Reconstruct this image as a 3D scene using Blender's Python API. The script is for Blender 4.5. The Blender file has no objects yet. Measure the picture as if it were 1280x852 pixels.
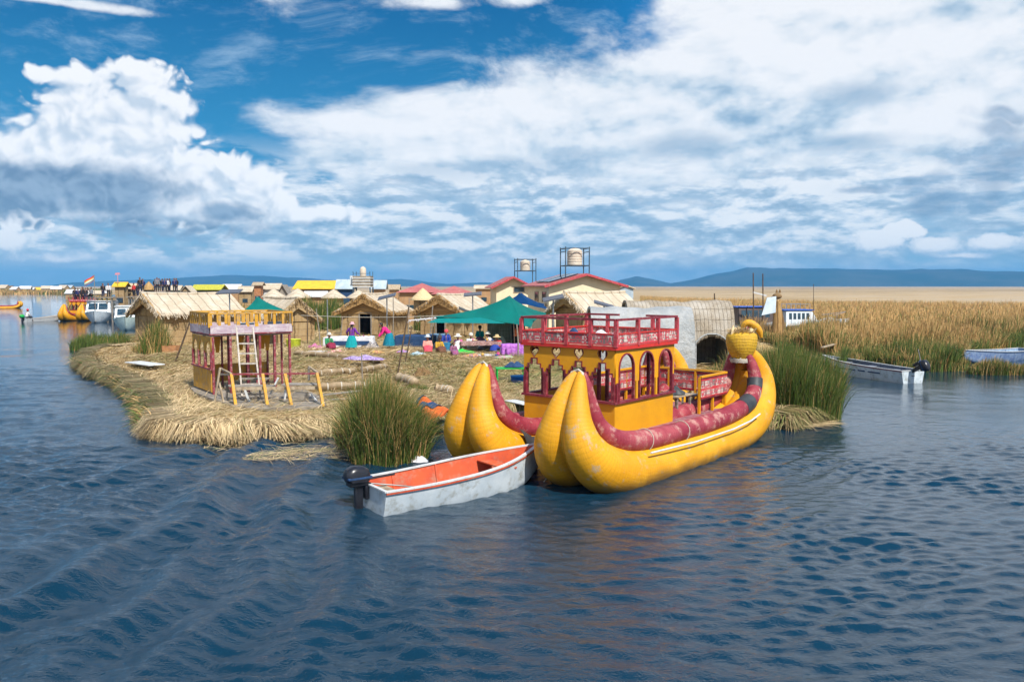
import bpy, math, random
import numpy as np
from mathutils import Vector, Matrix

random.seed(7)
RNG = np.random.default_rng(11)
SC = bpy.context.scene
COL = SC.collection
PI = math.pi
R = math.radians

# ------------------------------------------------------------------ camera
CAM_H = 4.2
TILT = R(3.95)
FPX = 1000.0
cd = bpy.data.cameras.new('camera')
cam = bpy.data.objects.new('camera', cd)
COL.objects.link(cam)
cam.location = (0, 0, CAM_H)
cam.rotation_euler = (PI/2 - TILT, 0, 0)
cd.sensor_width = 36
cd.lens = 36*FPX/1280
cd.clip_start = 0.1
cd.clip_end = 40000
SC.camera = cam


def ray(px, py):
    u = (px-640)/FPX
    v = (426-py)/FPX
    ct, st = math.cos(TILT), math.sin(TILT)
    return Vector((u, ct+v*st, -st+v*ct))


def P(px, py, z=0.0):
    """point at height z seen at a photograph position (survey of the site)"""
    d = ray(px, py)
    k = (z-CAM_H)/d.z
    return Vector((0, 0, CAM_H))+d*k


def PD(px, py, y):
    d = ray(px, py)
    return Vector((0, 0, CAM_H))+d*(y/d.y)


def HZ(py, y):
    return PD(640, py, y).z

# ------------------------------------------------------------------ object helpers


def tag(o, label=None, cat=None, group=None, kind=None):
    if label:
        o['label'] = label
    if cat:
        o['category'] = cat
    if group:
        o['group'] = group
    if kind:
        o['kind'] = kind
    return o


def empty(name, loc=(0, 0, 0), rz=0.0, label=None, cat=None, group=None):
    o = bpy.data.objects.new(name, None)
    COL.objects.link(o)
    o.location = loc
    o.rotation_euler = (0, 0, rz)
    o.empty_display_size = 0.2
    return tag(o, label, cat, group)


def kids(o):
    return [c for c in bpy.data.objects if c.parent == o]


def copy_tree(o, parent=None, _map=None):
    if _map is None:
        _map = {}
        for c in bpy.data.objects:
            if c.parent:
                _map.setdefault(c.parent.name, []).append(c)
    c = o.copy()
    COL.objects.link(c)
    c.parent = parent
    if parent is not None:
        c.matrix_parent_inverse = o.matrix_parent_inverse.copy()
    for ch in _map.get(o.name, []):
        copy_tree(ch, c, _map)
    return c


class MB:
    def __init__(s):
        s.v = []
        s.f = []
        s.uv = {}
        s.mi = []
        s.m = 0

    def _add(s, vs, fs, uvs=None):
        b = len(s.v)
        s.v.extend([tuple(x) for x in vs])
        for i, f in enumerate(fs):
            if uvs:
                s.uv[len(s.f)] = uvs[i]
            s.f.append([b+k for k in f])
            s.mi.append(s.m)

    def box(s, c, d, rz=0, rx=0, ry=0):
        M = Matrix.Translation(c) @ Matrix.Rotation(rz, 4, 'Z') @ Matrix.Rotation(ry, 4, 'Y') @ Matrix.Rotation(rx, 4, 'X')
        x, y, z = d[0]/2, d[1]/2, d[2]/2
        vs = [M @ Vector(p) for p in ((-x, -y, -z), (x, -y, -z), (x, y, -z), (-x, y, -z), (-x, -y, z), (x, -y, z), (x, y, z), (-x, y, z))]
        s._add(vs, [(0, 3, 2, 1), (4, 5, 6, 7), (0, 1, 5, 4), (1, 2, 6, 5), (2, 3, 7, 6), (3, 0, 4, 7)])
        return s

    def beam(s, a, b, w, h=None, up=(0, 0, 1)):
        a, b = Vector(a), Vector(b)
        h = h or w
        d = (b-a)
        if d.length < 1e-6:
            return s
        d.normalize()
        u = Vector(up)
        if abs(d.dot(u)) > .98:
            u = Vector((1, 0, 0))
        x = d.cross(u).normalized()*w/2
        y = x.cross(d).normalized()*h/2
        vs = [a-x-y, a+x-y, a+x+y, a-x+y, b-x-y, b+x-y, b+x+y, b-x+y]
        s._add(vs, [(0, 1, 2, 3), (4, 7, 6, 5), (0, 4, 5, 1), (1, 5, 6, 2), (2, 6, 7, 3), (3, 7, 4, 0)])
        return s

    def tube(s, path, r, n=10, caps=True, sq=1.0, jit=0.0):
        path = [Vector(p) for p in path]
        m = len(path)
        rr = r if isinstance(r, (list, tuple)) else [r]*m
        vs, fs, uvs = [], [], []
        prev = None
        L = 0
        ls = []
        for i, p in enumerate(path):
            t = (path[min(i+1, m-1)]-path[max(i-1, 0)])
            if t.length < 1e-9:
                t = Vector((0, 0, 1))
            t.normalize()
            if prev is None:
                a = Vector((0, 0, 1)) if abs(t.z) < .9 else Vector((0, 1, 0))
                x = t.cross(a).normalized()
            else:
                x = (prev-t*prev.dot(t)).normalized()
            prev = x
            y = t.cross(x)
            if i:
                L += (p-path[i-1]).length
            ls.append(L)
            for k in range(n):
                a = 2*PI*k/n
                j = 1+random.uniform(-jit, jit)
                vs.append(p+x*math.cos(a)*rr[i]*j+y*math.sin(a)*rr[i]*sq*j)
        for i in range(m-1):
            for k in range(n):
                k2 = (k+1) % n
                fs.append((i*n+k, i*n+k2, (i+1)*n+k2, (i+1)*n+k))
                uvs.append(((ls[i], k/n), (ls[i], (k+1)/n), (ls[i+1], (k+1)/n), (ls[i+1], k/n)))
        if caps:
            fs.append(tuple(reversed(range(n))))
            uvs.append([(0, 0)]*n)
            fs.append(tuple(range((m-1)*n, m*n)))
            uvs.append([(L, 0)]*n)
        s._add(vs, fs, uvs)
        return s

    def lathe(s, prof, c=(0, 0, 0), n=20, sx=1, sy=1, M=None):
        M = M or Matrix.Translation(c)
        vs, fs = [], []
        for (r, z) in prof:
            for k in range(n):
                a = 2*PI*k/n
                vs.append(M @ Vector((r*math.cos(a)*sx, r*math.sin(a)*sy, z)))
        for i in range(len(prof)-1):
            for k in range(n):
                k2 = (k+1) % n
                fs.append((i*n+k, i*n+k2, (i+1)*n+k2, (i+1)*n+k))
        fs.append(tuple(reversed(range(n))))
        fs.append(tuple(range((len(prof)-1)*n, len(prof)*n)))
        s._add(vs, fs)
        return s

    def ball(s, c, r, n=12, m=8, sc=(1, 1, 1)):
        prof = [(max(1e-3, r*math.sin(PI*i/m)), -r*math.cos(PI*i/m)) for i in range(m+1)]
        M = Matrix.Translation(c) @ Matrix.Diagonal((sc[0], sc[1], sc[2], 1))
        return s.lathe(prof, n=n, M=M)

    def prism(s, pts, vec):
        n = len(pts)
        pts = [Vector(p) for p in pts]
        vec = Vector(vec)
        vs = pts+[p+vec for p in pts]
        fs = [tuple(reversed(range(n))), tuple(range(n, 2*n))]
        fs += [(i, (i+1) % n, n+(i+1) % n, n+i) for i in range(n)]
        s._add(vs, fs)
        return s

    def sheet(s, fn, nu, nv, th=0.01):
        """two-sided surface fn(u,v) with thickness"""
        top = [[Vector(fn(i/nu, j/nv)) for j in range(nv+1)] for i in range(nu+1)]
        nrm = []
        for i in range(nu+1):
            row = []
            for j in range(nv+1):
                a = top[min(i+1, nu)][j]-top[max(i-1, 0)][j]
                b = top[i][min(j+1, nv)]-top[i][max(j-1, 0)]
                c = a.cross(b)
                row.append(c.normalized() if c.length > 1e-9 else Vector((0, 0, 1)))
            nrm.append(row)
        W = nv+1
        N = (nu+1)*W
        vs = [top[i][j] for i in range(nu+1) for j in range(W)]
        vs += [top[i][j]-nrm[i][j]*th for i in range(nu+1) for j in range(W)]
        fs, uvs = [], []
        for i in range(nu):
            for j in range(nv):
                a, b, c, d = i*W+j, (i+1)*W+j, (i+1)*W+j+1, i*W+j+1
                fs.append((a, b, c, d))
                uvs.append(((i/nu, j/nv), ((i+1)/nu, j/nv), ((i+1)/nu, (j+1)/nv), (i/nu, (j+1)/nv)))
                fs.append((a+N, d+N, c+N, b+N))
                uvs.append(((i/nu, j/nv), (i/nu, (j+1)/nv), ((i+1)/nu, (j+1)/nv), ((i+1)/nu, j/nv)))
        edge = [(i, 0) for i in range(nu+1)]+[(nu, j) for j in range(1, nv+1)]+[(i, nv) for i in range(nu-1, -1, -1)]+[(0, j) for j in range(nv-1, 0, -1)]
        for k in range(len(edge)):
            a = edge[k]
            b = edge[(k+1) % len(edge)]
            ia, ib = a[0]*W+a[1], b[0]*W+b[1]
            fs.append((ib, ia, ia+N, ib+N))
            uvs.append([(0, 0)]*4)
        s._add(vs, fs, uvs)
        return s

    def build(s, name, mat, parent=None, smooth=40, label=None, loc=None, bevel=0):
        me = bpy.data.meshes.new(name)
        me.from_pydata(s.v, [], s.f)
        mats = mat if isinstance(mat, (list, tuple)) else [mat]
        for m in mats:
            me.materials.append(m)
        if len(mats) > 1:
            me.polygons.foreach_set('material_index', s.mi)
        if s.uv:
            ul = me.uv_layers.new(name='UVMap')
            for p in me.polygons:
                q = s.uv.get(p.index)
                if q:
                    for li, t in zip(p.loop_indices, q):
                        ul.data[li].uv = t
        me.validate()
        me.update()
        if smooth:
            me.shade_smooth()
            me.set_sharp_from_angle(angle=R(smooth))
        o = bpy.data.objects.new(name, me)
        COL.objects.link(o)
        if parent is not None:
            o.parent = parent
        if loc is not None:
            o.location = loc
        if label:
            o['label'] = label
        if bevel:
            b = o.modifiers.new('bevel', 'BEVEL')
            b.width = bevel
            b.segments = 2
            b.limit_method = 'ANGLE'
        return o


def tri_mesh(name, V, F, mat, attr=None):
    """V (n,3), F (m,3) numpy; attr: dict name -> (n,) floats per point"""
    me = bpy.data.meshes.new(name)
    V = np.ascontiguousarray(V, dtype=np.float32)
    F = np.ascontiguousarray(F, dtype=np.int32)
    k = F.shape[1]
    me.vertices.add(len(V))
    me.vertices.foreach_set('co', V.ravel())
    me.loops.add(F.size)
    me.loops.foreach_set('vertex_index', F.ravel())
    me.polygons.add(len(F))
    me.polygons.foreach_set('loop_start', np.arange(0, F.size, k, dtype=np.int32))
    me.update(calc_edges=True)
    if attr:
        for n_, a in attr.items():
            at = me.attributes.new(n_, 'FLOAT', 'POINT')
            at.data.foreach_set('value', np.asarray(a, dtype=np.float32))
    me.materials.append(mat)
    o = bpy.data.objects.new(name, me)
    COL.objects.link(o)
    return o


def shape2d(outer, holes, th, name, mat, parent=None, M=None, bevel=0.0):
    """flat panel with real holes: filled 2D outline turned to mesh"""
    cu = bpy.data.curves.new(name, 'CURVE')
    cu.dimensions = '2D'
    cu.fill_mode = 'BOTH'
    cu.extrude = th/2
    for poly in [outer]+holes:
        sp = cu.splines.new('POLY')
        sp.points.add(len(poly)-1)
        for p, q in zip(sp.points, poly):
            p.co = (q[0], q[1], 0, 1)
        sp.use_cyclic_u = True
    tmp = bpy.data.objects.new('tmp', cu)
    COL.objects.link(tmp)
    dg = bpy.context.evaluated_depsgraph_get()
    me = bpy.data.meshes.new_from_object(tmp.evaluated_get(dg))
    bpy.data.objects.remove(tmp)
    if M is not None:
        me.transform(M)
    me.materials.clear()
    me.materials.append(mat)
    me.name = name
    o = bpy.data.objects.new(name, me)
    COL.objects.link(o)
    if parent is not None:
        o.parent = parent
    return o

# ------------------------------------------------------------------ node expression helper


class N:
    def __init__(s, nt, sock):
        s.nt = nt
        s.o = sock

    def _m(s, op, *args, clamp=False):
        n = s.nt.nodes.new('ShaderNodeMath')
        n.operation = op
        n.use_clamp = clamp
        for i, a in enumerate((s,)+args):
            if isinstance(a, N):
                s.nt.links.new(a.o, n.inputs[i])
            else:
                n.inputs[i].default_value = a
        return N(s.nt, n.outputs[0])

    def __add__(s, b): return s._m('ADD', b)
    __radd__ = __add__
    def __sub__(s, b): return s._m('SUBTRACT', b)
    def __rsub__(s, b): return const(s.nt, b)._m('SUBTRACT', s)
    def __mul__(s, b): return s._m('MULTIPLY', b)
    __rmul__ = __mul__
    def __truediv__(s, b): return s._m('DIVIDE', b)
    def __rtruediv__(s, b): return const(s.nt, b)._m('DIVIDE', s)
    def mx(s, b): return s._m('MAXIMUM', b)
    def mn(s, b): return s._m('MINIMUM', b)
    def pw(s, b): return s._m('POWER', b)
    def sin(s): return s._m('SINE')
    def fract(s): return s._m('FRACT')
    def floor(s): return s._m('FLOOR')
    def abs(s): return s._m('ABSOLUTE')
    def sq(s): return s._m('SQRT')
    def gt(s, b): return s._m('GREATER_THAN', b)
    def lt(s, b): return s._m('LESS_THAN', b)
    def atan2(s, b): return s._m('ARCTAN2', b)
    def asin(s): return s._m('ARCSINE')
    def cl(s): return s._m('ADD', 0.0, clamp=True)

    def step(s, a, b, lo=0.0, hi=1.0):
        n = s.nt.nodes.new('ShaderNodeMapRange')
        n.interpolation_type = 'SMOOTHSTEP'
        s.nt.links.new(s.o, n.inputs[0])
        for i, v in enumerate((a, b, lo, hi)):
            if isinstance(v, N):
                s.nt.links.new(v.o, n.inputs[i+1])
            else:
                n.inputs[i+1].default_value = v
        return N(s.nt, n.outputs[0])


def const(nt, v):
    n = nt.nodes.new('ShaderNodeValue')
    n.outputs[0].default_value = v
    return N(nt, n.outputs[0])


def comb(nt, x, y, z=0.0):
    n = nt.nodes.new('ShaderNodeCombineXYZ')
    for i, a in enumerate((x, y, z)):
        if isinstance(a, N):
            nt.links.new(a.o, n.inputs[i])
        else:
            n.inputs[i].default_value = a
    return N(nt, n.outputs[0])


def noise(nt, vec, scale=1.0, detail=4, rough=.5, dist=0.0, lac=2.0, color=False):
    n = nt.nodes.new('ShaderNodeTexNoise')
    n.inputs['Scale'].default_value = scale
    n.inputs['Detail'].default_value = detail
    n.inputs['Roughness'].default_value = rough
    n.inputs['Lacunarity'].default_value = lac
    n.inputs['Distortion'].default_value = dist
    if vec is not None:
        nt.links.new(vec.o, n.inputs['Vector'])
    return N(nt, n.outputs['Color' if color else 0])


def noise2(nt, x, y, seed, scale, detail, rough=.5, dist=0.0):
    n = nt.nodes.new('ShaderNodeTexNoise')
    n.noise_dimensions = '2D'
    n.inputs['Scale'].default_value = scale
    n.inputs['Detail'].default_value = detail
    n.inputs['Roughness'].default_value = rough
    n.inputs['Distortion'].default_value = dist
    off = seed*37.7/scale
    nt.links.new(comb(nt, x+off, y+off*.61).o, n.inputs['Vector'])
    return N(nt, n.outputs[0])


def sep(nt, vec):
    n = nt.nodes.new('ShaderNodeSeparateXYZ')
    nt.links.new(vec.o, n.inputs[0])
    return [N(nt, n.outputs[i]) for i in range(3)]


def mixc(nt, f, a, b):
    n = nt.nodes.new('ShaderNodeMix')
    n.data_type = 'RGBA'
    if isinstance(f, N):
        nt.links.new(f.o, n.inputs[0])
    else:
        n.inputs[0].default_value = f
    for i, v in ((6, a), (7, b)):
        if isinstance(v, N):
            nt.links.new(v.o, n.inputs[i])
        else:
            n.inputs[i].default_value = (v[0], v[1], v[2], 1)
    return N(nt, n.outputs[2])


def ramp(nt, f, stops):
    n = nt.nodes.new('ShaderNodeValToRGB')
    nt.links.new(f.o, n.inputs[0])
    e = n.color_ramp.elements
    while len(e) < len(stops):
        e.new(.5)
    for k, (p, c) in zip(e, stops):
        k.position = p
        k.color = (c[0], c[1], c[2], 1)
    return N(nt, n.outputs[0])


def vmap(nt, vec, scale=(1, 1, 1), loc=(0, 0, 0), rot=(0, 0, 0)):
    n = nt.nodes.new('ShaderNodeMapping')
    nt.links.new(vec.o, n.inputs[0])
    n.inputs['Scale'].default_value = scale
    n.inputs['Location'].default_value = loc
    n.inputs['Rotation'].default_value = rot
    return N(nt, n.outputs[0])

# ------------------------------------------------------------------ materials


def new_mat(name):
    m = bpy.data.materials.new(name)
    m.use_nodes = True
    nt = m.node_tree
    b = nt.nodes['Principled BSDF']
    return m, nt, b


def tc(nt, which='Object'):
    n = nt.nodes.new('ShaderNodeTexCoord')
    return N(nt, n.outputs[which])


def bump(nt, b, h, strength=.5, dist=.02):
    n = nt.nodes.new('ShaderNodeBump')
    n.inputs['Strength'].default_value = strength
    n.inputs['Distance'].default_value = dist
    nt.links.new(h.o, n.inputs['Height'])
    nt.links.new(n.outputs[0], b.inputs['Normal'])
    return n


def lnk(nt, a, b):
    nt.links.new(a.o, b)


def mat(name, col, col2=None, rough=.75, scale=4, detail=5, bmp=.25, bscale=None, bdist=.01, stretch=(1, 1, 1), metal=0, dirt=None, dirt_amt=.35, spec=.4, lo=.35, hi=.65):
    m, nt, b = new_mat(name)
    co = vmap(nt, tc(nt), stretch)
    f = noise(nt, co, scale, detail, .6).step(lo, hi)
    if col2 is None:
        col2 = tuple(c*.72 for c in col)
    c = mixc(nt, f, col, col2)
    if dirt is not None:
        d = noise(nt, tc(nt), scale*1.7+.3, 8, .68).step(.62-dirt_amt*.3, .72)
        c = mixc(nt, d*.9, c, dirt)
    lnk(nt, c, b.inputs['Base Color'])
    b.inputs['Roughness'].default_value = rough
    b.inputs['Metallic'].default_value = metal
    b.inputs['Specular IOR Level'].default_value = spec
    if bmp:
        h = noise(nt, co, bscale or scale*6, 6, .65)
        bump(nt, b, h, bmp, bdist)
    return m


MT = {}
MT['wood_grey'] = mat('weathered_wood', (.30, .27, .23), (.17, .145, .12), scale=3, stretch=(1, 1, 6), bmp=.5)
MT['wood_pale'] = mat('pale_wood', (.45, .37, .26), (.27, .2, .13), scale=3, stretch=(3, 3, 1), bmp=.4)
MT['wood_dark'] = mat('dark_pole_wood', (.13, .085, .05), (.06, .04, .025), scale=5, bmp=.4)
MT['white_paint'] = mat('white_paint', (.64, .65, .65), (.54, .56, .57), rough=.45, dirt=(.33, .3, .24), dirt_amt=.25, bmp=.1)
MT['hull_white'] = mat('hull_white_blue', (.62, .68, .72), (.5, .57, .62), rough=.45, scale=2.2, dirt=(.28, .28, .24), dirt_amt=.45, bmp=.15)
MT['orange_paint'] = mat('orange_red_paint', (.62, .10, .035), (.48, .07, .03), rough=.5, scale=2, dirt=(.42, .22, .15), dirt_amt=.5, bmp=.15)
MT['yellow_paint'] = mat('yellow_paint', (.70, .33, .008), (.62, .28, .008), rough=.5, scale=1.3, dirt=(.5, .26, .05), dirt_amt=.25, bmp=.12)
MT['maroon'] = mat('maroon_paint', (.22, .022, .035), (.15, .015, .025), rough=.5, scale=5, dirt=(.36, .12, .12), dirt_amt=.45, bmp=.2)
MT['pink_paint'] = mat('pink_red_paint', (.50, .06, .08), (.36, .04, .05), rough=.5, scale=6, dirt=(.5, .28, .25), dirt_amt=.4, bmp=.2)
MT['red_trim'] = mat('red_trim_paint', (.60, .035, .025), (.48, .03, .025), rough=.5, bmp=.1)
MT['dark_rubber'] = mat('black_rubber', (.025, .03, .035), (.05, .055, .06), rough=.55, scale=3, bmp=.2)
MT['black'] = mat('black_plastic', (.012, .013, .018), (.02, .022, .03), rough=.3, bmp=.05)
MT['grey_metal'] = mat('grey_metal', (.35, .37, .4), (.25, .27, .3), rough=.4, metal=.6, bmp=.1)
MT['blue_dark'] = mat('dark_blue_cloth', (.012, .04, .11), (.02, .06, .15), rough=.85, scale=6, bmp=.4)
MT['blue_tarp'] = mat('blue_tarp', (.0, .08, .26), (.0, .06, .2), rough=.55, scale=3, bmp=.3)
MT['blue_bright'] = mat('bright_blue_vinyl', (.01, .09, .45), (.01, .07, .36), rough=.5, bmp=.1)
MT['green_tarp'] = mat('teal_green_tarp', (.0, .25, .22), (.0, .20, .18), rough=.6, scale=1.2, bmp=.35, bscale=4, bdist=.03)
MT['green_plastic'] = mat('green_plastic', (.01, .42, .06), (.01, .34, .05), rough=.45, bmp=.05)
MT['rope'] = mat('pale_rope', (.5, .46, .38), (.45, .42, .36), rough=.9, scale=20, bmp=.4)
MT['cream_wall'] = mat('cream_plaster', (.76, .66, .46), (.70, .6, .41), rough=.85, scale=1.5, dirt=(.45, .36, .24), dirt_amt=.1, bmp=.15)
MT['tan_wall'] = mat('tan_plaster', (.42, .26, .13), (.34, .2, .1), rough=.9, scale=2, bmp=.2)
MT['red_roof'] = mat('red_metal_roof', (.44, .13, .12), (.35, .10, .10), rough=.6, scale=1.5, dirt=(.5, .25, .2), dirt_amt=.35, bmp=.1)


def corrugate(m, k=26, axis='x'):
    nt = m.node_tree
    b = nt.nodes['Principled BSDF']
    x, y, z = sep(nt, tc(nt))
    h = ({'x': x, 'y': y}[axis]*k).sin()
    bp = [n for n in nt.nodes if n.type == 'BUMP'][0]
    hh = N(nt, bp.inputs['Height'].links[0].from_socket)*.3+h*.5
    nt.links.new(hh.o, bp.inputs['Height'])
    bp.inputs['Distance'].default_value = .03
    bp.inputs['Strength'].default_value = .8


corrugate(MT['red_roof'], 34, 'y')
MT['yellow_roof'] = mat('yellow_metal_roof', (.72, .46, .03), (.6, .38, .03), rough=.6, scale=1.5, bmp=.1)
MT['zinc_roof'] = mat('zinc_roof', (.42, .5, .57), (.3, .38, .46), rough=.45, scale=1, bmp=.1)
MT['window_glass'] = mat('dark_window_glass', (.02, .04, .06), (.03, .07, .1), rough=.08, bmp=0, spec=.8)
MT['solar'] = mat('solar_cells', (.012, .018, .04), (.02, .03, .06), rough=.15, bmp=0, spec=.7)
MT['tank'] = mat('tank_plastic', (.62, .53, .42), (.52, .44, .35), rough=.6, dirt=(.33, .27, .2), dirt_amt=.3, bmp=.1)
MT['iron'] = mat('blue_grey_iron', (.05, .085, .12), (.03, .05, .07), rough=.5, bmp=.1)
MT['purple_cloth'] = mat('purple_cloth', (.33, .08, .45), (.5, .2, .6), rough=.85, scale=9, bmp=.5, bscale=10, bdist=.04)
MT['white_cloth'] = mat('white_cloth', (.72, .72, .74), (.55, .56, .62), rough=.9, scale=6, bmp=.5, bscale=6, bdist=.04)
MT['green_cloth'] = mat('bright_green_cloth', (.03, .55, .06), (.02, .4, .05), rough=.85, scale=6, bmp=.4, bdist=.04)
MT['orange_cloth'] = mat('orange_cloth', (.75, .16, .03), (.6, .1, .02), rough=.8, scale=6, bmp=.5, bdist=.03)
MT['plastic_sheet'] = mat('white_plastic_sheet', (.38, .39, .39), (.28, .30, .31), rough=.5, scale=1.6, dirt=(.30, .29, .26), dirt_amt=.5, bmp=.9, bscale=5, bdist=.09)
MT['skin'] = mat('brown_skin', (.27, .13, .075), (.22, .1, .06), rough=.6, bmp=0)
MT['hair'] = mat('black_hair', (.01, .008, .008), (.02, .016, .014), rough=.45, bmp=.3, bscale=60)


def translucent(m, col, f=.45):
    nt = m.node_tree
    b = nt.nodes['Principled BSDF']
    out_ = [n for n in nt.nodes if n.type == 'OUTPUT_MATERIAL'][0]
    t = nt.nodes.new('ShaderNodeBsdfTranslucent')
    t.inputs[0].default_value = (*col, 1)
    x = nt.nodes.new('ShaderNodeMixShader')
    x.inputs[0].default_value = f
    nt.links.new(b.outputs[0], x.inputs[1])
    nt.links.new(t.outputs[0], x.inputs[2])
    nt.links.new(x.outputs[0], out_.inputs[0])


translucent(MT['green_tarp'], (.05, .42, .36))
translucent(MT['blue_tarp'], (.02, .2, .5))


def cloth_mat(name, c1, c2=None, **k):
    return mat(name, c1, c2, rough=.88, scale=14, bmp=.4, bscale=20, bdist=.02, **k)


def m_thatch(name, c1, c2, c3, grain=(30, 30, 1.5), bmp=.8, seams=None, seam_dir='x', panels=False):
    """reed thatch or mat: fibres run along local Z by default"""
    m, nt, b = new_mat(name)
    o = tc(nt)
    f = noise(nt, vmap(nt, o, grain), 1, 4, .7)
    g = noise(nt, o, 1.1, 4, .6)
    c = mixc(nt, f.step(.3, .7), c1, c2)
    c = mixc(nt, g.step(.42, .75)*.75, c, c3)
    h = f
    if seams:
        x, y, z = sep(nt, o)
        q = {'x': x, 'y': y, 'z': z}[seam_dir]
        s_ = ((q*seams+noise(nt, o, 2, 2)*.25).fract()-.5).abs().step(.42, .5)
        c = mixc(nt, s_*.75, c, tuple(v*.4 for v in c2))
        h = f - s_*.6
    if panels:
        x, y, z = sep(nt, o)
        s2 = ((z*2.1+noise(nt, o, 3, 2)*.3).fract()-.5).abs().step(.45, .5)
        c = mixc(nt, s2*.55, c, tuple(v*.45 for v in c2))
        h = h - s2*.5
    lnk(nt, c, b.inputs['Base Color'])
    b.inputs['Roughness'].default_value = .9
    b.inputs['Specular IOR Level'].default_value = .15
    bump(nt, b, h, bmp, .04)
    return m


MT['thatch'] = m_thatch('tan_reed_thatch', (.46, .29, .12), (.27, .155, .055), (.52, .35, .16), seams=1.1)
MT['thatch_gable'] = m_thatch('golden_reed_gable', (.46, .29, .12), (.27, .155, .06), (.36, .23, .10), grain=(3, 3, 26), seams=3.2, seam_dir='z')
MT['thatch_roof'] = m_thatch('bleached_reed_roof', (.55, .47, .36), (.42, .34, .24), (.62, .55, .45), grain=(24, 2, 2), seams=1.4, seam_dir='y')
MT['thatch_dark'] = m_thatch('old_brown_thatch', (.24, .15, .07), (.12, .07, .03), (.3, .2, .1))
MT['mat_wall'] = m_thatch('reed_mat_wall', (.44, .31, .16), (.26, .17, .08), (.46, .35, .21), grain=(26, 26, 1.2), seams=.8, panels=True)
MT['weave_grey'] = m_thatch('grey_woven_reed_mat', (.40, .34, .26), (.22, .18, .13), (.52, .48, .42), grain=(34, 34, 2), seams=5.5, seam_dir='x', panels=True)


def m_roll(name, base, alt, scuff, ribs=34, paint_loss=.5):
    """bundled reed roll under paint, bound round with cord; UV.x runs along the roll in metres"""
    m, nt, b = new_mat(name)
    uv = tc(nt, 'UV')
    o = tc(nt)
    u, v, _ = sep(nt, uv)
    wob = noise(nt, o, 2.2, 3)*.10
    rib = ((u+wob)*ribs).sin()
    fib = noise(nt, vmap(nt, uv, (3.0, 70, 1)), 1, 4, .65)
    big = noise(nt, o, 1.6, 4, .6)
    c = mixc(nt, big.step(.35, .7), base, alt)
    c = mixc(nt, (rib.step(-1, -.5, 1, 0))*.17, c, tuple(x*.55 for x in base))
    patches = noise(nt, o, 3.4, 8, .72)
    loss = (patches+fib*.14).step(.70-.16*paint_loss, .78-.1*paint_loss)
    c = mixc(nt, loss*.85, c, scuff)
    specks = noise(nt, vmap(nt, o, (1, 1, .45)), 19, 7, .85).step(.60, .70)
    c = mixc(nt, specks*.6, c, tuple(x*.45 for x in scuff))
    gx, gy, gz_ = sep(nt, o)
    c = mixc(nt, (gz_+(big-.5)*.25).step(-.02, .30, .8, 0), c, (.10, .065, .025))      # slime line where the roll meets the water
    lnk(nt, c, b.inputs['Base Color'])
    b.inputs['Roughness'].default_value = .55
    b.inputs['Specular IOR Level'].default_value = .35
    h = rib*.08+fib*1.1+patches*.5
    bump(nt, b, h, .55, .012)
    return m


MT['roll_yellow'] = m_roll('yellow_painted_reed_roll', (.64, .285, .006), (.72, .35, .015), (.46, .33, .19), 78, .5)
MT['roll_maroon'] = m_roll('maroon_painted_reed_roll', (.23, .018, .035), (.38, .07, .085), (.47, .25, .21), 70, .75)
MT['log'] = m_roll('dry_reed_bundle', (.46, .33, .19), (.55, .42, .27), (.30, .19, .1), 24, .4)


def m_woven(name, kx=26, kz=26, bands=((.0, .16), (.42, .56))):
    """striped Andean weaving: rows of small stepped marks between solid bands; UV in metres"""
    m, nt, b = new_mat(name)
    o = tc(nt, 'UV')
    u, v, _ = sep(nt, o)
    cx = (u*kx).floor()
    cz = (v*kz).floor()
    cxm = ((u*kx/5.0).fract()-.5).abs()*5
    wn = nt.nodes.new('ShaderNodeTexWhiteNoise')
    wn.noise_dimensions = '3D'
    big = (u*kx/5.0).floor()
    lnk(nt, comb(nt, cxm.floor(), cz, big*.37), wn.inputs['Vector'])
    g = N(nt, wn.outputs['Value']).gt(.52)
    cream, pink, mar, dark = (.60, .52, .46), (.52, .07, .09), (.22, .02, .04), (.06, .035, .04)
    c = mixc(nt, g, pink, cream)
    w2 = noise(nt, vmap(nt, o, (3.1, 1, 1)), 2.0, 2).step(.45, .55)
    c = mixc(nt, w2*g*.8, c, dark)
    vv = (v*2.2).fract()
    for a, e in bands:
        s_ = vv.gt(a)*vv.lt(e)
        c = mixc(nt, s_, c, (.58, .03, .04))
    s2 = (vv*6).fract().gt(.86)
    c = mixc(nt, s2*.8, c, mar)
    fade = noise(nt, tc(nt), 3, 5).step(.4, .8)
    c = mixc(nt, fade*.4, c, (.42, .34, .30))
    lnk(nt, c, b.inputs['Base Color'])
    b.inputs['Roughness'].default_value = .9
    bump(nt, b, noise(nt, vmap(nt, o, (200, 60, 1)), 1, 2), .4, .01)
    return m


MT['woven'] = m_woven('woven_band', 34, 26, ((.0, .08), (.93, 1.0)))
MT['woven_panel'] = m_woven('woven_panel', 30, 30, ((.40, .56), (.0, .06)))
MT['woven_brown'] = mat('brown_patterned_blanket', (.22, .10, .09), (.42, .28, .26), rough=.9, scale=26, bmp=.4, lo=.45, hi=.55)


def m_reed(name, green, green2, dry, dry2, base_dry=.0):
    m, nt, b = new_mat(name)
    a = nt.nodes.new('ShaderNodeAttribute')
    a.attribute_name = 'tint'
    t = N(nt, a.outputs['Fac'])
    a2 = nt.nodes.new('ShaderNodeAttribute')
    a2.attribute_name = 'dry'
    d = N(nt, a2.outputs['Fac'])
    c = mixc(nt, t, green, green2)
    c2 = mixc(nt, t, dry, dry2)
    c = mixc(nt, d, c, c2)
    lnk(nt, c, b.inputs['Base Color'])
    b.inputs['Roughness'].default_value = .6
    b.inputs['Specular IOR Level'].default_value = .3
    return m


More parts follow.
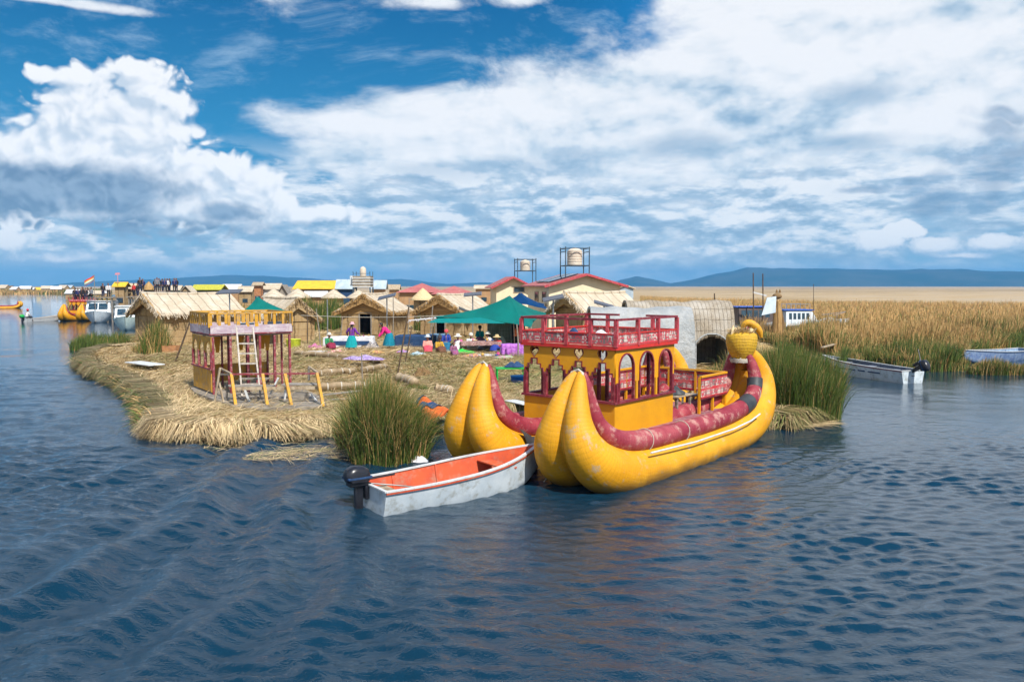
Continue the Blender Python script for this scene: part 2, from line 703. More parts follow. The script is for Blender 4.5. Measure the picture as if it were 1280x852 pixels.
MT['reed'] = m_reed('living_totora', (.016, .062, .008), (.08, .16, .02), (.44, .22, .075), (.70, .46, .20))
MT['straw'] = m_reed('cut_reed_straw', (.10, .14, .03), (.2, .24, .06), (.19, .12, .05), (.72, .55, .31))


def m_ground():
    m, nt, b = new_mat('trodden_reed_ground')
    o = tc(nt)
    f = noise(nt, vmap(nt, o, (9, 3, 6), rot=(0, 0, .6)), 1, 6, .75, 1.0)
    f2 = noise(nt, vmap(nt, o, (3, 10, 6), rot=(0, 0, .3)), 1, 6, .75, 1.0)
    g = noise(nt, o, .35, 5, .6)
    c = ramp(nt, (f+f2)*.5, [(.30, (.13, .08, .035)), (.47, (.44, .29, .12)), (.6, (.64, .47, .23)), (.8, (.74, .6, .36))])
    c = mixc(nt, g.step(.5, .72)*.55, c, (.16, .15, .045))
    wx, wy, wz = sep(nt, o)
    c = mixc(nt, (wz+(f-.5)*.3).step(.05, .38, 1, 0), c, (.07, .045, .022))      # dark brown painted in low down, as shade in the gaps under the straw
    lnk(nt, c, b.inputs['Base Color'])
    b.inputs['Roughness'].default_value = .95
    b.inputs['Specular IOR Level'].default_value = .1
    bump(nt, b, f+f2, .9, .06)
    return m


MT['ground'] = m_ground()


def m_marsh():
    m, nt, b = new_mat('marsh_plain')
    o = tc(nt)
    x, y, z = sep(nt, o)
    f = noise(nt, vmap(nt, o, (.0016, .0022, 1)), 1, 6, .65, .4)
    g = noise(nt, vmap(nt, o, (.009, .014, 1)), 1, 6, .7)
    h3 = noise(nt, vmap(nt, o, (.04, .06, 1)), 1, 5, .7)
    c = ramp(nt, (f*.35+g*.3+h3*.35).step(.36, .64), [(.0, (.15, .115, .06)), (.35, (.33, .24, .13)), (.7, (.43, .32, .19)), (1.0, (.38, .32, .25))])
    lnk(nt, c, b.inputs['Base Color'])
    b.inputs['Roughness'].default_value = 1
    b.inputs['Specular IOR Level'].default_value = .05
    bump(nt, b, g, .5, .3)
    return m


MT['marsh'] = m_marsh()
# ------------------------------------------------------------------ light
SUN_AZ = R(150)      # clockwise from +Y
SUN_EL = R(50)
sd = bpy.data.lights.new('sun', 'SUN')
sun = bpy.data.objects.new('sun', sd)
COL.objects.link(sun)
sd.energy = 5.0
sd.angle = R(0.6)
sd.color = (1, .95, .87)
to_sun = Vector((math.sin(SUN_AZ)*math.cos(SUN_EL), math.cos(SUN_AZ)*math.cos(SUN_EL), math.sin(SUN_EL)))
sun.rotation_euler = to_sun.to_track_quat('Z', 'Y').to_euler()

SC.view_settings.view_transform = 'Standard'
SC.view_settings.look = 'None'
SC.view_settings.exposure = 0.34
SC.view_settings.gamma = 1
SC.view_settings.use_curve_mapping = False
SC.cycles.use_denoising = True
SC.cycles.use_adaptive_sampling = True
SC.cycles.adaptive_threshold = .015
SC.cycles.adaptive_min_samples = 16
SC.cycles.max_bounces = 6
SC.cycles.diffuse_bounces = 2
SC.cycles.glossy_bounces = 3
SC.cycles.transmission_bounces = 4
SC.cycles.volume_bounces = 0
SC.cycles.caustics_reflective = False
SC.cycles.caustics_refractive = False
SC.cycles.sample_clamp_indirect = 6

# ------------------------------------------------------------------ sky
w = bpy.data.worlds.new('World')
SC.world = w
w.use_nodes = True
nt = w.node_tree
nt.nodes.clear()
out = nt.nodes.new('ShaderNodeOutputWorld')
sky = nt.nodes.new('ShaderNodeTexSky')
sky.sky_type = 'NISHITA'
sky.sun_disc = False
sky.sun_elevation = SUN_EL
sky.sun_rotation = SUN_AZ
sky.altitude = 3800
sky.air_density = 1.3
sky.dust_density = 0.3
sky.ozone_density = 4.0
hs = nt.nodes.new('ShaderNodeHueSaturation')
hs.inputs['Saturation'].default_value = 1.25
hs.inputs['Value'].default_value = 1.0
nt.links.new(sky.outputs[0], hs.inputs['Color'])
skyc = N(nt, hs.outputs[0])
# direction -> azimuth and elevation in "milliradians" (about one photograph pixel each)
g = tc(nt, 'Generated')
dx, dy, dz = sep(nt, g)
AZ = dx.atan2(dy)*1000
EL = dz.mx(-1).mn(1).asin()*1000


def azel(px, py):
    d = ray(px, py)
    return math.atan2(d.x, d.y)*1000, math.atan2(d.z, math.hypot(d.x, d.y))*1000


def blobsum(az, el, blobs):
    """smooth union of ellipses: 1 at a centre, 0 on the rim"""
    v = comb(nt, az, el)
    acc = None
    for (px, py, rx, ry) in blobs:
        a, e = azel(px, py)
        m = nt.nodes.new('ShaderNodeVectorMath')
        m.operation = 'MULTIPLY_ADD'
        lnk(nt, v, m.inputs[0])
        m.inputs[1].default_value = (1/rx, 1/ry, 0)
        m.inputs[2].default_value = (-a/rx, -e/ry, 0)
        l_ = nt.nodes.new('ShaderNodeVectorMath')
        l_.operation = 'LENGTH'
        nt.links.new(m.outputs[0], l_.inputs[0])
        d = N(nt, l_.outputs['Value'])
        acc = d if acc is None else acc._m('SMOOTH_MIN', d, .25)
    return 1-acc


CUM = [(28, 195, 44, 30), (66, 160, 40, 30), (62, 190, 55, 40), (110, 190, 45, 40), (50, 92, 22, 12), (100, 100, 42, 18), (165, 88, 30, 18), (190, 115, 45, 30), (222, 135, 26, 26), (160, 160, 60, 42), (205, 170, 50, 50), (150, 215, 110, 60), (232, 220, 60, 48), (125, 130, 60, 40), (85, 150, 50, 40), (170, 240, 120, 50), (20, 230, 70, 50),
       (290, 212, 34, 28), (320, 235, 45, 34), (352, 250, 26, 22), (60, 240, 120, 45), (270, 262, 130, 34), (400, 268, 75, 14), (390, 270, 60, 14)]
CUM2 = [(70, 322, 75, 10), (10, 302, 30, 14), (30, 280, 30, 10), (1100, 300, 40, 14), (1130, 290, 26, 13), (1165, 308, 40, 11), (1240, 302, 34, 11), (1200, 318, 40, 5)]
DARKR = [(1255, 200, 60, 42), (1190, 240, 60, 26), (1240, 160, 40, 14), (1110, 232, 60, 10), (1250, 140, 40, 12)]


def cum_density(az, el, blobs, seed, rough=.58, amp=.52, sc=.016, warp=20, bil_k=.60, det=7):
    wv = noise2(nt, az, el, seed, .02, 1, .5)-.5
    wv2 = noise2(nt, az, el, seed+7.7, .02, 1)-.5
    s_ = blobsum(az+wv*warp, el+wv2*warp, blobs)
    f = noise2(nt, az, el*1.2, seed, sc*1.4, det, rough)-.5
    bil = 0.0
    if bil_k:
        vr = nt.nodes.new('ShaderNodeTexVoronoi')
        vr.voronoi_dimensions = '2D'
        vr.feature = 'SMOOTH_F1'
        vr.inputs['Scale'].default_value = sc*3.0
        vr.inputs['Smoothness'].default_value = .7
        vr.inputs['Detail'].default_value = 1.0
        vr.inputs['Roughness'].default_value = .6
        lnk(nt, comb(nt, az+wv2*40+seed*31+f*14, el*1.15+wv*40+f*14), vr.inputs['Vector'])
        bil = .42-N(nt, vr.outputs['Distance'])
    return s_+f*amp+bil*bil_k


def layer(base, alpha, col):
    return mixc(nt, alpha, base, col)


# wide bright sheet of broken cloud: thick on the right, thin veils on the left
flow = noise2(nt, AZ, EL, 77.0, .004, 2, .5)-.5
vx = AZ*.6+EL*.35+flow*160
vy = EL*1.35-AZ*.12+flow*60
str1 = noise2(nt, vx, vy, 3.1, .0075, 6, .62)
str2 = noise2(nt, AZ*.8+flow*90, EL*1.7, 9.4, .022, 6, .62)
gap = blobsum(AZ, EL, [(660, 45, 200, 50), (770, 10, 60, 60), (90, 60, 300, 48), (250, 95, 110, 90), (60, 130, 140, 60), (300, 190, 60, 50), (530, 90, 140, 26), (390, 130, 90, 40), (395, 222, 40, 14)])
fill = blobsum(AZ, EL, [(560, 205, 240, 80), (980, 140, 480, 160), (420, 150, 140, 30), (60, 0, 110, 6), (545, 5, 60, 12), (650, 0, 40, 10), (1000, 40, 230, 60), (1200, 60, 240, 150), (860, 100, 160, 60)])
dist_ = (AZ*AZ+(EL-150)*(EL-150)).sq().step(750, 1400, 0, .45).mx(EL.step(345, 470, 0, .55))*EL.step(600, 820, 1, 0)-EL.step(620, 900, 0, .22)
sheet_d = (str1-.5)*1.5+(str2-.5)*.75+fill.mx(-.35)*.95-gap.mx(-.20)*.85+dist_+.02
sheet_a = sheet_d.step(-.28, .50)
tone = noise2(nt, AZ*.75+flow*60, EL*1.7, 21.0, .010, 6, .62)
# light and shade inside the sheet: bright rounded tops over grey undersides
puff = noise2(nt, AZ*.8+flow*50, EL*1.5, 121.0, .0085, 6, .55)
puff_up = noise2(nt, AZ*.8+flow*50+9, EL*1.5+22, 121.0, .0085, 4, .55)
relief = (puff-puff_up)
under = blobsum(AZ, EL, [(560, 218, 90, 14), (640, 205, 40, 12), (850, 185, 60, 18), (690, 210, 50, 14), (1075, 118, 50, 16), (1060, 180, 60, 12), (720, 195, 50, 12), (470, 245, 90, 10), (860, 240, 90, 12), (600, 275, 160, 10)])
undern = (under+(tone-.5)*1.6).step(-.3, .8)
tq = tone*.36+str1*.32+relief*.85+(EL-130)*.0008+.18
sheet_c = ramp(nt, tq, [(.36, (.30, .45, .60)), (.46, (.55, .67, .77)), (.55, (.80, .85, .89)), (.66, (.94, .95, .96))])
sheet_c = mixc(nt, undern*.75, sheet_c, (.33, .47, .61))
# low banks of small flat-based cloud towards the horizon
bank = noise2(nt, AZ+flow*70, EL*3.0, 5.5, .0125, 5, .60)
bank2 = noise2(nt, AZ, EL*1.3, 15.5, .006, 2, .5)
bk = bank*.75+bank2*.4
bank_a = (bk-(EL-70).abs()*.0012).step(.36, .52)*EL.step(8, 45)*EL.step(105, 185, 1, 0)
bank_u = noise2(nt, AZ+flow*70+4, EL*3.0+30, 5.5, .0125, 3, .6)
bank_l = bank*.55+(bank-bank_u)*.6+(EL-60)*.0006+bank2*.25+.14
bank_c = ramp(nt, bank_l, [(.42, (.25, .39, .54)), (.52, (.40, .54, .67)), (.60, (.66, .75, .83)), (.68, (.90, .92, .93))])
haze_low = EL.step(10, 110, 1, 0)
zen = mixc(nt, EL.step(60, 400), (.035, .30, .56), (.0015, .105, .30))
zen = mixc(nt, (AZ-20).step(0, 260)*EL.step(150, 300)*.75, zen, (.006, .24, .62))
bg1 = nt.nodes.new('ShaderNodeBackground')      # physical sky
lnk(nt, skyc, bg1.inputs[0])
bg1.inputs[1].default_value = .085
col = zen
col = layer(col, haze_low*.85, mixc(nt, EL.step(0, 50), (.30, .52, .67), (.34, .54, .67)))
veil = noise2(nt, vx*1.3, vy*1.8, 90.0, .012, 6, .66)
col = layer(col, veil.step(.46, .85)*.55, (.45, .62, .78))
col = layer(col, sheet_a*.97, sheet_c)
col = layer(col, bank_a*.88, bank_c)
# dark rain-bearing masses at right
dr = cum_density(AZ, EL, DARKR, 60.0, .62, 1.0, .010, 60, 0, 5)
dr_a = dr.step(-.15, .55)
col = layer(col, dr_a*.62, ramp(nt, noise2(nt, AZ, EL*1.8, 8.0, .016, 5, .6), [(.38, (.15, .27, .42)), (.53, (.26, .40, .56)), (.66, (.68, .76, .83))]))
# small distant cumulus
c2 = cum_density(AZ, EL, CUM2, 33.0, .66, 1.2, .03, 10, 0, 5)
sh2 = (c2*.6+(EL-42)*.016).step(-.05, .45)
col = layer(col, c2.step(.0, .30), mixc(nt, sh2, (.36, .52, .68), (.92, .935, .95)))
# the towering cumulus at left
c1 = cum_density(AZ, EL, CUM, 12.0)
c1b = cum_density(AZ+7, EL+13, CUM, 12.0)
base_dark = blobsum(AZ, EL, [(115, 240, 95, 30), (30, 250, 70, 26), (180, 285, 150, 16), (285, 266, 45, 13), (60, 225, 70, 22), (30, 285, 100, 12)])
dk = (base_dark+(noise2(nt, AZ, EL*1.4, 51.0, .016, 6, .6)-.5)*1.3).step(-.35, .55)
sh = (c1-c1b).step(-.50, .42)
ccol = mixc(nt, sh, (.60, .69, .78), (.97, .975, .98))
ccol = mixc(nt, dk*.95, ccol, mixc(nt, sh, (.14, .23, .35), (.27, .38, .51)))
col = layer(col, c1.step(-.08, .30), ccol)
bg2 = nt.nodes.new('ShaderNodeBackground')
lnk(nt, col, bg2.inputs[0])
bg2.inputs[1].default_value = .90
# Nishita light contributes the clear-sky part, clouds and tuned air the rest
mixs = nt.nodes.new('ShaderNodeMixShader')
mixs.inputs[0].default_value = .88
nt.links.new(bg1.outputs[0], mixs.inputs[1])
nt.links.new(bg2.outputs[0], mixs.inputs[2])
nt.links.new(mixs.outputs[0], out.inputs[0])
w.cycles.sampling_method = 'NONE'
w.cycles.sample_map_resolution = 512

# ------------------------------------------------------------------ water


def axis_coords(segs):
    out_ = [segs[0][0]]
    for (a, b, n_) in segs:
        out_ += list(np.linspace(a, b, n_+1)[1:])
    return np.array(out_)


def geo(a, b, n_):
    return a*(b/a)**(np.arange(1, n_+1)/n_)


xs = np.concatenate([-geo(27, 7000, 55)[::-1], np.linspace(-27, -15, 80)[:-1], np.linspace(-15, 15, 500), np.linspace(15, 27, 80)[1:], geo(27, 7000, 55)])
ys = np.concatenate([-geo(3, 600, 12)[::-1], np.linspace(-3, 5, 16), np.linspace(5, 21, 340)[1:], np.linspace(21, 42, 170)[1:], geo(42, 7000, 100)])
X, Y = np.meshgrid(xs, ys)
Z = np.zeros_like(X)
rw = np.random.default_rng(5)
fade = np.clip(1-(np.hypot(X, Y)-28)/40, 0, 1)
amp_left = np.clip((2.0-X)/8, .16, 1)
for i in range(56):
    lam = rw.uniform(.42, 2.4)
    ang = rw.normal(-.35, .75)+PI/2
    k = 2*PI/lam
    a = .0046*lam**.85
    ph = rw.uniform(0, 2*PI)
    warp = .9*np.sin(X*.21+i)+.9*np.sin(Y*.17+i*2)
    s_ = np.sin(k*(X*math.cos(ang)+Y*math.sin(ang))+ph+warp)
    env = .55+.45*np.sin(X*.31+Y*.23+i*1.7)
    Z += a*env*(s_-.35*np.cos(2*k*(X*math.cos(ang)+Y*math.sin(ang))+2*ph+2*warp))
Z *= amp_left
near = np.clip(1-(np.hypot(X*.8, Y)-20)/10, 0, 1)
side = np.clip((X+1)/7, 0, 1)
gust = .65+.35*np.sin(X*.45+1.2*np.sin(Y*.37))*np.sin(Y*.52+X*.2+1)
for i in range(44):
    lam = rw.uniform(.17, .58)
    k = 2*PI/lam
    a0 = (.25 if i % 2 else -.30)
    ang = rw.normal(a0, .42)+PI/2
    wgt = side if i % 2 else 1-.6*side
    s_ = k*(X*math.cos(ang)+Y*math.sin(ang))+rw.uniform(0, 6.3)+1.1*np.sin(X*.9+i)+1.1*np.sin(Y*.8+i*1.3)
    env = np.clip(.35+.8*np.sin(X*rw.uniform(.5, 1.4)+i)*np.sin(Y*rw.uniform(.4, 1.2)+i*.7), 0, 1)
    Z += .0250*lam**.95*(np.sin(s_)-.3*np.cos(2*s_))*env*near*gust*wgt
# wake of the passing launch: a few long crests parallel to its track
for (x0, sl, cv, A, lam, wd, y0, y1) in ((-6.3, .02, .006, .115, 1.7, 1.3, 5, 26), (-4.0, -.05, .012, .07, 1.3, 1.4, 6, 22), (-9.4, .1, .0, .045, 1.6, 1.5, 12, 40), (-1.8, .12, -.01, .035, 1.2, 1.2, 5, 17)):
    xc = x0+sl*(Y-14)-cv*(Y-14)**2+.35*np.sin(Y*.55+x0)+.15*np.sin(Y*1.9)
    d = X-xc
    e_ = np.exp(-(d/wd)**2)*np.clip((Y-y0)/3, 0, 1)*np.clip((y1-Y)/6, 0, 1)
    Z += A*e_*np.cos(2*PI*d/lam)*(1+.3*np.sin(Y*1.3+x0))
Z *= fade
ny, nx = X.shape
idx = np.arange(nx*ny).reshape(ny, nx)
F = np.stack([idx[:-1, :-1], idx[:-1, 1:], idx[1:, 1:], idx[1:, :-1]], -1).reshape(-1, 4)


def m_water():
    m, nt, b = new_mat('lake_water')
    o = tc(nt)
    x, y, z = sep(nt, o)
    b.inputs['Base Color'].default_value = (.004, .026, .050, 1)
    b.inputs['Roughness'].default_value = .03
    b.inputs['IOR'].default_value = 1.5
    n1 = noise(nt, vmap(nt, o, (2.2, 3.2, 1), rot=(0, 0, -.3)), 1, 3, .55, .6)
    n2 = noise(nt, vmap(nt, o, (6.5, 9, 1), rot=(0, 0, .25)), 1, 4, .6, .4)
    n3 = noise(nt, vmap(nt, o, (19, 25, 1), rot=(0, 0, -.15)), 1, 3, .6)
    calm = noise(nt, vmap(nt, o, (.05, .16, 1)), 1, 3).step(.35, .65, .6, 1.0)
    rough_side = x.step(-4, 9, 1.0, .45)
    r1 = 1-(n1-.5).abs()*2.6
    r2 = 1-(n2-.5).abs()*2.6
    h = (n1*.40+r1*.26+r2*.30+n3*.16)*calm*rough_side*y.step(12, 60, .85, .22)
    bump(nt, b, h, .9, .055)
    return m


MT['water'] = m_water()
wat = tri_mesh('water', np.stack([X.ravel(), Y.ravel(), Z.ravel()], 1), F, MT['water'])
wat.data.shade_smooth()
tag(wat, 'rippled dark blue lake water around the reed island', 'water', kind='structure')

# ------------------------------------------------------------------ hills


def ridge(name, prof, dist, depth, label):
    """prof: list of photograph (px, py) of the skyline; a real ridge with a front slope and a back slope"""
    az = []
    for (px, py) in prof:
        d = ray(px, py)
        h = math.hypot(d.x, d.y)
        az.append((math.atan2(d.x, d.y), CAM_H+dist*d.z/h))
    A = np.linspace(az[0][0], az[-1][0], 260)
    Hh = np.interp(A, [a for a, _ in az], [h for _, h in az])
    r = np.random.default_rng(3)
    rows = 26
    V = []
    for j in range(rows+1):
        t = j/rows
        prof_ = math.sin(PI*min(1, t*1.0))**.8 if t < 1 else 0
        rr = dist+(t-.5)*depth
        nz = sum(np.sin(A*f+j*.35*f2+p)*a_ for f, f2, p, a_ in ((60, .5, 1, .035), (140, .8, 2, .025), (300, 1.1, .4, .014), (33, .3, 3, .05)))
        hh = (Hh*prof_*(1+nz*(1 if t != .5 else .3)))-2*(1-prof_)
        V.append(np.stack([np.sin(A)*rr, np.cos(A)*rr, hh], 1))
    V = np.concatenate(V)
    n_ = len(A)
    idx = np.arange((rows+1)*n_).reshape(rows+1, n_)
    F = np.stack([idx[:-1, :-1], idx[:-1, 1:], idx[1:, 1:], idx[1:, :-1]], -1).reshape(-1, 4)
    o = tri_mesh(name, V, F, MT['hill'])
    o.data.shade_smooth()
    return tag(o, label, 'hill', kind='structure')


MT['hill'] = mat('hill_scrub', (.035, .05, .03), (.07, .075, .05), rough=1, scale=.004, bmp=0, spec=0)
ridge('hills', [(755, 356), (775, 350), (795, 345.5), (812, 348), (838, 354), (862, 350), (895, 342), (935, 336.5), (965, 336), (1010, 335), (1060, 336), (1150, 337.5), (1280, 339), (1450, 342), (1650, 350), (1700, 356)], 5200, 1500, 'long dark blue hills behind the marsh plain')
ridge('hills', [(60, 357), (90, 353), (150, 351), (200, 349), (245, 345.5), (290, 343.8), (330, 345), (380, 348), (430, 351), (470, 349.5), (500, 348.5), (530, 352), (560, 355), (600, 353), (640, 354), (700, 356.5)], 6200, 1500, 'low blue hills behind the far village')

# ------------------------------------------------------------------ land


def fan(name, pts, z, mat_, kind, label, edge_drop=None, sub=None):
    me = bpy.data.meshes.new(name)
    import bmesh
    bm = bmesh.new()
    top = [bm.verts.new((p[0], p[1], z)) for p in pts]
    bm.faces.new(top)
    bot = [bm.verts.new((p[0], p[1], z-(edge_drop or .5))) for p in pts]
    n_ = len(pts)
    for i in range(n_):
        j = (i+1) % n_
        bm.faces.new((top[i], bot[i], bot[j], top[j]))
    bmesh.ops.recalc_face_normals(bm, faces=bm.faces)
    bmesh.ops.triangulate(bm, faces=bm.faces)
    bm.to_mesh(me)
    bm.free()
    me.materials.append(mat_)
    o = bpy.data.objects.new(name, me)
    COL.objects.link(o)
    return tag(o, label, kind, kind='structure')


GZ = .45
marsh_pts = [P(1400, 432, .12), P(1290, 437, .12), P(1232, 444, .12), P(1200, 452, .12), P(1160, 458, .12), P(1090, 452, .12), P(1020, 452, .12), P(960, 450, .12), P(840, 430, .12), P(760, 420, .12), P(600, 405, .12), P(450, 400, .12), P(330, 396, .12), P(240, 392, .12), P(195, 388, .12), P(165, 378, .12),
             P(150, 368, .12), P(86, 367.5, .12), P(40, 366.6, .12), P(-60, 366.4, .12), Vector((-7000, 700, 0)), Vector((-7000, 7000, 0)), Vector((7000, 7000, 0)), Vector((7000, 60, 0))]
fan('marsh_ground', marsh_pts, .12, MT['marsh'], 'ground', 'flat tan reed marsh plain reaching to the hills')

ISL = [(162, 417), (134, 429), (108, 436), (99, 446), (116, 457), (150, 469), (173, 482), (187, 497), (194, 509), (190, 519), (200, 526), (250, 530), (330, 530), (400, 524), (440, 520), (480, 520), (530, 520), (570, 512), (640, 504), (700, 500), (800, 488),
       (880, 500), (930, 514), (985, 517), (1015, 508), (1036, 498), (1040, 488), (1022, 474), (1010, 462)]
isl_w = [P(a, b, GZ) for a, b in ISL]
back = [P(1000, 440, GZ), P(900, 410, GZ), P(760, 392, GZ), P(600, 388, GZ), P(400, 388, GZ), P(250, 390, GZ), P(190, 398, GZ)]
isl_w += back


def poly_dist_inside(px_, py_, poly):
    """signed distance (positive inside) of arrays to polygon"""
    n_ = len(poly)
    d2 = np.full(px_.shape, 1e18)
    ins = np.zeros(px_.shape, bool)
    for i in range(n_):
        ax, ay = poly[i][0], poly[i][1]
        bx, by = poly[(i+1) % n_][0], poly[(i+1) % n_][1]
        ex, ey = bx-ax, by-ay
        wx, wy = px_-ax, py_-ay
        t = np.clip((wx*ex+wy*ey)/(ex*ex+ey*ey+1e-12), 0, 1)
        d2 = np.minimum(d2, (wx-ex*t)**2+(wy-ey*t)**2)
        c = ((ay > py_) != (by > py_)) & (px_ < (bx-ax)*(py_-ay)/(by-ay+1e-12)+ax)
        ins ^= c
    d = np.sqrt(d2)
    return np.where(ins, d, -d)


# island terrain: heightfield that rounds off towards the water
gx = np.arange(-34, 22, .22)
gy = np.concatenate([np.arange(14, 45, .22), np.arange(45, 130, 1.0)])
GX, GY = np.meshgrid(gx, gy)
SD = poly_dist_inside(GX, GY, isl_w)
r_ = np.random.default_rng(2)


def lump(x, y):
    return .05*np.sin(x*1.3+np.sin(y*.9))+.05*np.sin(y*1.1+2*np.sin(x*.5))+.03*np.sin(x*3.1+y*2.3)+.02*np.sin(x*5.3-y*4.1)


def gheight(x, y):
    sd_ = poly_dist_inside(np.atleast_1d(np.asarray(x, float)), np.atleast_1d(np.asarray(y, float)), isl_w)
    return _gh(np.atleast_1d(x), np.atleast_1d(y), sd_)


def _gh(x, y, sd_):
    e = np.clip((sd_-.02)/.55, 0, 1)
    e = np.sqrt(np.clip(e*(2-e), 0, 1))
    return -.35+(GZ+.35)*e+lump(x, y)*np.clip(sd_/1.5, 0, 1)*.8


GZv = _gh(GX, GY, SD)
keep = SD > -.6
ny, nx = GX.shape
idx = np.arange(nx*ny).reshape(ny, nx)
F = np.stack([idx[:-1, :-1], idx[:-1, 1:], idx[1:, 1:], idx[1:, :-1]], -1).reshape(-1, 4)
km = keep.ravel()
F = F[km[F].any(1)]
used, inv = np.unique(F, return_inverse=True)
F = inv.reshape(F.shape)
Vv = np.stack([GX.ravel(), GY.ravel(), GZv.ravel()], 1)[used]
isl = tri_mesh('island_ground', Vv, F, MT['ground'])
isl.data.shade_smooth()
tag(isl, 'floating island ground of trodden cut reeds', 'ground', kind='structure')


# ------------------------------------------------------------------ straw and reeds
def strips(name, base, mid, tip, w_, mat_, tint, dry, side=None):
    """many 3-point tapered strips; base/mid/tip (n,3), w_ (n,)"""
    n_ = len(base)
    d = tip-base
    if side is None:
        ang = RNG.uniform(0, 2*PI, n_)
        s_ = np.stack([np.cos(ang), np.sin(ang), np.zeros(n_)], 1)
    else:
        s_ = side
    w1 = (w_/2)[:, None]*s_
    V = np.stack([base-w1, base+w1, mid-w1*.8, mid+w1*.8, tip-w1*.25, tip+w1*.25], 1).reshape(-1, 3)
    i = (np.arange(n_)*6)[:, None]
    F = np.concatenate([i+np.array([[0, 1, 3, 2]]), i+np.array([[2, 3, 5, 4]])], 0)
    return tri_mesh(name, V, F, mat_, {'tint': np.repeat(tint, 6), 'dry': np.repeat(dry, 6)})


def straw_field(n_, box, lenr, wr, zoff=.02):
    x = RNG.uniform(box[0], box[1], n_)
    y = RNG.uniform(box[2], box[3], n_)
    sd_ = poly_dist_inside(x, y, isl_w)
    k = sd_ > -.05
    x, y, sd_ = x[k], y[k], sd_[k]
    return x, y, sd_


parts = []
for (n_, bx, wr, lr) in ((90000, (-15, 12, 15, 32), (.009, .019), (.25, .75)), (42000, (-24, 14, 32, 50), (.016, .034), (.3, 1.0)), (14000, (-28, 16, 50, 75), (.03, .06), (.4, 1.2))):
    x, y, sd_ = straw_field(n_, bx, None, None)
    k = np.abs(x/y) < .75
    x, y, sd_ = x[k], y[k], sd_[k]
    n1 = len(x)
    z = _gh(x, y, sd_)
    L = RNG.uniform(lr[0], lr[1], n1)
    fx = .9*np.sin(x*.35)+.8*np.sin(y*.28+1)
    a = fx+RNG.normal(0, .75, n1)
    tl = RNG.normal(.03, .13, n1)
    dxyz = np.stack([np.cos(a), np.sin(a), tl], 1)*L[:, None]
    base = np.stack([x, y, z+RNG.uniform(0, .05, n1)], 1)
    tip = base+dxyz
    tz = _gh(tip[:, 0], tip[:, 1], poly_dist_inside(tip[:, 0], tip[:, 1], isl_w))
    tip[:, 2] = np.maximum(tip[:, 2], tz+.005)
    mid = (base+tip)/2
    mid[:, 2] += RNG.uniform(0, .09, n1)
    wv = RNG.uniform(wr[0], wr[1], n1)
    side = np.stack([-np.sin(a), np.cos(a), RNG.uniform(-.5, .5, n1)], 1)
    # patches of greener, older cut reed; the freshly laid southern edge is the palest
    patch = np.clip(np.sin(x*.5+1.3*np.sin(y*.21))*np.sin(y*.33+.5*x)*1.6-.25, 0, 1)
    dark_band = np.exp(-((x+.0-.5)/5.0)**2-((y-34)/5.0)**2)
    p = np.clip(.10+patch*.38+dark_band*.75, 0, .9)
    dry = np.where(RNG.uniform(0, 1, n1) < p, RNG.uniform(0, .5, n1), 1.0)
    fresh = np.exp(-(np.clip(sd_, 0, 9)/1.6)**2)*(y < 27)*(x < -3)
    tint = np.clip(RNG.beta(.9, 1.0, n1)+fresh*.35-patch*.25, 0, 1)
    parts.append((base, mid, tip, wv, tint, dry, side))
B_, M_, T_, W_, TI, DR, SI = [np.concatenate([p[i] for p in parts]) for i in range(7)]

# straw thatch hanging over the water's edge
eb = []
poly = [Vector((p.x, p.y)) for p in isl_w[:25]]
for i in range(len(poly)-1):
    a, b = poly[i], poly[i+1]
    L = (b-a).length
    D = max(10, a.length)
    front = 8 <= i <= 15
    dens = (620 if front else 480)*min(1.2, 26/D)
    n1 = int(L*dens)
    t = RNG.uniform(0, 1, n1)
    ex, ey = (b-a).normalized()
    ox, oy = ey, -ex        # outward?
    mid_ = (a+b)/2
    if poly_dist_inside(np.array([mid_.x+ox*.3]), np.array([mid_.y+oy*.3]), isl_w)[0] > 0:
        ox, oy = -ox, -oy
    ins = RNG.uniform(-.1, .75, n1)
    clump = np.sin((a.x*3+t*L)*2.1+i)+.6*np.sin((t*L)*5.3+i*2)
    out_d = RNG.uniform(.15, .80, n1)*(1+.2*clump)
    wild = RNG.normal(0, 1, n1)
    slide = .1+wild*.30+.34*clump
    bx_ = a.x+(b.x-a.x)*t-ox*ins
    by_ = a.y+(b.y-a.y)*t-oy*ins
    sdb = poly_dist_inside(bx_, by_, isl_w)
    bz_ = _gh(bx_, by_, sdb)+RNG.uniform(0, .07, n1)
    base = np.stack([bx_, by_, bz_], 1)
    md = np.stack([bx_+ox*(ins+out_d*.35)+ex*slide*.5, by_+oy*(ins+out_d*.35)+ey*slide*.5, bz_*.92+RNG.uniform(0, .05, n1)], 1)
    tp = np.stack([bx_+ox*(ins+out_d*.75)+ex*slide, by_+oy*(ins+out_d*.75)+ey*slide, RNG.uniform(-.06, .20, n1)+.06*clump], 1)
    wv = RNG.uniform(.012, .034, n1)*max(1, D/24)
    lock = np.sin(t*L*9.3+i*3)+np.sin(t*L*23.7+i)+.7*np.sin(t*L*47+2*i)
    old = .05 if front else .62
    tint = np.clip(RNG.beta(.8, .9, n1)+(.08 if front else -.12)-.5*np.clip(.35-ins, 0, 1)*(RNG.uniform(0, 1, n1) < .3), 0, 1)
    tint = np.clip(tint+.16*lock, 0, 1)
    dry = np.where(RNG.uniform(0, 1, n1) < old*.75, RNG.uniform(.0, .6, n1), 1.0)
    side = np.tile(np.array([[ex, ey, 0.0]]), (n1, 1))
    if not front:
        low = RNG.uniform(0, 1, n1) < .42
        tint = np.where(low, tint*.45, tint)
    eb.append((base, md, tp, wv, tint, dry, side))
E = [np.concatenate([p[i] for p in eb]) for i in range(7)]
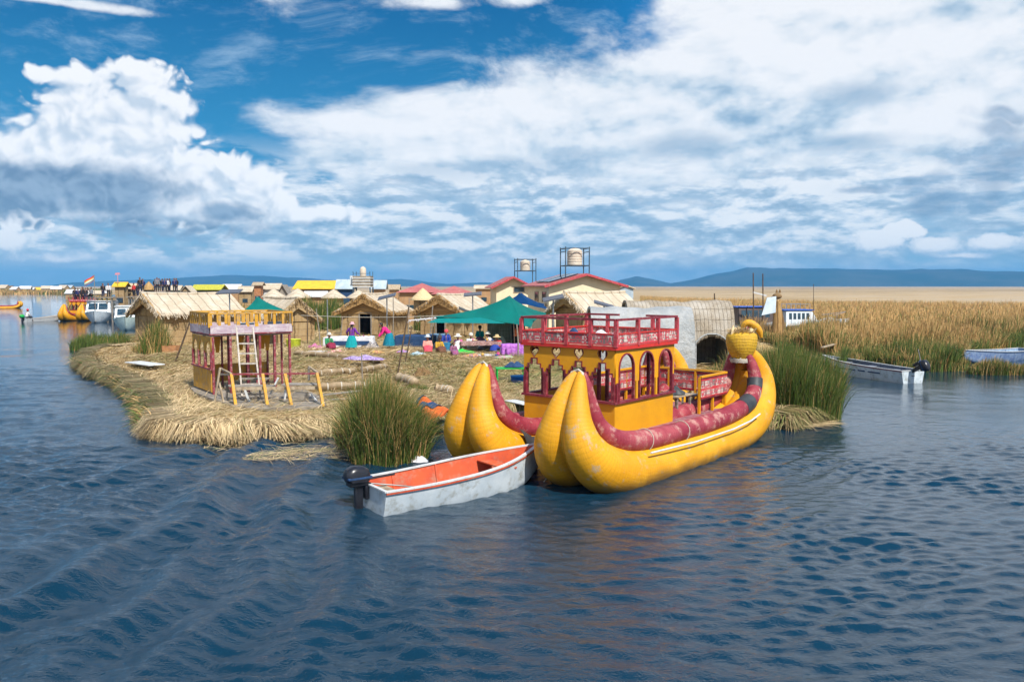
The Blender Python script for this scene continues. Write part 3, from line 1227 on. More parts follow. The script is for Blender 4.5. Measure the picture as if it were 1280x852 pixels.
st = strips('straw', np.concatenate([B_, E[0]]), np.concatenate([M_, E[1]]), np.concatenate([T_, E[2]]), np.concatenate([W_, E[3]]), MT['straw'], np.concatenate([TI, E[4]]), np.concatenate([DR, E[5]]), np.concatenate([SI, E[6]]))
tag(st, 'loose golden cut reeds strewn over the island and its edge', 'straw', kind='stuff')


def reeds(name, xy, z0, h, lean, w_, dryp, label=None, group=None, kind=None, cat='reeds', tint_lo=0.0, bend=.5):
    n_ = len(xy)
    z0 = np.broadcast_to(np.asarray(z0, float), (n_,))
    a = RNG.uniform(0, 2*PI, n_)
    l = np.abs(RNG.normal(0, lean, n_))
    l = np.where(RNG.uniform(0, 1, n_) < .13, l*2.6+.15, l)
    wind = np.array([.06, .0])
    base = np.stack([xy[:, 0], xy[:, 1], z0], 1)
    dx_ = np.cos(a)*l+wind[0]
    dy_ = np.sin(a)*l+wind[1]
    mid = base+np.stack([dx_*h*.35, dy_*h*.35, h*.55], 1)
    tip = base+np.stack([dx_*h*1.0, dy_*h*1.0, h*(1-bend*l*.6)], 1)
    tint = np.clip(RNG.beta(1.3, 1.6, n_), tint_lo, 1)
    dry = np.where(RNG.uniform(0, 1, n_) < dryp, RNG.uniform(.6, 1, n_), RNG.uniform(0, .15, n_))
    o = strips(name, base, mid, tip, np.broadcast_to(w_, (n_,)).astype(float), MT['reed'], tint, dry)
    tag(o, label, cat, group, kind)
    return o


def ell(n_, c, rx, ry, rot=0, edge=.0):
    r = np.sqrt(RNG.uniform(0, 1, n_))
    a = RNG.uniform(0, 2*PI, n_)
    x, y = r*np.cos(a)*rx, r*np.sin(a)*ry
    return np.stack([c[0]+x*math.cos(rot)-y*math.sin(rot), c[1]+x*math.sin(rot)+y*math.cos(rot)], 1), r
# ------------------------------------------------------------------ the big reed catamaran
DV = Vector((.643, .766, 0))
NV = Vector((-.766, .643, 0))
BO = DV*17.5+NV*10.7
BYAW = math.atan2(.766, .643)


def smooth_path(pts, n_=60):
    """Catmull-Rom through control points; pts: list of tuples of any length"""
    pts = [np.array(p, float) for p in pts]
    q = [2*pts[0]-pts[1]]+pts+[2*pts[-1]-pts[-2]]
    out_ = []
    m = len(pts)-1
    for k in range(n_+1):
        t = k/n_*m
        i = min(int(t), m-1)
        u = t-i
        a, b, c, d = q[i], q[i+1], q[i+2], q[i+3]
        out_.append(.5*((2*b)+(-a+c)*u+(2*a-5*b+4*c-d)*u*u+(-a+3*b-3*c+d)*u**3))
    return out_


def heart(cx, cz, s_):
    out_ = []
    for k in range(36):
        t = 2*PI*k/36
        x = 16*math.sin(t)**3
        y = 13*math.cos(t)-5*math.cos(2*t)-2*math.cos(3*t)-math.cos(4*t)
        out_.append((cx+x*s_/32, cz+(y+2.5)*s_/29))
    return out_


def quad_uv_panel(mb, a, b, z0, z1, th, u0=0.0):
    """upright cloth panel from a to b (x,y) with UV in metres"""
    a, b = Vector((a[0], a[1], 0)), Vector((b[0], b[1], 0))
    d = (b-a)
    L = d.length
    n_ = Vector((d.y, -d.x, 0)).normalized()*th
    seg = 14
    for s_ in (0, 1):
        off = n_ if s_ == 0 else Vector((0, 0, 0))
        for i in range(seg):
            t0, t1 = i/seg, (i+1)/seg
            w0 = n_*(.6*math.sin(t0*9)) if s_ == 0 else n_*.0
            w1 = n_*(.6*math.sin(t1*9)) if s_ == 0 else n_*.0
            vs = [a+d*t0+off+w0+Vector((0, 0, z0)), a+d*t1+off+w1+Vector((0, 0, z0)), a+d*t1+off+w1+Vector((0, 0, z1)), a+d*t0+off+w0+Vector((0, 0, z1))]
            uv = [(u0+t0*L, 0), (u0+t1*L, 0), (u0+t1*L, z1-z0), (u0+t0*L, z1-z0)]
            mb._add(vs, [(0, 1, 2, 3) if s_ == 0 else (3, 2, 1, 0)], [uv if s_ == 0 else uv[::-1]])
    return mb


def make_reed_boat(label, group=None, detail=True, head=True):
    T = empty('reed_boat', BO, BYAW, label, 'reed boat', group)
    rollpath = [(-4.10, 2.42, .06), (-4.20, 2.24, .13), (-4.37, 1.85, .215), (-4.47, 1.42, .30), (-4.42, .97, .41), (-4.06, .55, .50), (-3.45, .30, .53), (-2.6, .19, .52), (-1.2, .16, .52), (.5, .17, .52), (2.0, .22, .50),
                (3.1, .38, .50), (3.9, .70, .47), (4.33, 1.15, .41), (4.42, 1.62, .34), (4.25, 2.05, .25), (4.02, 2.32, .17)]

    def rr_at(z, bow):
        zs, rs = ([.5, .97, 1.42, 1.85, 2.24, 2.5], [.5, .41, .30, .215, .13, .06]) if bow else ([.6, 1.15, 1.62, 2.05, 2.4], [.49, .41, .34, .25, .15])
        return float(np.interp(z, zs, rs))
    mar = [(-4.04, 2.42, .05), (-4.03, 2.1, .11), (-4.02, 1.7, .15), (-3.88, 1.3, .19), (-3.42, .98, .23), (-2.6, .84, .24), (-1.2, .79, .235), (.6, .80, .235), (2.1, .88, .235), (3.1, 1.03, .225), (3.62, 1.30, .21), (3.83, 1.68, .18), (3.80, 2.05, .14), (3.72, 2.28, .09)]
    for (cy, sgn) in ((-1.225, -1), (1.40, 1)):
        hn = 'pontoon'
        H = None
        for k, off in ((0, -.475), (1, .475)):
            sp = smooth_path(rollpath, 76)
            pth, rad = [], []
            for i, p in enumerate(sp):
                # rolls taper and stay pressed together towards both tips
                pth.append((p[0], cy+math.copysign(min(abs(off), p[2]*.93), off), p[1]))
                rad.append(max(.05, p[2]))
            mb = MB()
            mb.tube(pth, rad, n=26 if detail else 12)
            o = mb.build('hull_roll', MT['roll_yellow'], T, smooth=60)
        # inner fairing between the rolls (reed core)
        sp = smooth_path(rollpath, 40)
        mb = MB()
        mb.tube([(p[0]*.985, cy, p[1]+.05) for p in sp[5:-4]], [max(.04, p[2]*(.72 if p[0] < 1.5 else .86)) for p in sp[5:-4]], n=14)
        mb.build('reed_core', MT['roll_yellow'], T, smooth=60)
        # maroon gunwale rolls
        for off in (-.62, .62):
            sp = smooth_path(mar, 60)
            pth, rad = [], []
            for p in sp:
                pth.append((p[0], cy+math.copysign(min(.62, rr_at(p[1], p[0] < 0)*1.22), off), p[1]))
                rad.append(p[2])
            mb = MB()
            mb.tube(pth, rad, n=18 if detail else 8)
            g = mb.build('gunwale_roll', MT['roll_maroon'], T, smooth=60)
            if detail and sgn < 0 and off < 0:
                for (i0, wd) in ((40, .13), (48, .09)):
                    b_ = MB()
                    b_.tube([pth[i0-1], pth[i0], pth[i0+1], pth[i0+2]], [rad[i0]+.012]*4, n=18, caps=False)
                    b_.build('rubber_band', MT['dark_rubber'], g, smooth=60)
                for i0 in (24, 29, 45):
                    b_ = MB()
                    c = Vector(pth[i0])
                    ring = [c+Vector((.05*math.sin(a), math.cos(a)*(rad[i0]+.012), math.sin(a)*(rad[i0]+.012))) for a in np.linspace(0, 2*PI, 20)]
                    b_.tube(ring, .010, n=5)
                    b_.build('lashing', MT['rope'], g, smooth=60)
        # tip binding
        mb = MB()
        mb.tube([(-4.19, cy-.16, 2.30), (-4.13, cy-.13, 2.42), (-4.09, cy, 2.47), (-4.13, cy+.13, 2.42), (-4.19, cy+.16, 2.30)], .035, n=6)
        mb.build('tip_binding', MT['rope'], T, smooth=60)
    if detail:
        mb = MB()
        mb.tube([(-2.75, -2.17, .66), (-.8, -2.22, .61), (1.2, -2.22, .63), (2.3, -2.21, .70), (2.9, -2.19, .80)], .022, n=6)
        mb.build('side_batten', MT['white_paint'], T)
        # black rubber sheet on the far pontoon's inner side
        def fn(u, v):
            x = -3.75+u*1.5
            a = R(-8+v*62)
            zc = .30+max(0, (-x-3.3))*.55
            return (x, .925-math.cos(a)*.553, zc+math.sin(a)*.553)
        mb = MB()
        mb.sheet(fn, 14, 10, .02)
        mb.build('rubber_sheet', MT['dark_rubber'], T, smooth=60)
    # deck
    mb = MB()
    x = -3.0
    while x < 3.35:
        mb.box((x+.075, 0.15, .80+random.uniform(-.004, .004)), (.142, 2.75, .04))
        x += .15
    mb.build('deck', MT['pink_deck'], T)
    # cabin ----------------------------------------------------------
    X0, X1, Y0, Y1 = -2.40, .27, -1.03, 1.58
    ZB, ZS, ZW, ZT = .82, 1.55, 2.76, 3.46
    YP, MA = MT['yellow_paint'], MT['maroon']
    C = MB()
    C.box(((X0+.02), (Y0+Y1)/2, (ZB+ZS)/2), (.04, Y1-Y0, ZS-ZB))
    C.build('lower_wall', YP, T)
    C = MB()
    C.box(((X0+X1)/2+.02, Y0+.02, (ZB+ZS)/2), (X1-X0-.04, .04, ZS-ZB))
    C.build('lower_wall', YP, T)
    C = MB()
    C.box(((X0+X1)/2+.02, Y1-.02, (ZB+ZS)/2), (X1-X0-.04, .04, ZS-ZB))
    C.build('lower_wall', YP, T)
    for y_ in (Y0+.35, Y1-.35):
        C = MB()
        C.box((X1-.02, y_, (ZB+ZS)/2), (.04, .66, ZS-ZB))
        C.build('lower_wall', YP, T)
    C = MB()
    C.box((X0, (Y0+Y1)/2, ZS+.02), (.11, Y1-Y0+.10, .05))
    C.box(((X0+X1)/2+.05, Y0, ZS+.021), (X1-X0-.01, .11, .05))
    C.box(((X0+X1)/2+.05, Y1, ZS+.021), (X1-X0-.01, .11, .05))
    C.build('sill', MA, T)
    # front wall: stepped arches and hearts (in the y-z plane)
    Wd = Y1-Y0
    nb = 4
    bw = Wd/nb
    outer = [(0, 2.14)]
    for i in range(nb):
        c = bw*(i+.5)
        for (hx, hz0, hz1) in ((.27, 2.14, 2.23), (.19, 2.23, 2.33), (.09, 2.33, 2.46)):
            outer += [(c-hx, hz0), (c-hx, hz1)]
        for (hx, hz0, hz1) in ((.09, 2.46, 2.33), (.19, 2.33, 2.23), (.27, 2.23, 2.14)):
            outer += [(c+hx, hz0), (c+hx, hz1)]
    outer += [(Wd, 2.14), (Wd, ZW), (0, ZW)]
    holes = [heart(bw*(i+.5), 2.615, .25) for i in range(nb)]
    Mx = Matrix(((0, 0, 1, X0), (1, 0, 0, Y0), (0, 1, 0, 0), (0, 0, 0, 1)))
    shape2d(outer, holes, .035, 'upper_wall', YP, T, Mx)
    # maroon edging of the steps and hearts
    C = MB()
    for i in range(nb):
        c = Y0+bw*(i+.5)
        pts_ = [(-.27, 2.10), (-.27, 2.23), (-.19, 2.23), (-.19, 2.33), (-.09, 2.33), (-.09, 2.46), (.09, 2.46), (.09, 2.33), (.19, 2.33), (.19, 2.23), (.27, 2.23), (.27, 2.10)]
        for a, b in zip(pts_[:-1], pts_[1:]):
            va, vb = Vector((X0-.012, c+a[0], a[1])), Vector((X0-.012, c+b[0], b[1]))
            d = (vb-va).normalized()*.012
            C.beam(va-d, vb+d, .026, .05, up=(1, 0, 0))
    C.build('step_edging', MA, T)
    for i in range(nb):
        C = MB()
        hp = heart(Y0+bw*(i+.5), 2.615, .262)
        C.tube([(X0-.016, a, b) for a, b in hp+[hp[0]]], .009, n=4, caps=False)
        C.build('heart_edging', MA, T)
    for i in range(nb+1):
        y_ = Y0+bw*i
        y_ = min(max(y_, Y0+.04), Y1-.04)
        C = MB()
        C.beam((X0+.005, y_, ZS+.045), (X0+.005, y_, 2.15), .08, .09)
        C.build('window_post', MA, T)
    # side walls with round arches (x-z plane)
    Ln = X1-X0
    for yy, nm in ((Y0, 1), (Y1, 1)):
        n3 = 3
        bw3 = Ln/n3
        outer = [(0, 2.0)]
        for i in range(n3):
            c = bw3*(i+.5)
            r0 = .315
            outer.append((c-r0, 2.0))
            for k in range(19):
                a = PI-PI*k/18
                outer.append((c+r0*math.cos(a), 2.33+r0*math.sin(a)*1.05))
            outer.append((c+r0, 2.0))
        outer += [(Ln, 2.0), (Ln, ZW), (0, ZW)]
        My = Matrix(((1, 0, 0, X0), (0, 0, -1, yy), (0, 1, 0, 0), (0, 0, 0, 1)))
        shape2d(outer, [], .035, 'arched_wall', YP, T, My)
        for i in range(n3):
            c = X0+bw3*(i+.5)
            C = MB()
            sg = -1 if yy == Y0 else 1
            pth = [(c-r0, yy+sg*.01, ZS+.04), (c-r0, yy+sg*.01, 2.33)]+[(c+r0*math.cos(PI-PI*k/14), yy+sg*.01, 2.33+r0*1.05*math.sin(PI*k/14)) for k in range(1, 15)]+[(c+r0, yy+sg*.01, ZS+.04)]
            for a, b in zip(pth[:-1], pth[1:]):
                C.beam(a, b, .035, .07, up=(0, 1, 0))
            C.build('arch_frame', MA, T)
        for i in range(n3+1):
            C = MB()
            xx = min(max(X0+bw3*i, X0+.06), X1-.05)
            C.beam((xx, yy, ZS+.045), (xx, yy, 2.02), .075, .075)
            C.build('arch_post', YP if 0 < i < n3 else MA, T)
    # back posts and inner posts
    for (xx, y_) in ((X1-.04, -.35), (X1-.04, .9), (-1.05, .3), (X0+.3, Y1-.35)):
        C = MB()
        C.beam((xx, y_, ZB), (xx, y_, ZW), .075)
        C.build('inner_post', MA, T)
    C = MB()
    C.box((X1-.02, (Y0+Y1)/2, 2.66), (.04, Wd-.1, .16))
    C.build('door_lintel', YP, T)
    # upper floor and trims
    C = MB()
    C.box(((X0+X1)/2, (Y0+Y1)/2, ZW+.04), (Ln+.08, Wd+.08, .06))
    C.build('upper_floor', MT['wood_pale'], T)
    C = MB()
    e = .06
    for (a, b) in (((X0-e, Y0-e), (X1+e, Y0-e)), ((X1+e, Y0-e), (X1+e, Y1+e)), ((X1+e, Y1+e), (X0-e, Y1+e)), ((X0-e, Y1+e), (X0-e, Y0-e))):
        dd = Vector((b[0]-a[0], b[1]-a[1], 0)).normalized()*.012
        C.beam(Vector((a[0], a[1], ZW+.045))-dd, Vector((b[0], b[1], ZW+.045))+dd, .03, .085)
    C.build('red_trim', MT['red_trim'], T)
    C = MB()
    e = .050
    zb0, zb1 = ZW+.10, ZW+.345
    cs = [(X0-e, Y0-e), (X1+e, Y0-e), (X1+e, Y1+e), (X0-e, Y1+e)]
    u0 = 0
    for k in range(4):
        a, b = cs[k], cs[(k+1) % 4]
        quad_uv_panel(C, a, b, zb0, zb1, .012, u0)
        u0 += math.hypot(b[0]-a[0], b[1]-a[1])
    C.build('woven_band', MT['woven'], T, smooth=0)
    C = MB()
    for k in range(4):
        a, b = Vector((*cs[k], zb1+.015)), Vector((*cs[(k+1) % 4], zb1+.015))
        C.beam(a, b, .05, .03)
    C.build('band_rail', MT['red_trim'], T)
    # top railing
    C = MB()
    for k in range(4):
        a, b = Vector((*cs[k], ZT-.02)), Vector((*cs[(k+1) % 4], ZT-.02))
        if k == 1:
            b = a.lerp(b, .32)
        C.beam(a, b, .065, .05)
        if k == 1:
            a2, b2 = Vector((*cs[1], ZT-.02)).lerp(Vector((*cs[2], ZT-.02)), .62), Vector((*cs[2], ZT-.02))
            C.beam(a2, b2, .065, .05)
    C.build('top_rail', MT['maroon'], T)
    np_ = {0: 3, 1: 4, 2: 3, 3: 4}
    for k in range(4):
        a, b = Vector((*cs[k], 0)), Vector((*cs[(k+1) % 4], 0))
        m = np_[k]
        for i in range(m):
            if k == 1 and i == 2:
                continue
            p = a.lerp(b, i/m)
            C = MB()
            C.beam((p.x, p.y, ZW+.07), (p.x, p.y, ZT-.045), .09, .07)
            C.build('rail_post', MT['pink_paint'], T)
    # rear platform rails ------------------------------------------------
    RX0, RX1 = 1.75, 3.3
    segs_ = [((RX0, Y0), (RX1, Y0)), ((RX1, Y0+.05), (RX1, Y1)), ((RX1, Y1), (.35, Y1))]
    for a, b in segs_:
        C = MB()
        C.beam((a[0], a[1], 1.80), (b[0], b[1], 1.80), .07, .05)
        C.build('deck_rail', YP, T)
        C = MB()
        quad_uv_panel(C, a, b, 1.24, 1.72, .02)
        C.build('woven_panel', MT['woven_panel'], T, smooth=0)
        C = MB()
        C.beam((a[0], a[1], 1.22), (b[0], b[1], 1.22), .05, .05)
        C.beam((a[0], a[1], 1.745), (b[0], b[1], 1.745), .045, .04)
        C.build('panel_batten', MA, T)
        m = max(2, int((Vector(b)-Vector(a)).length/.8))
        for i in range(m+1):
            p = Vector((*a, 0)).lerp(Vector((*b, 0)), i/m)
            C = MB()
            C.beam((p.x, p.y+.03, .82), (p.x, p.y+.03, 1.775), .06, .06)
            C.build('rail_post', YP, T)
    # benches inside
    for (cx, cy_, lx, ly) in ((-1.1, Y0+.28, 1.9, .34), (-1.1, Y1-.28, 1.9, .34)):
        C = MB()
        C.box((cx, cy_, 1.28), (lx, ly, .04))
        for dx_ in (-lx/2+.1, lx/2-.1):
            C.box((cx+dx_, cy_, 1.04), (.05, ly-.04, .44))
        C.build('bench', MT['woven_brown'], T)
    if head:
        hc = Vector((3.82, -1.225, 2.55))
        prof = [(.12, -.42), (.24, -.40), (.27, -.36), (.33, -.27), (.40, -.12), (.435, .04), (.44, .18), (.42, .28), (.36, .33), (.22, .36), (.02, .37)]
        C = MB()
        C.lathe(prof, hc, n=28, sx=1.0, sy=.98)
        h = C.build('figurehead', MT['head_weave'], T, smooth=50)
        C = MB()
        C.lathe([(.22, -.50), (.30, -.49), (.31, -.40), (.24, -.38)], hc, n=24)
        for k in range(10):
            a = 2*PI*k/10
            C.tube([hc+Vector((.29*math.cos(a), .29*math.sin(a), -.5)), hc+Vector((.32*math.cos(a+.2), .32*math.sin(a+.2), -.42)), hc+Vector((.28*math.cos(a+.4), .28*math.sin(a+.4), -.36))], .018, n=5)
        C.build('neck_lashing', MT['rope'], h, smooth=50)
        # ragged reed collar on top
        C = MB()
        for k in range(260):
            a = random.uniform(0, 2*PI)
            r0 = random.uniform(.08, .33)
            z0 = hc.z+.30+(.33-r0)*.22
            L = random.uniform(.06, .20)
            p0 = Vector((hc.x+r0*math.cos(a), hc.y+r0*math.sin(a), z0))
            d = Vector((math.cos(a)*.6, math.sin(a)*.6, .65+random.uniform(-.4, .4))).normalized()
            C.beam(p0, p0+d*L, random.uniform(.015, .035), .006)
        C.build('reed_tuft', MT['cream_reed'], h, smooth=0)
        for (ox, oy, s_) in ((-.26, .14, 1.0),):
            C = MB()
            c = hc+Vector((ox, oy, .28))
            C.lathe([(.12, 0), (.10, .1), (.05, .2), (.005, .28)], c, n=10, sy=.6)
            C.build('ear', MT['cream_reed'], h, smooth=50)
        # curled snout / crest of twisted reed
        C = MB()
        c = hc+Vector((.0, -.05, .36))
        pth = [c+Vector((.0, .02, .06)), c+Vector((.03, -.02, .20)), c+Vector((.08, -.13, .25)), c+Vector((.16, -.27, .17)), c+Vector((.22, -.38, .02)), c+Vector((.24, -.43, -.16))]
        sp = smooth_path([tuple(p)+(r0,) for p, r0 in zip(pth, (.05, .09, .10, .10, .08, .03))], 24)
        C.tube([p[:3] for p in sp], [p[3] for p in sp], n=12)
        C.build('crest', MT['roll_yellow_head'], h, smooth=50)
        C = MB()
        C.ball(c+Vector((.05, -.06, .10)), .08, 10, 8)
        C.build('tongue', MT['maroon'], h, smooth=50)
        C = MB()
        C.ball(c+Vector((.04, -.20, .0)), .10, 10, 8, (1, 1, 1.1))
        C.build('cheek', MT['cream_reed'], h, smooth=50)
    return T


MT['roll_cord'] = mat('yellow_stained_cord', (.50, .27, .04), (.34, .2, .05), rough=.9, bmp=.2)
MT['pink_deck'] = mat('faded_maroon_deck', (.34, .12, .15), (.24, .08, .1), rough=.8, scale=4, dirt=(.4, .3, .24), dirt_amt=.5, bmp=.3)
MT['cream_reed'] = mat('cream_cut_reed', (.66, .52, .30), (.5, .36, .18), rough=.8, scale=14, bmp=.4)
MT['roll_yellow_head'] = m_roll('golden_twisted_reed', (.72, .40, .02), (.62, .30, .02), (.30, .16, .05), 90, .5)


def m_head():
    m, nt, b = new_mat('golden_reed_weave')
    o = tc(nt)
    x, y, z = sep(nt, o)
    ribs = ((z+noise(nt, o, 4, 2)*.04)*150).sin()
    f = noise(nt, vmap(nt, o, (30, 30, 4)), 1, 4, .7)
    c = mixc(nt, noise(nt, o, 3, 4).step(.35, .7), (.74, .44, .012), (.62, .36, .02))
    c = mixc(nt, f.step(.45, .7)*.6, c, (.34, .18, .03))
    c = mixc(nt, ribs.step(-1, -.4, 1, 0)*.4, c, (.26, .14, .02))
    lnk(nt, c, b.inputs['Base Color'])
    b.inputs['Roughness'].default_value = .6
    bump(nt, b, ribs*.25+f*1.5, .8, .02)
    return m


MT['head_weave'] = m_head()

big = make_reed_boat('large yellow twin-hulled reed boat with maroon rolls, heart cut-outs and a railed upper deck')

# bundles left on the upper deck
def cabin_world(x, y, z):
    c, s_ = math.cos(BYAW), math.sin(BYAW)
    return Vector((BO.x+x*c-y*s_, BO.y+x*s_+y*c, z))


def rag(name, loc, rx, ry, h, m_, label, cat, seed=0, rz=0, group=None):
    """crumpled heap of cloth"""
    rr = random.Random(seed)
    ph = [rr.uniform(0, 6.3) for _ in range(6)]

    def fn(u, v):
        x, y = (u-.5)*2, (v-.5)*2
        # square to disc
        X_ = x*math.sqrt(max(0, 1-y*y/2))
        Y_ = y*math.sqrt(max(0, 1-x*x/2))
        r = math.hypot(X_, Y_)
        z = h*(1-r**2.2)*(1+.35*math.sin(4*X_+ph[0])*math.sin(5*Y_+ph[1])+.2*math.sin(9*X_+ph[2]+3*Y_))
        k = 1+.14*math.sin(5*math.atan2(Y_, X_)+ph[3])
        return (X_*rx*k, Y_*ry*k, max(z, 0)+.012)
    mb = MB()
    mb.sheet(fn, 18, 18, .01)
    o = mb.build(name, m_, None, smooth=60)
    o.location = loc
    o.rotation_euler = (0, 0, rz)
    return tag(o, label, cat, group)


rag('blanket', cabin_world(-1.3, .95, 2.835), .55, .3, .22, MT['blue_grey_cloth'] if 'blue_grey_cloth' in MT else MT['blue_dark'], 'crumpled dark blue blanket on the upper deck of the big reed boat', 'blanket', 3, BYAW+PI/2)
rag('blanket', cabin_world(-1.2, .0, 2.835), .6, .35, .2, MT['white_cloth'], 'pale grey crumpled blanket on the upper deck of the big reed boat', 'blanket', 5, BYAW+PI/2)
# a bench and table with things on the rear deck
def stool(loc, rz, lx, ly, hh, m_, label, cat='stool', mleg=None, leg=.05, name='stool', group=None):
    t = empty(name, loc, rz, label, cat, group)
    C = MB()
    C.box((0, 0, hh-.02), (lx, ly, .035))
    C.build('seat' if cat == 'stool' else 'table_top', m_, t, bevel=.004)
    for sx in (-1, 1):
        for sy in (-1, 1):
            C = MB()
            C.beam((sx*(lx/2-.05), sy*(ly/2-.05), 0), (sx*(lx/2-.05), sy*(ly/2-.05), hh-.038), leg)
            C.build('leg', mleg or m_, t)
    return t


stool(cabin_world(1.35, -.55, .822), BYAW, .8, .5, .52, MT['wood_pale'], 'plain wooden table under the dark net heap on the rear deck', 'table', MT['wood_grey'], name='table')
rag('net_heap', cabin_world(1.35, -.5, 1.345), .38, .24, .16, MT['dark_rubber'], 'dark heap of netting on the wooden table of the big reed boat', 'net', 11, BYAW)
stool(cabin_world(2.3, -.45, .822), BYAW+.2, .5, .4, .42, MT['wood_grey'], 'small grey wooden stool behind the woven rail of the big reed boat', 'stool')

# ------------------------------------------------------------------ small white and orange motor boat


def outboard(name, parent, loc, rz=0, tilt=0.0, s_=1.0, cowl=None, as_part=True):
    t = bpy.data.objects.new(name, None)
    COL.objects.link(t)
    t.parent = parent
    t.location = loc
    t.rotation_euler = (0, tilt, rz)
    t.scale = (s_, s_, s_)
    # x points astern
    C = MB()
    prof = [(-.24, .00), (-.26, .10), (-.22, .24), (-.10, .31), (.10, .32), (.24, .26), (.28, .12), (.24, .0)]
    for k, wv in ((0, .17),):
        n_ = 9
        vs, fs = [], []
        for j in range(n_):
            v = -1+2*j/(n_-1)
            sh_ = math.sqrt(max(0, 1-abs(v)**3.2*.75))
            for (x, z) in prof:
                vs.append((x*(.55+.45*sh_), v*wv, .52+z*(.35+.65*sh_)))
        m = len(prof)
        for j in range(n_-1):
            for i in range(m):
                i2 = (i+1) % m
                fs.append((j*m+i, j*m+i2, (j+1)*m+i2, (j+1)*m+i))
        fs.append(tuple(reversed(range(m))))
        fs.append(tuple(range((n_-1)*m, n_*m)))
        C._add(vs, fs)
    C.build('cowl', cowl or MT['black'], t, smooth=50)
    C = MB()
    C.box((0, 0, .60), (.525, .345, .05))
    C.build('stripe', MT['blue_dark'], t, bevel=.01)
    C = MB()
    C.box((0, 0, .47), (.40, .24, .10))
    C.box((-.02, 0, .12), (.17, .12, .65))
    C.box((-.2, 0, .30), (.14, .22, .34))
    C.build('mid_section', MT['black'], t, bevel=.02)
    C = MB()
    C.box((-.02, 0, -.28), (.20, .07, .34))
    C.box((.03, 0, -.16), (.34, .19, .02))
    C.lathe([(.01, -.22), (.05, -.16), (.06, .02), (.05, .14), (.02, .18)], n=12, M=Matrix.Translation((0.0, 0, -.42)) @ Matrix.Rotation(PI/2, 4, 'Y'))
    C.prism([(-.08, -.008, -.45), (.06, -.008, -.45), (.02, -.008, -.62), (-.02, -.008, -.62)], (0, .016, 0))
    C.build('lower_unit', MT['black'], t, bevel=.006)
    C = MB()
    for k in range(3):
        a = 2*PI*k/3+.4
        c = Vector((.21, .10*math.cos(a), -.42+.10*math.sin(a)))
        C.box(c, (.015, .16, .09), rx=a, rz=.35)
    C.build('propeller', MT['grey_metal'], t)
    C = MB()
    C.tube([(-.25, .0, .52), (-.5, .03, .54), (-.82, .06, .56)], [.022, .02, .026], n=8)
    C.build('tiller', MT['black'], t)
    return t


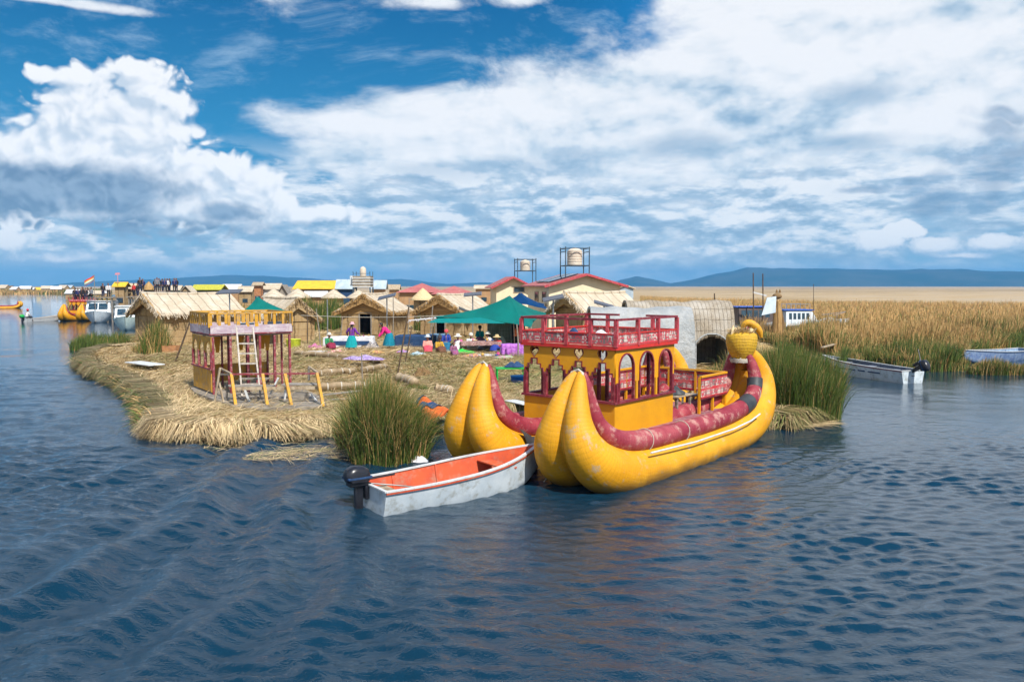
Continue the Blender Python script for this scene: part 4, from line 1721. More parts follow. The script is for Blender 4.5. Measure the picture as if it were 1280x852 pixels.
def skiff(name, loc, rz, L, B, label, cat='motor boat', hull=None, inner=None, sheer=.25, fb=.42, group=None, trim=None, benches=(.3, .8), rib=True, deck=0.0):
    """open boat: x from stern (0) to bow (L)"""
    t = empty(name, loc, rz, label, cat, group)
    hull = hull or MT['hull_white']
    inner = inner or MT['orange_paint']
    n_ = 22

    def half(u):
        return B/2*(1 if u < .45 else max(.012, (1-((u-.45)/.55)**2.1)))*(.93+.07*min(1, u/.3))

    def top(u): return fb+sheer*u**2.2

    def keel(u): return -.16+.02*u+(.42)*max(0, (u-.72)/.28)**2.4
    ns = 8

    def sec(u, k, inset=0.0):
        """k from 0 (keel) to ns (gunwale)"""
        t_ = k/ns
        b_ = max(.004, half(u)-inset)
        kz = keel(u)+inset*1.0
        yy = b_*(.80*min(1, (t_/.38))**.8 if t_ < .38 else .80+.20*((t_-.38)/.62)**.8)
        zz = kz+(.10*(t_/.38)**1.5 if t_ < .38 else .10+(top(u)-kz-.10)*((t_-.38)/.62))
        return yy, zz
    for inset, nm, m_ in ((0, 'hull', hull), (.035, 'hull_lining', inner)):
        C = MB()
        vs, fs = [], []
        for i in range(n_+1):
            u = i/n_
            uu = u
            for k in range(-ns, ns+1):
                yy, zz = sec(uu, abs(k), inset)
                xx = (inset*1.2 if inset else 0)+u*(L-inset*3)
                vs.append((xx+.10*0, math.copysign(yy, k) if k else 0, zz-(0.002 if inset else 0)))
        m = 2*ns+1
        for i in range(n_):
            for k in range(m-1):
                q = (i*m+k, (i+1)*m+k, (i+1)*m+k+1, i*m+k+1)
                fs.append(q if not inset else q[::-1])
        fs.append(tuple(range(m)) if not inset else tuple(reversed(range(m))))
        C._add(vs, fs)
        C.build(nm, m_, t, smooth=50)
    # gunwale: white cap and rubbing strip
    C = MB()
    D_ = MB()
    for s_ in (-1, 1):
        pts_ = [Vector((i/n_*L, s_*half(i/n_), top(i/n_)+.012)) for i in range(n_+1)]
        for a, b in zip(pts_[:-1], pts_[1:]):
            e_ = (b-a)*.02
            C.beam(a-e_+Vector((0, -s_*.02, 0)), b+e_+Vector((0, -s_*.02, 0)), .085, .026)
            D_.beam(a-e_+Vector((0, s_*.012, -.034)), b+e_+Vector((0, s_*.012, -.034)), .02, .03)
    C.box((.01, 0, top(0)+.014), (.07, B*.93, .028))
    C.build('gunwale', MT['white_paint'], t, smooth=0)
    D_.build('rubbing_strip', trim or MT['orange_paint'], t, smooth=0)
    for f_ in benches:
        C = MB()
        bb = half(f_)*2-.09
        C.box((f_*L, 0, top(f_)-.13), (.30, bb, .03))
        C.build('thwart', inner, t, bevel=.004)
    if rib:
        for f_ in (.2, .45):
            for s_ in (-1, 1):
                C = MB()
                pts_ = []
                for k in range(ns, 0, -1):
                    yy, zz = sec(f_, k, .045)
                    pts_.append(Vector((f_*L, s_*yy, zz)))
                for a, b in zip(pts_[:-1], pts_[1:]):
                    C.beam(a, b, .035, .03)
                C.build('frame_rib', inner, t, smooth=0)
    # bow deck
    C = MB()
    if deck > 0:
        m = 8
        pts_ = [(L*(1-deck)+L*deck*i/m*.985, half(1-deck+deck*i/m)-.03, top(1-deck+deck*i/m)-.012) for i in range(m+1)]
        for i in range(m):
            a, b = pts_[i], pts_[i+1]
            C._add([(a[0], -a[1], a[2]), (b[0], -b[1], b[2]), (b[0], b[1], b[2]), (a[0], a[1], a[2]), (a[0], -a[1], a[2]-.02), (b[0], -b[1], b[2]-.02), (b[0], b[1], b[2]-.02), (a[0], a[1], a[2]-.02)],
                   [(0, 1, 2, 3), (7, 6, 5, 4), (0, 4, 5, 1), (3, 2, 6, 7)])
        C.build('bow_deck', inner, t, smooth=0)
    return t


S0 = P(478, 641, 0.0)+Vector((-.28, .30, 0))
mot = skiff('motor_boat', (S0.x, S0.y, 0), R(90-54), 4.05, 1.45, 'white skiff with orange-red interior moored by the bow of the big reed boat', sheer=.33, fb=.44, benches=(.72,), deck=.0)
outboard('outboard_motor', mot, (-.20, .12, .06), rz=PI, s_=.92)
C = MB()
C.tube([(.05, .1, .46), (.5, -.12, .4), (1.05, -.3, .30)], .014, n=6)
C.build('tiller_rod', MT['black'], mot)
C = MB()
C.box((.28, -.1, .30), (.42, .9, .03))
C.box((.20, -.2, .33), (.12, .5, .04), rz=.2)
C.build('stern_seat', MT['wood_pale'], mot)
C = MB()
C.tube([(4.15, -.02, .62), (4.25, -.3, .25), (3.9, -.35, .02)], .014, n=5)
C.build('mooring_line', MT['rope'], mot, smooth=60)

# black motor turn: x astern handled by rz=PI
# ------------------------------------------------------------------ reed clumps near the water


def clump(name, px, py, rx, ry, n_, h, label, cat='reeds', z=0.0, dryp=.25, w_=.014, lean=.16, hvar=.3, rot=0, tl=0.0, kind=None, group=None, stems=True, pos=None):
    c = pos if pos is not None else P(px, py, z)
    xy, r = ell(n_, c, rx, ry, rot)
    hh = h*(1-.35*r**2)*RNG.uniform(1-hvar, 1, n_)*(1+.12*np.sin(xy[:, 0]*3.1)+.1*np.sin(xy[:, 1]*2.3+xy[:, 0]))
    o = reeds(name, xy, z-.15, hh, lean, w_, dryp, label, group, kind, cat, tl)
    return o


clump('reed_clump', 487, 572, .95, .8, 8500, 2.35, 'tall green reed clump with dry stems between the island edge and the motor boat', dryp=.22, rot=.3, w_=.013, lean=.24)
clump('reed_clump', 457, 556, .75, .8, 4300, 1.8, 'lower reed clump of half dry stems left of the tall clump by the motor boat', dryp=.42, rot=.2, w_=.013, lean=.3)
clump('reed_clump', 994, 519, 1.3, 1.5, 13000, 2.7, 'tall dense green reed clump at the water behind the golden figurehead', dryp=.08, w_=.015, lean=.15, rot=.2)
clump('reed_clump', 972, 492, 2.1, 2.0, 9000, 2.2, 'green reeds with dry stems beside the woven hut', dryp=.3, w_=.018, lean=.18, pos=Vector((9.1, 28.9, 0)))
clump('reed_clump', 125, 437, 1.9, 1.2, 2600, 1.5, 'dark green reed clump on the far island tip near the tour boats', dryp=.06, w_=.03, lean=.2)
clump('reed_clump', 193, 443, .8, .7, 1100, 2.1, 'tall thin green reed clump in front of the long hut', z=.4, dryp=.3, w_=.028, lean=.14)
clump('reed_clump', 196, 440, 1.2, .8, 900, 1.0, 'low half dry reed tuft at the foot of the long hut', z=.4, dryp=.5, w_=.028, lean=.25, pos=P(193, 441, .4))
clump('reed_clump', 400, 412, 4.4, 2.5, 6500, 3.4, 'tall dark green reed bed between two thatched huts behind the clothes line', dryp=.12, w_=.045, lean=.1, pos=Vector((-16.5, 69, .2)))
clump('reed_clump', 610, 385, 4, 3, 3200, 2.4, 'green reed bed behind the tan hut and left of the cream houses', dryp=.3, w_=.06, lean=.12, pos=Vector((-2.3, 76, .2)))
clump('reed_clump', 520, 500, .55, .3, 700, .45, 'fresh green cut reeds piled on the island edge above the motor boat', z=.5, dryp=.1, w_=.016, lean=.9, pos=P(521, 487, .5), tl=.4)
clump('reed_clump', 596, 400, 1.5, 1, 900, 2.6, 'narrow green reed patch between the two gabled huts', dryp=.2, w_=.05, lean=.1, pos=Vector((-6.6, 66, .3)))

# right-hand marsh: green fringe at the waterline, tan beyond, thinning into the plain
def marsh_band(name, pts_px, n_, h, w_, dryp, label, spread, lean=.16, z=.05, tl=0.0, xr=None):
    """scatter between a near edge polyline (photograph ground points) and a distance behind it"""
    w = [P(a, b, .1) for a, b in pts_px]
    t = RNG.uniform(0, len(w)-1.001, n_)
    i = t.astype(int)
    f = t-i
    A = np.array([[p.x, p.y] for p in w])
    p = A[i]*(1-f)[:, None]+A[i+1]*f[:, None]
    dep = RNG.uniform(0, 1, n_)**1.3*spread
    d = p/np.linalg.norm(p, axis=1)[:, None]
    xy = p+d*dep[:, None]
    lm = 1+.30*np.sin(xy[:, 0]*.9+1.5*np.sin(xy[:, 1]*.5))+.2*np.sin(xy[:, 0]*2.3+xy[:, 1])+.2*np.sin(xy[:, 0]*.31+xy[:, 1]*.43)
    hh = h*RNG.uniform(.6, 1, n_)*lm
    dd = np.clip(dryp[0]+(dryp[1]-dryp[0])*(dep/spread)+.25*np.sin(xy[:, 0]*.8+xy[:, 1]*.3), 0, 1)
    return reeds(name, xy, z, hh, lean, w_, dd, label, None, 'stuff', 'reeds', tl)


edge = [(1052, 466), (1062, 458), (1085, 455), (1110, 457), (1135, 459), (1160, 462), (1190, 461), (1204, 452), (1225, 443), (1262, 437), (1300, 432), (1420, 428), (1640, 426)]
marsh_band('marsh_reeds', edge, 26000, 1.15, .03, (.22, .62), 'green and tan totora reeds fringing the open water behind the white moored boat', 5.5, z=0)
edge2 = [(925, 425), (960, 432), (1000, 440), (1052, 450), (1120, 448), (1180, 445), (1232, 434), (1300, 428), (1450, 424), (1700, 422)]
marsh_band('marsh_reeds', edge2, 60000, 1.45, .045, (.70, .99), 'tan dry totora reeds in the middle of the marsh', 22, tl=.15)
edge3 = [(800, 385), (860, 395), (930, 404), (1000, 412), (1100, 418), (1200, 420), (1320, 422), (1480, 420), (1750, 418)]
marsh_band('marsh_reeds', edge3, 80000, .9, .075, (.9, 1.0), 'pale golden reeds farther out on the marsh', 130, tl=.3, lean=.2)
clump('reed_clump', 1015, 420, 3.4, 2.4, 5200, 1.5, 'dark green reed thicket in the tan marsh behind the figurehead', dryp=.1, w_=.04, lean=.14, pos=P(1015, 424, .1))
clump('reed_clump', 1090, 452, 2.6, 1.0, 3500, 1.2, 'green reed patch just behind the white moored boat', dryp=.18, w_=.028, lean=.16, pos=P(1100, 455, .05))
clump('reed_clump', 1165, 460, 1.8, .9, 2500, 1.1, 'olive reed patch by the raised outboard motor', dryp=.3, w_=.028, lean=.16, pos=P(1165, 461, .05))
clump('reed_clump', 1255, 470, 1.6, .6, 2600, 1.0, 'low reed clump in front of the blue boat at the marsh edge', dryp=.4, w_=.026, lean=.2, pos=P(1250, 467, .02))
for (x_, y_, rx_, ry_, n__, h_, lab) in ((1075, 438, 2.2, 1.4, 2600, 1.5, 'round green reed clump above the middle of the white moored boat'), (1140, 436, 2.0, 1.3, 2300, 1.5, 'round green reed clump behind the raised outboard'),
                                       (1200, 430, 2.6, 1.4, 2300, 1.4, 'green reed clump behind the blue boat, in the golden marsh'), (1010, 434, 1.8, 1.2, 2200, 1.4, 'green reed clump between the figurehead and the crumpled tarp'), (1262, 414, 3.4, 1.6, 1800, 1.4, 'far green reed clump near the right side of the marsh')):
    clump('reed_clump', x_, y_, rx_, ry_, n__, h_, lab, dryp=.15, w_=.032, lean=.2, pos=P(x_, y_, .1))
# fresh green blades trailing from the western bank into the water
wb = [P(a_, b_, .1) for a_, b_ in ((92, 452), (110, 464), (140, 478), (162, 492), (176, 506), (182, 520), (178, 536))]
n_ = 2600
t_ = RNG.uniform(0, len(wb)-1.001, n_)
i_ = t_.astype(int)
f_ = (t_-i_)[:, None]
A_ = np.array([[p_.x, p_.y, 0] for p_ in wb])
b0 = A_[i_]*(1-f_)+A_[i_+1]*f_+np.stack([RNG.uniform(0, .5, n_), RNG.uniform(-.1, .1, n_), RNG.uniform(.05, .3, n_)], 1)
tp_ = b0+np.stack([-RNG.uniform(.1, .7, n_), -RNG.uniform(-.1, .5, n_), RNG.uniform(-.25, .35, n_)], 1)
tp_[:, 2] = np.maximum(tp_[:, 2], -.02)
o_ = strips('bank_grass', b0, (b0+tp_)/2+np.array([0, 0, .08]), tp_, np.full(n_, .028), MT['reed'], RNG.uniform(0, 1, n_), np.where(RNG.uniform(0, 1, n_) < .35, 1.0, .0))
tag(o_, 'fresh green blades trailing into the water along the far bank of the island', 'grass', kind='stuff')
# mat of cut reed at the foot of the clump behind the figurehead and floating debris
def debris(name, cx, cy, rx, ry, n_, wl, label, z=.03, rot=0, dry=.9, ln=(.25, .8), cat='reed debris'):
    c = P(cx, cy, 0)
    xy, r = ell(n_, c, rx, ry, rot)
    L = RNG.uniform(ln[0], ln[1], n_)
    a = RNG.normal(rot, .9, n_)
    base = np.stack([xy[:, 0], xy[:, 1], z+RNG.uniform(0, .1, n_)*(1-r)], 1)
    tip = base+np.stack([np.cos(a), np.sin(a), RNG.normal(0, .05, n_)], 1)*L[:, None]
    tip[:, 2] = np.maximum(tip[:, 2], z-.01)
    mid = (base+tip)/2+np.array([0, 0, .02])
    side = np.stack([-np.sin(a), np.cos(a), np.full(n_, .2)], 1)
    o = strips(name, base, mid, tip, np.full(n_, wl), MT['straw'], RNG.beta(1.6, 1.3, n_), np.where(RNG.uniform(0, 1, n_) < 1-dry, .2, 1.0), side)
    return tag(o, label, cat, kind='stuff')


debris('reed_debris', 992, 531, 1.2, .5, 700, .016, 'bent dry stems at the foot of the reed clump by the figurehead', rot=.3)
debris('reed_debris', 375, 569, 1.5, .65, 330, .014, 'floating loose reed stems on the water off the island edge', z=.03, rot=.25, dry=.75)
debris('reed_debris', 330, 560, 2.6, .35, 60, .014, 'few floating stems beside the island edge', z=.03, rot=.2, dry=.8)
debris('reed_debris', 1035, 430, 1.6, .9, 500, .03, 'broken dry stalks around the white debris in the marsh', z=.3, rot=.3)


# ------------------------------------------------------------------ huts
def gable_hut(loc, yaw, W, L, ze, zr, label, wall=None, roof=None, gable=None, over=.35, door=None, group='thatched huts', cat='hut', name='thatched_hut', front_hood=.0, windows=(), flare=.5):
    """front gable on y=0 facing -Y; x across; heights above loc.z"""
    t = empty(name, loc, yaw, label, cat, group)
    wall, roof, gable = wall or MT['mat_wall'], roof or MT['thatch_roof'], gable or MT['thatch_gable']
    w2 = W/2-.12
    zwall = ze
    sl = (zr-ze)/(W/2+over*.2)
    # side and back walls
    for s_ in (-1, 1):
        C = MB()
        C.box((s_*w2, L/2, zwall/2), (.08, L-.16, zwall))
        C.build('side_wall', wall, t)
    C = MB()
    C.prism([(-w2-.04, L-.04, 0), (w2+.04, L-.04, 0), (w2+.04, L-.04, zwall), (0, L-.04, zr-.1), (-w2-.04, L-.04, zwall)], (0, -.07, 0))
    C.build('back_wall', wall, t)
    # front wall with doorway
    outer = [(-w2-.04, 0), (-w2-.04, zwall), (0, zr-.1), (w2+.04, zwall), (w2+.04, 0)]
    if door:
        dx_, dw, dh = door
        outer = [(-w2-.04, 0), (-w2-.04, zwall), (0, zr-.1), (w2+.04, zwall), (w2+.04, 0), (dx_+dw/2, 0), (dx_+dw/2, dh), (dx_-dw/2, dh), (dx_-dw/2, 0)]
    Mx = Matrix(((1, 0, 0, 0), (0, 0, -1, .06), (0, 1, 0, 0), (0, 0, 0, 1)))
    shape2d(outer, [], .08, 'front_wall', wall, t, Mx)
    if door:
        C = MB()
        for s_ in (-1, 1):
            C.beam((dx_+s_*dw/2, .0, 0), (dx_+s_*dw/2, .0, dh+.03), .07, .09)
        C.beam((dx_-dw/2-.03, .0, dh), (dx_+dw/2+.03, .0, dh), .09, .07)
        C.build('door_frame', MT['wood_grey'], t)
    # roof slopes with thickness, sagging a little
    y0, y1 = -over*1.2-front_hood, L+over
    for s_ in (-1, 1):
        def fn(u, v):
            x = s_*(u*(W/2+over))
            z = zr-(zr-ze+.12)*u+flare*.0
            z += -.06*math.sin(PI*v)*(1-u*.3)+.04*math.sin(v*17+u*9+s_)*(.3+u)
            yy = y0+(y1-y0)*v
            if v == 0:
                yy += .05*math.sin(u*20)
            return (x, yy, z)
        C = MB()
        C.sheet(fn, 10, 14, s_*-.11*-1 if s_ > 0 else -.11)
        C.build('roof', roof, t, smooth=50)
    C = MB()
    C.tube([(0, y0+(y1-y0)*k/8, zr+.0+(-.06*math.sin(PI*k/8))) for k in range(9)], .10, n=8)
    C.build('ridge', roof, t, smooth=60)
    F_ = MB()
    rf = random.Random(int(W*1000+L*77))
    for s_ in (-1, 1):
        for k in range(150):
            v = rf.random()
            yy = y0+(y1-y0)*v
            xe, ze2 = s_*(W/2+over), ze-.12
            a_ = Vector((xe-s_*rf.uniform(.05, .3), yy, ze2+rf.uniform(.02, .14)))
            F_.beam(a_, a_+Vector((s_*rf.uniform(.15, .42), rf.uniform(-.15, .15), -rf.uniform(.12, .38))), rf.uniform(.02, .05), .012)
        for k in range(120):
            u = rf.random()
            a_ = Vector((s_*u*(W/2+over), y0+rf.uniform(-.02, .2), zr-(zr-ze+.12)*u+rf.uniform(.0, .06)))
            F_.beam(a_, a_+Vector((rf.uniform(-.12, .12), -rf.uniform(.05, .25), -rf.uniform(.05, .32))), rf.uniform(.02, .045), .012)
    F_.build('thatch_fringe', roof if rf.random() < .5 else gable, t, smooth=0)
    # golden gable fringe hanging under the roof end
    C = MB()
    for s_ in (-1, 1):
        for (ya, th) in ((y0+.02, .1),):
            pts_ = [(0, ya, zr+.03), (s_*(W/2+over), ya, ze-.10), (s_*(W/2+over), ya, ze-.42), (0, ya, zr-.55-.15)]
            if s_ < 0:
                pts_ = pts_[::-1]
            C.prism(pts_, (0, th if s_ > 0 else th, 0))
    C.build('gable_fringe', gable, t)
    C = MB()
    C.prism([(-w2, .005, zwall-.25), (w2, .005, zwall-.25), (w2+.1, .005, zwall), (0, .005, zr-.12), (-w2-.1, .005, zwall)], (0, -.05, 0))
    C.build('gable_panel', gable, t)
    return t


def hut_at(px, py, depth, **k):
    p = PD(px, py, depth)
    return Vector((p.x, p.y, .42))


g0 = .42


def zz(py, depth):
    return HZ(py, depth)-g0


# hut 3: golden gabled hut with the dark doorway
gable_hut(hut_at(456.5, 420, 60), R(-12), 4.0, 4.2, zz(388, 60), zz(367, 60), 'golden gabled thatched hut with a dark open doorway behind the two standing women', roof=MT['thatch_roof'], wall=MT['mat_wall'], door=(0.02, .95, 1.75))
gable_hut(hut_at(551, 420, 59), R(-26), 3.7, 4.6, zz(388, 59), zz(367.5, 59), 'tan gabled hut with a grey doorway behind the green canopy', roof=MT['thatch_roof'], wall=MT['mat_wall'], door=(-.02, .8, 1.5))
gable_hut(hut_at(186, 428, 53), R(-40), 4.0, 5.6, zz(390, 53), zz(366.5, 53), 'long thatched hut with a wide bleached roof beside the tour boats', roof=MT['thatch_roof'], wall=MT['mat_wall'], gable=MT['thatch'])
gable_hut(hut_at(371, 424, 53), R(42), 2.8, 4.2, zz(397, 53), zz(372, 53), 'small tan hut with a low gable behind the old cabin', roof=MT['thatch_roof'], wall=MT['mat_wall'], gable=MT['mat_wall'], over=.3)
gable_hut(hut_at(711, 420, 48), R(-52), 2.6, 4.4, zz(386, 48), zz(365, 48), 'tan and cream hut behind the blue canopy, its gable steep', roof=MT['thatch_roof'], wall=MT['mat_wall'])

# tarp-covered hut and woven hut behind the big boat: arched section
def vault_hut(loc, yaw, L, D, H, label, skin, end, opening=None, cat='hut', name='woven_hut', thick=.12, border=None, bulge=.9):
    """axis along x (0..L), section across y (0..D): leaning front and back sides, rounded ridge"""
    t = empty(name, loc, yaw, label, cat)

    def sec(v):
        # v 0..1 from front foot over ridge to back foot
        a = v*PI
        y = D/2-(D/2)*math.copysign(abs(math.cos(a))**.72, math.cos(a))
        z = H*math.sin(a)**bulge
        return y, max(z, 0)
    nu, nv = 26, 30
    op = opening

    def fn(u, v):
        y, z = sec(v)
        w_ = .04*math.sin(u*13+v*8)+.03*math.sin(u*29-v*11)
        return (u*L, y+w_, z-.06*math.sin(PI*u)+w_*.6)
    C = MB()
    if not op:
        C.sheet(fn, nu, nv, -thick)
        C.build('cover', skin, t, smooth=60)
    else:
        ox, ow, oh = op
        # leave real opening: build the vault as cells, skipping those inside the doorway
        vs = {}

        def inside(u, v):
            y, z = sec(v)
            if v > .5:
                return False
            xx = u*L-ox
            if abs(xx) > ow/2:
                return False
            top = oh-.42*(abs(xx)/(ow/2))**2.6
            return z < top
        nu2, nv2 = 110, 120
        verts, faces = [], []
        for i in range(nu2+1):
            for j in range(nv2+1):
                verts.append(fn(i/nu2, j/nv2))
        for i in range(nu2+1):
            for j in range(nv2+1):
                x, y, z = fn(i/nu2, j/nv2)
                c = Vector((0, D/2-y, -z)).normalized()*thick
                verts.append((x, y+c.y, z+c.z))
        W_ = nv2+1
        NN = (nu2+1)*W_
        cell = [[not inside((i+.5)/nu2, (j+.5)/nv2) for j in range(nv2)] for i in range(nu2)]
        for i in range(nu2):
            for j in range(nv2):
                if not cell[i][j]:
                    continue
                a, b, c, d = i*W_+j, (i+1)*W_+j, (i+1)*W_+j+1, i*W_+j+1
                faces.append((a, b, c, d))
                faces.append((a+NN, d+NN, c+NN, b+NN))
                if i == 0 or not cell[i-1][j]:
                    faces.append((a, d, d+NN, a+NN))
                if i == nu2-1 or not cell[i+1][j]:
                    faces.append((b, b+NN, c+NN, c))
                if j == 0 or not cell[i][j-1]:
                    faces.append((a, a+NN, b+NN, b))
                if j == nv2-1 or not cell[i][j+1]:
                    faces.append((d, c, c+NN, d+NN))
        C._add(verts, faces)
        C.build('cover', skin, t, smooth=50)
        # pale border of the doorway
        B_ = MB()
        pth = []
        for k in range(-14, 15):
            xx = ow/2*k/14
            top = oh-.42*abs(k/14)**2.6
            # find v for this z
            v = 0.0
            while sec(v)[1] < top and v < .5:
                v += .004
            y, z = sec(v)
            pth.append((ox+xx, y-.03, z))
        pre = [(ox-ow/2, sec(v)[0]-.03, sec(v)[1]) for v in np.linspace(0.0, .1, 5) if sec(v)[1] < pth[0][2]]
        post = [(ox+ow/2, p[1], p[2]) for p in pre][::-1]
        B_.tube(pre+pth+post, .035, n=6)
        B_.build('doorway_border', border or MT['plastic_sheet'], t, smooth=60)
    # end walls
    for xx in (.12, L-.12):
        pts_ = []
        for k in range(21):
            y, z = sec(k/20)
            pts_.append((xx, D/2+(y-D/2)*.95, z*.96))
        C = MB()
        C.prism(pts_, (.06 if xx < 1 else -.06, 0, 0))
        C.build('end_wall', end, t)
    return t


p = PD(787, 463, 35.5)
vault_hut(Vector((p.x, 35.6, .35)), R(3), 4.85, 2.6, HZ(375, 36.5)-.35, 'big grey woven reed hut with a dark arched doorway beside the golden figurehead', MT['weave_grey'], MT['plastic_sheet'], opening=(3.75, 1.5, HZ(418, 35.6)-.35), bulge=.85)
p = PD(742, 463, 32.6)
vault_hut(Vector((p.x-.1, 32.2, .35)), R(2), 4.2, 2.2, HZ(386, 33.3)-.35, 'hut wrapped in white plastic sheeting in front of the grey woven hut', MT['plastic_sheet'], MT['thatch_dark'], bulge=.9, name='sheeted_hut')

# ------------------------------------------------------------------ canopies


def peak_canopy(name, apex, corners, m_, label, poles=True, th=.015, flap=None, sag=.28, pole_m=None, cat='canopy', group=None):
    """peaked fabric: apex and an ordered ring of corners (world)"""
    base = Vector((apex[0], apex[1], .42))
    t = empty(name, base, 0, label, cat, group)
    A = Vector(apex)-base
    cs = [Vector(c)-base for c in corners]
    n_ = len(cs)
    C = MB()
    for k in range(n_):
        a, b = cs[k], cs[(k+1) % n_]

        def fn(u, v):
            u = max(u, .02)
            e = a.lerp(b, v)
            mid = (a+b)/2
            # edge scallop towards the middle
            e = e+(Vector((0, 0, 0))-Vector((mid.x, mid.y, 0)))*(.16*math.sin(PI*v))+Vector((0, 0, .12*math.sin(PI*v)))
            p = A.lerp(e, u)
            p.z -= sag*math.sin(PI*u**.8)*(A.z-e.z)*.9*(.75+.25*math.cos(2*PI*v))*.8
            p.z += .02*math.sin(18*v+5*u)*u*(1-v)*v*4
            return p
        C.sheet(fn, 14, 10, th)
    C.build('fabric', m_, t, smooth=45)
    if poles:
        for c in cs:
            P_ = MB()
            P_.tube([c+Vector((0, 0, .04)), Vector((c.x*1.02, c.y*1.02, 0))], .04, n=7)
            P_.build('pole', pole_m or MT['wood_grey'], t)
        P_ = MB()
        P_.tube([A+Vector((0, 0, -.02)), Vector((A.x+.1, A.y, 0))], .05, n=7)
        P_.build('pole', pole_m or MT['wood_grey'], t)
    return t


green = peak_canopy('green_canopy', PD(637, 369, 49), [PD(542, 396, 48), PD(664, 409, 45.5), PD(692, 393, 50.5), PD(610, 391, 54)], MT['green_tarp'], 'large teal green peaked canopy over the seated women')
# lower flap in lighter green
FL = [PD(534, 403, 46.5), PD(632, 404, 45.5), PD(600, 396.5, 47.5), PD(548, 397.5, 48.0)]
mb = MB()


def fn(u, v):
    a = FL[0].lerp(FL[1], u)
    b = FL[3].lerp(FL[2], u)
    p = a.lerp(b, v)
    p.z -= .10*math.sin(PI*u)*math.sin(PI*v)
    return p-Vector((green.location))


mb.sheet(fn, 16, 8, .012)
MT['teal_light'] = mat('light_teal_tarp', (.0, .34, .33), (.0, .28, .28), rough=.6, bmp=.3, bscale=4)
translucent(MT['teal_light'], (.05, .6, .55))
mb.build('front_flap', MT['teal_light'], green, smooth=50)
peak_canopy('blue_canopy', PD(650.5, 364.5, 54), [PD(630, 378, 54), PD(690, 388, 52.5), PD(682, 380, 57), PD(640, 376, 58)], MT['blue_tarp'], 'dark blue peaked canopy just behind the green one')
peak_canopy('green_tent', PD(321.5, 370, 49), [PD(300, 391, 48), PD(362, 390.5, 48), PD(352, 386, 52), PD(312, 386, 52)], MT['green_tarp'], 'small teal tent roof behind the old cabin', sag=.18)

# ------------------------------------------------------------------ cream houses, water tanks


def house(loc, yaw, W, L, ze, zr, label, wall, roof, name='house', cat='house', over=.35, windows_front=(), windows_side=(), solar=None, group=None, glass=None, hip=False, fascia=None):
    t = empty(name, loc, yaw, label, cat, group)
    C = MB()
    C.box((-W/2+.06, L/2, ze/2), (.12, L-.25, ze))
    C.box((W/2-.06, L/2, ze/2), (.12, L-.25, ze))
    if hip:
        C.box((0, .06, ze/2), (W, .12, ze))
        C.box((0, L-.06, ze/2), (W, .12, ze))
    else:
        C.prism([(-W/2, .0, 0), (W/2, .0, 0), (W/2, .0, ze), (0, .0, zr-.04), (-W/2, .0, ze)], (0, .12, 0))
        C.prism([(-W/2, L, 0), (-W/2, L, ze), (0, L, zr-.04), (W/2, L, ze), (W/2, L, 0)], (0, -.12, 0))
    C.build('wall', wall, t)
    C = MB()
    if hip:
        o = over
        e = [(-W/2-o, -o, ze-.05), (W/2+o, -o, ze-.05), (W/2+o, L+o, ze-.05), (-W/2-o, L+o, ze-.05)]
        hl = max(0, L-W)/2
        r_ = [(0, L/2-hl, zr), (0, L/2+hl+.01, zr)]
        C._add(e+r_, [(0, 1, 4), (1, 2, 5, 4), (2, 3, 5), (3, 0, 4, 5), (3, 2, 1, 0)])
        C.build('roof', roof, t, smooth=0)
    else:
        for s_ in (-1, 1):
            dz = (zr-ze)/(W/2)
            x1 = s_*(W/2+over)
            z1 = zr-dz*(W/2+over)
            pts_ = [(0, -over, zr+.02), (x1, -over, z1+.02), (x1, -over, z1+.10), (0, -over, zr+.12)]
            if s_ < 0:
                pts_ = pts_[::-1]
            C.prism(pts_, (0, L+2*over, 0))
        C.build('roof', roof, t, smooth=0)
        if fascia:
            F_ = MB()
            for s_ in (-1, 1):
                x1 = s_*(W/2+over)
                z1 = zr-dz*(W/2+over)
                F_.beam((0, -over-.03, zr+.04), (x1, -over-.03, z1+.03), .05, .16, up=(0, 0, 1))
            F_.build('fascia', fascia, t)
    for (x, z, w_, h_) in windows_front:
        f = MB()
        for (a, b, c, d) in ((x-w_/2, z, .06, h_+.06), (x+w_/2, z, .06, h_+.06)):
            f.box((a, -.02, b), (c, .05, d))
        f.box((x, -.02, z-h_/2), (w_, .06, .06))
        f.box((x, -.02, z+h_/2), (w_, .06, .06))
        w1 = f.build('window', MT['wood_pale'], t)
        q = MB()
        q.box((x, -.012, z), (w_-.05, .02, h_-.05))
        q.build('pane', glass or MT['window_glass'], w1)
    for (y, z, w_, h_) in windows_side:
        f = MB()
        f.box((-W/2-.02, y-w_/2, z), (.05, .06, h_+.06))
        f.box((-W/2-.02, y+w_/2, z), (.05, .06, h_+.06))
        f.box((-W/2-.02, y, z+h_/2), (.06, w_, .06))
        f.box((-W/2-.02, y, z-h_/2), (.06, w_, .06))
        w1 = f.build('window', MT['wood_pale'], t)
        q = MB()
        q.box((-W/2-.012, y, z), (.02, w_-.05, h_-.05))
        q.build('pane', glass or MT['window_glass'], w1)
    if solar:
        dz = (zr-ze)/(W/2)
        s_, n_ = math.sqrt(1+dz*dz), None
        for (y, ln) in solar:
            C = MB()
            xa, xb = -.25, -W/2+.25
            za, zb = zr+xa*dz+.16, zr+xb*dz+.16
            C.prism([(xa, y-ln/2, za), (xb, y-ln/2, zb), (xb, y-ln/2, zb+.05), (xa, y-ln/2, za+.05)], (0, ln, 0))
            C.build('solar_panel', MT['solar'], t)
    return t


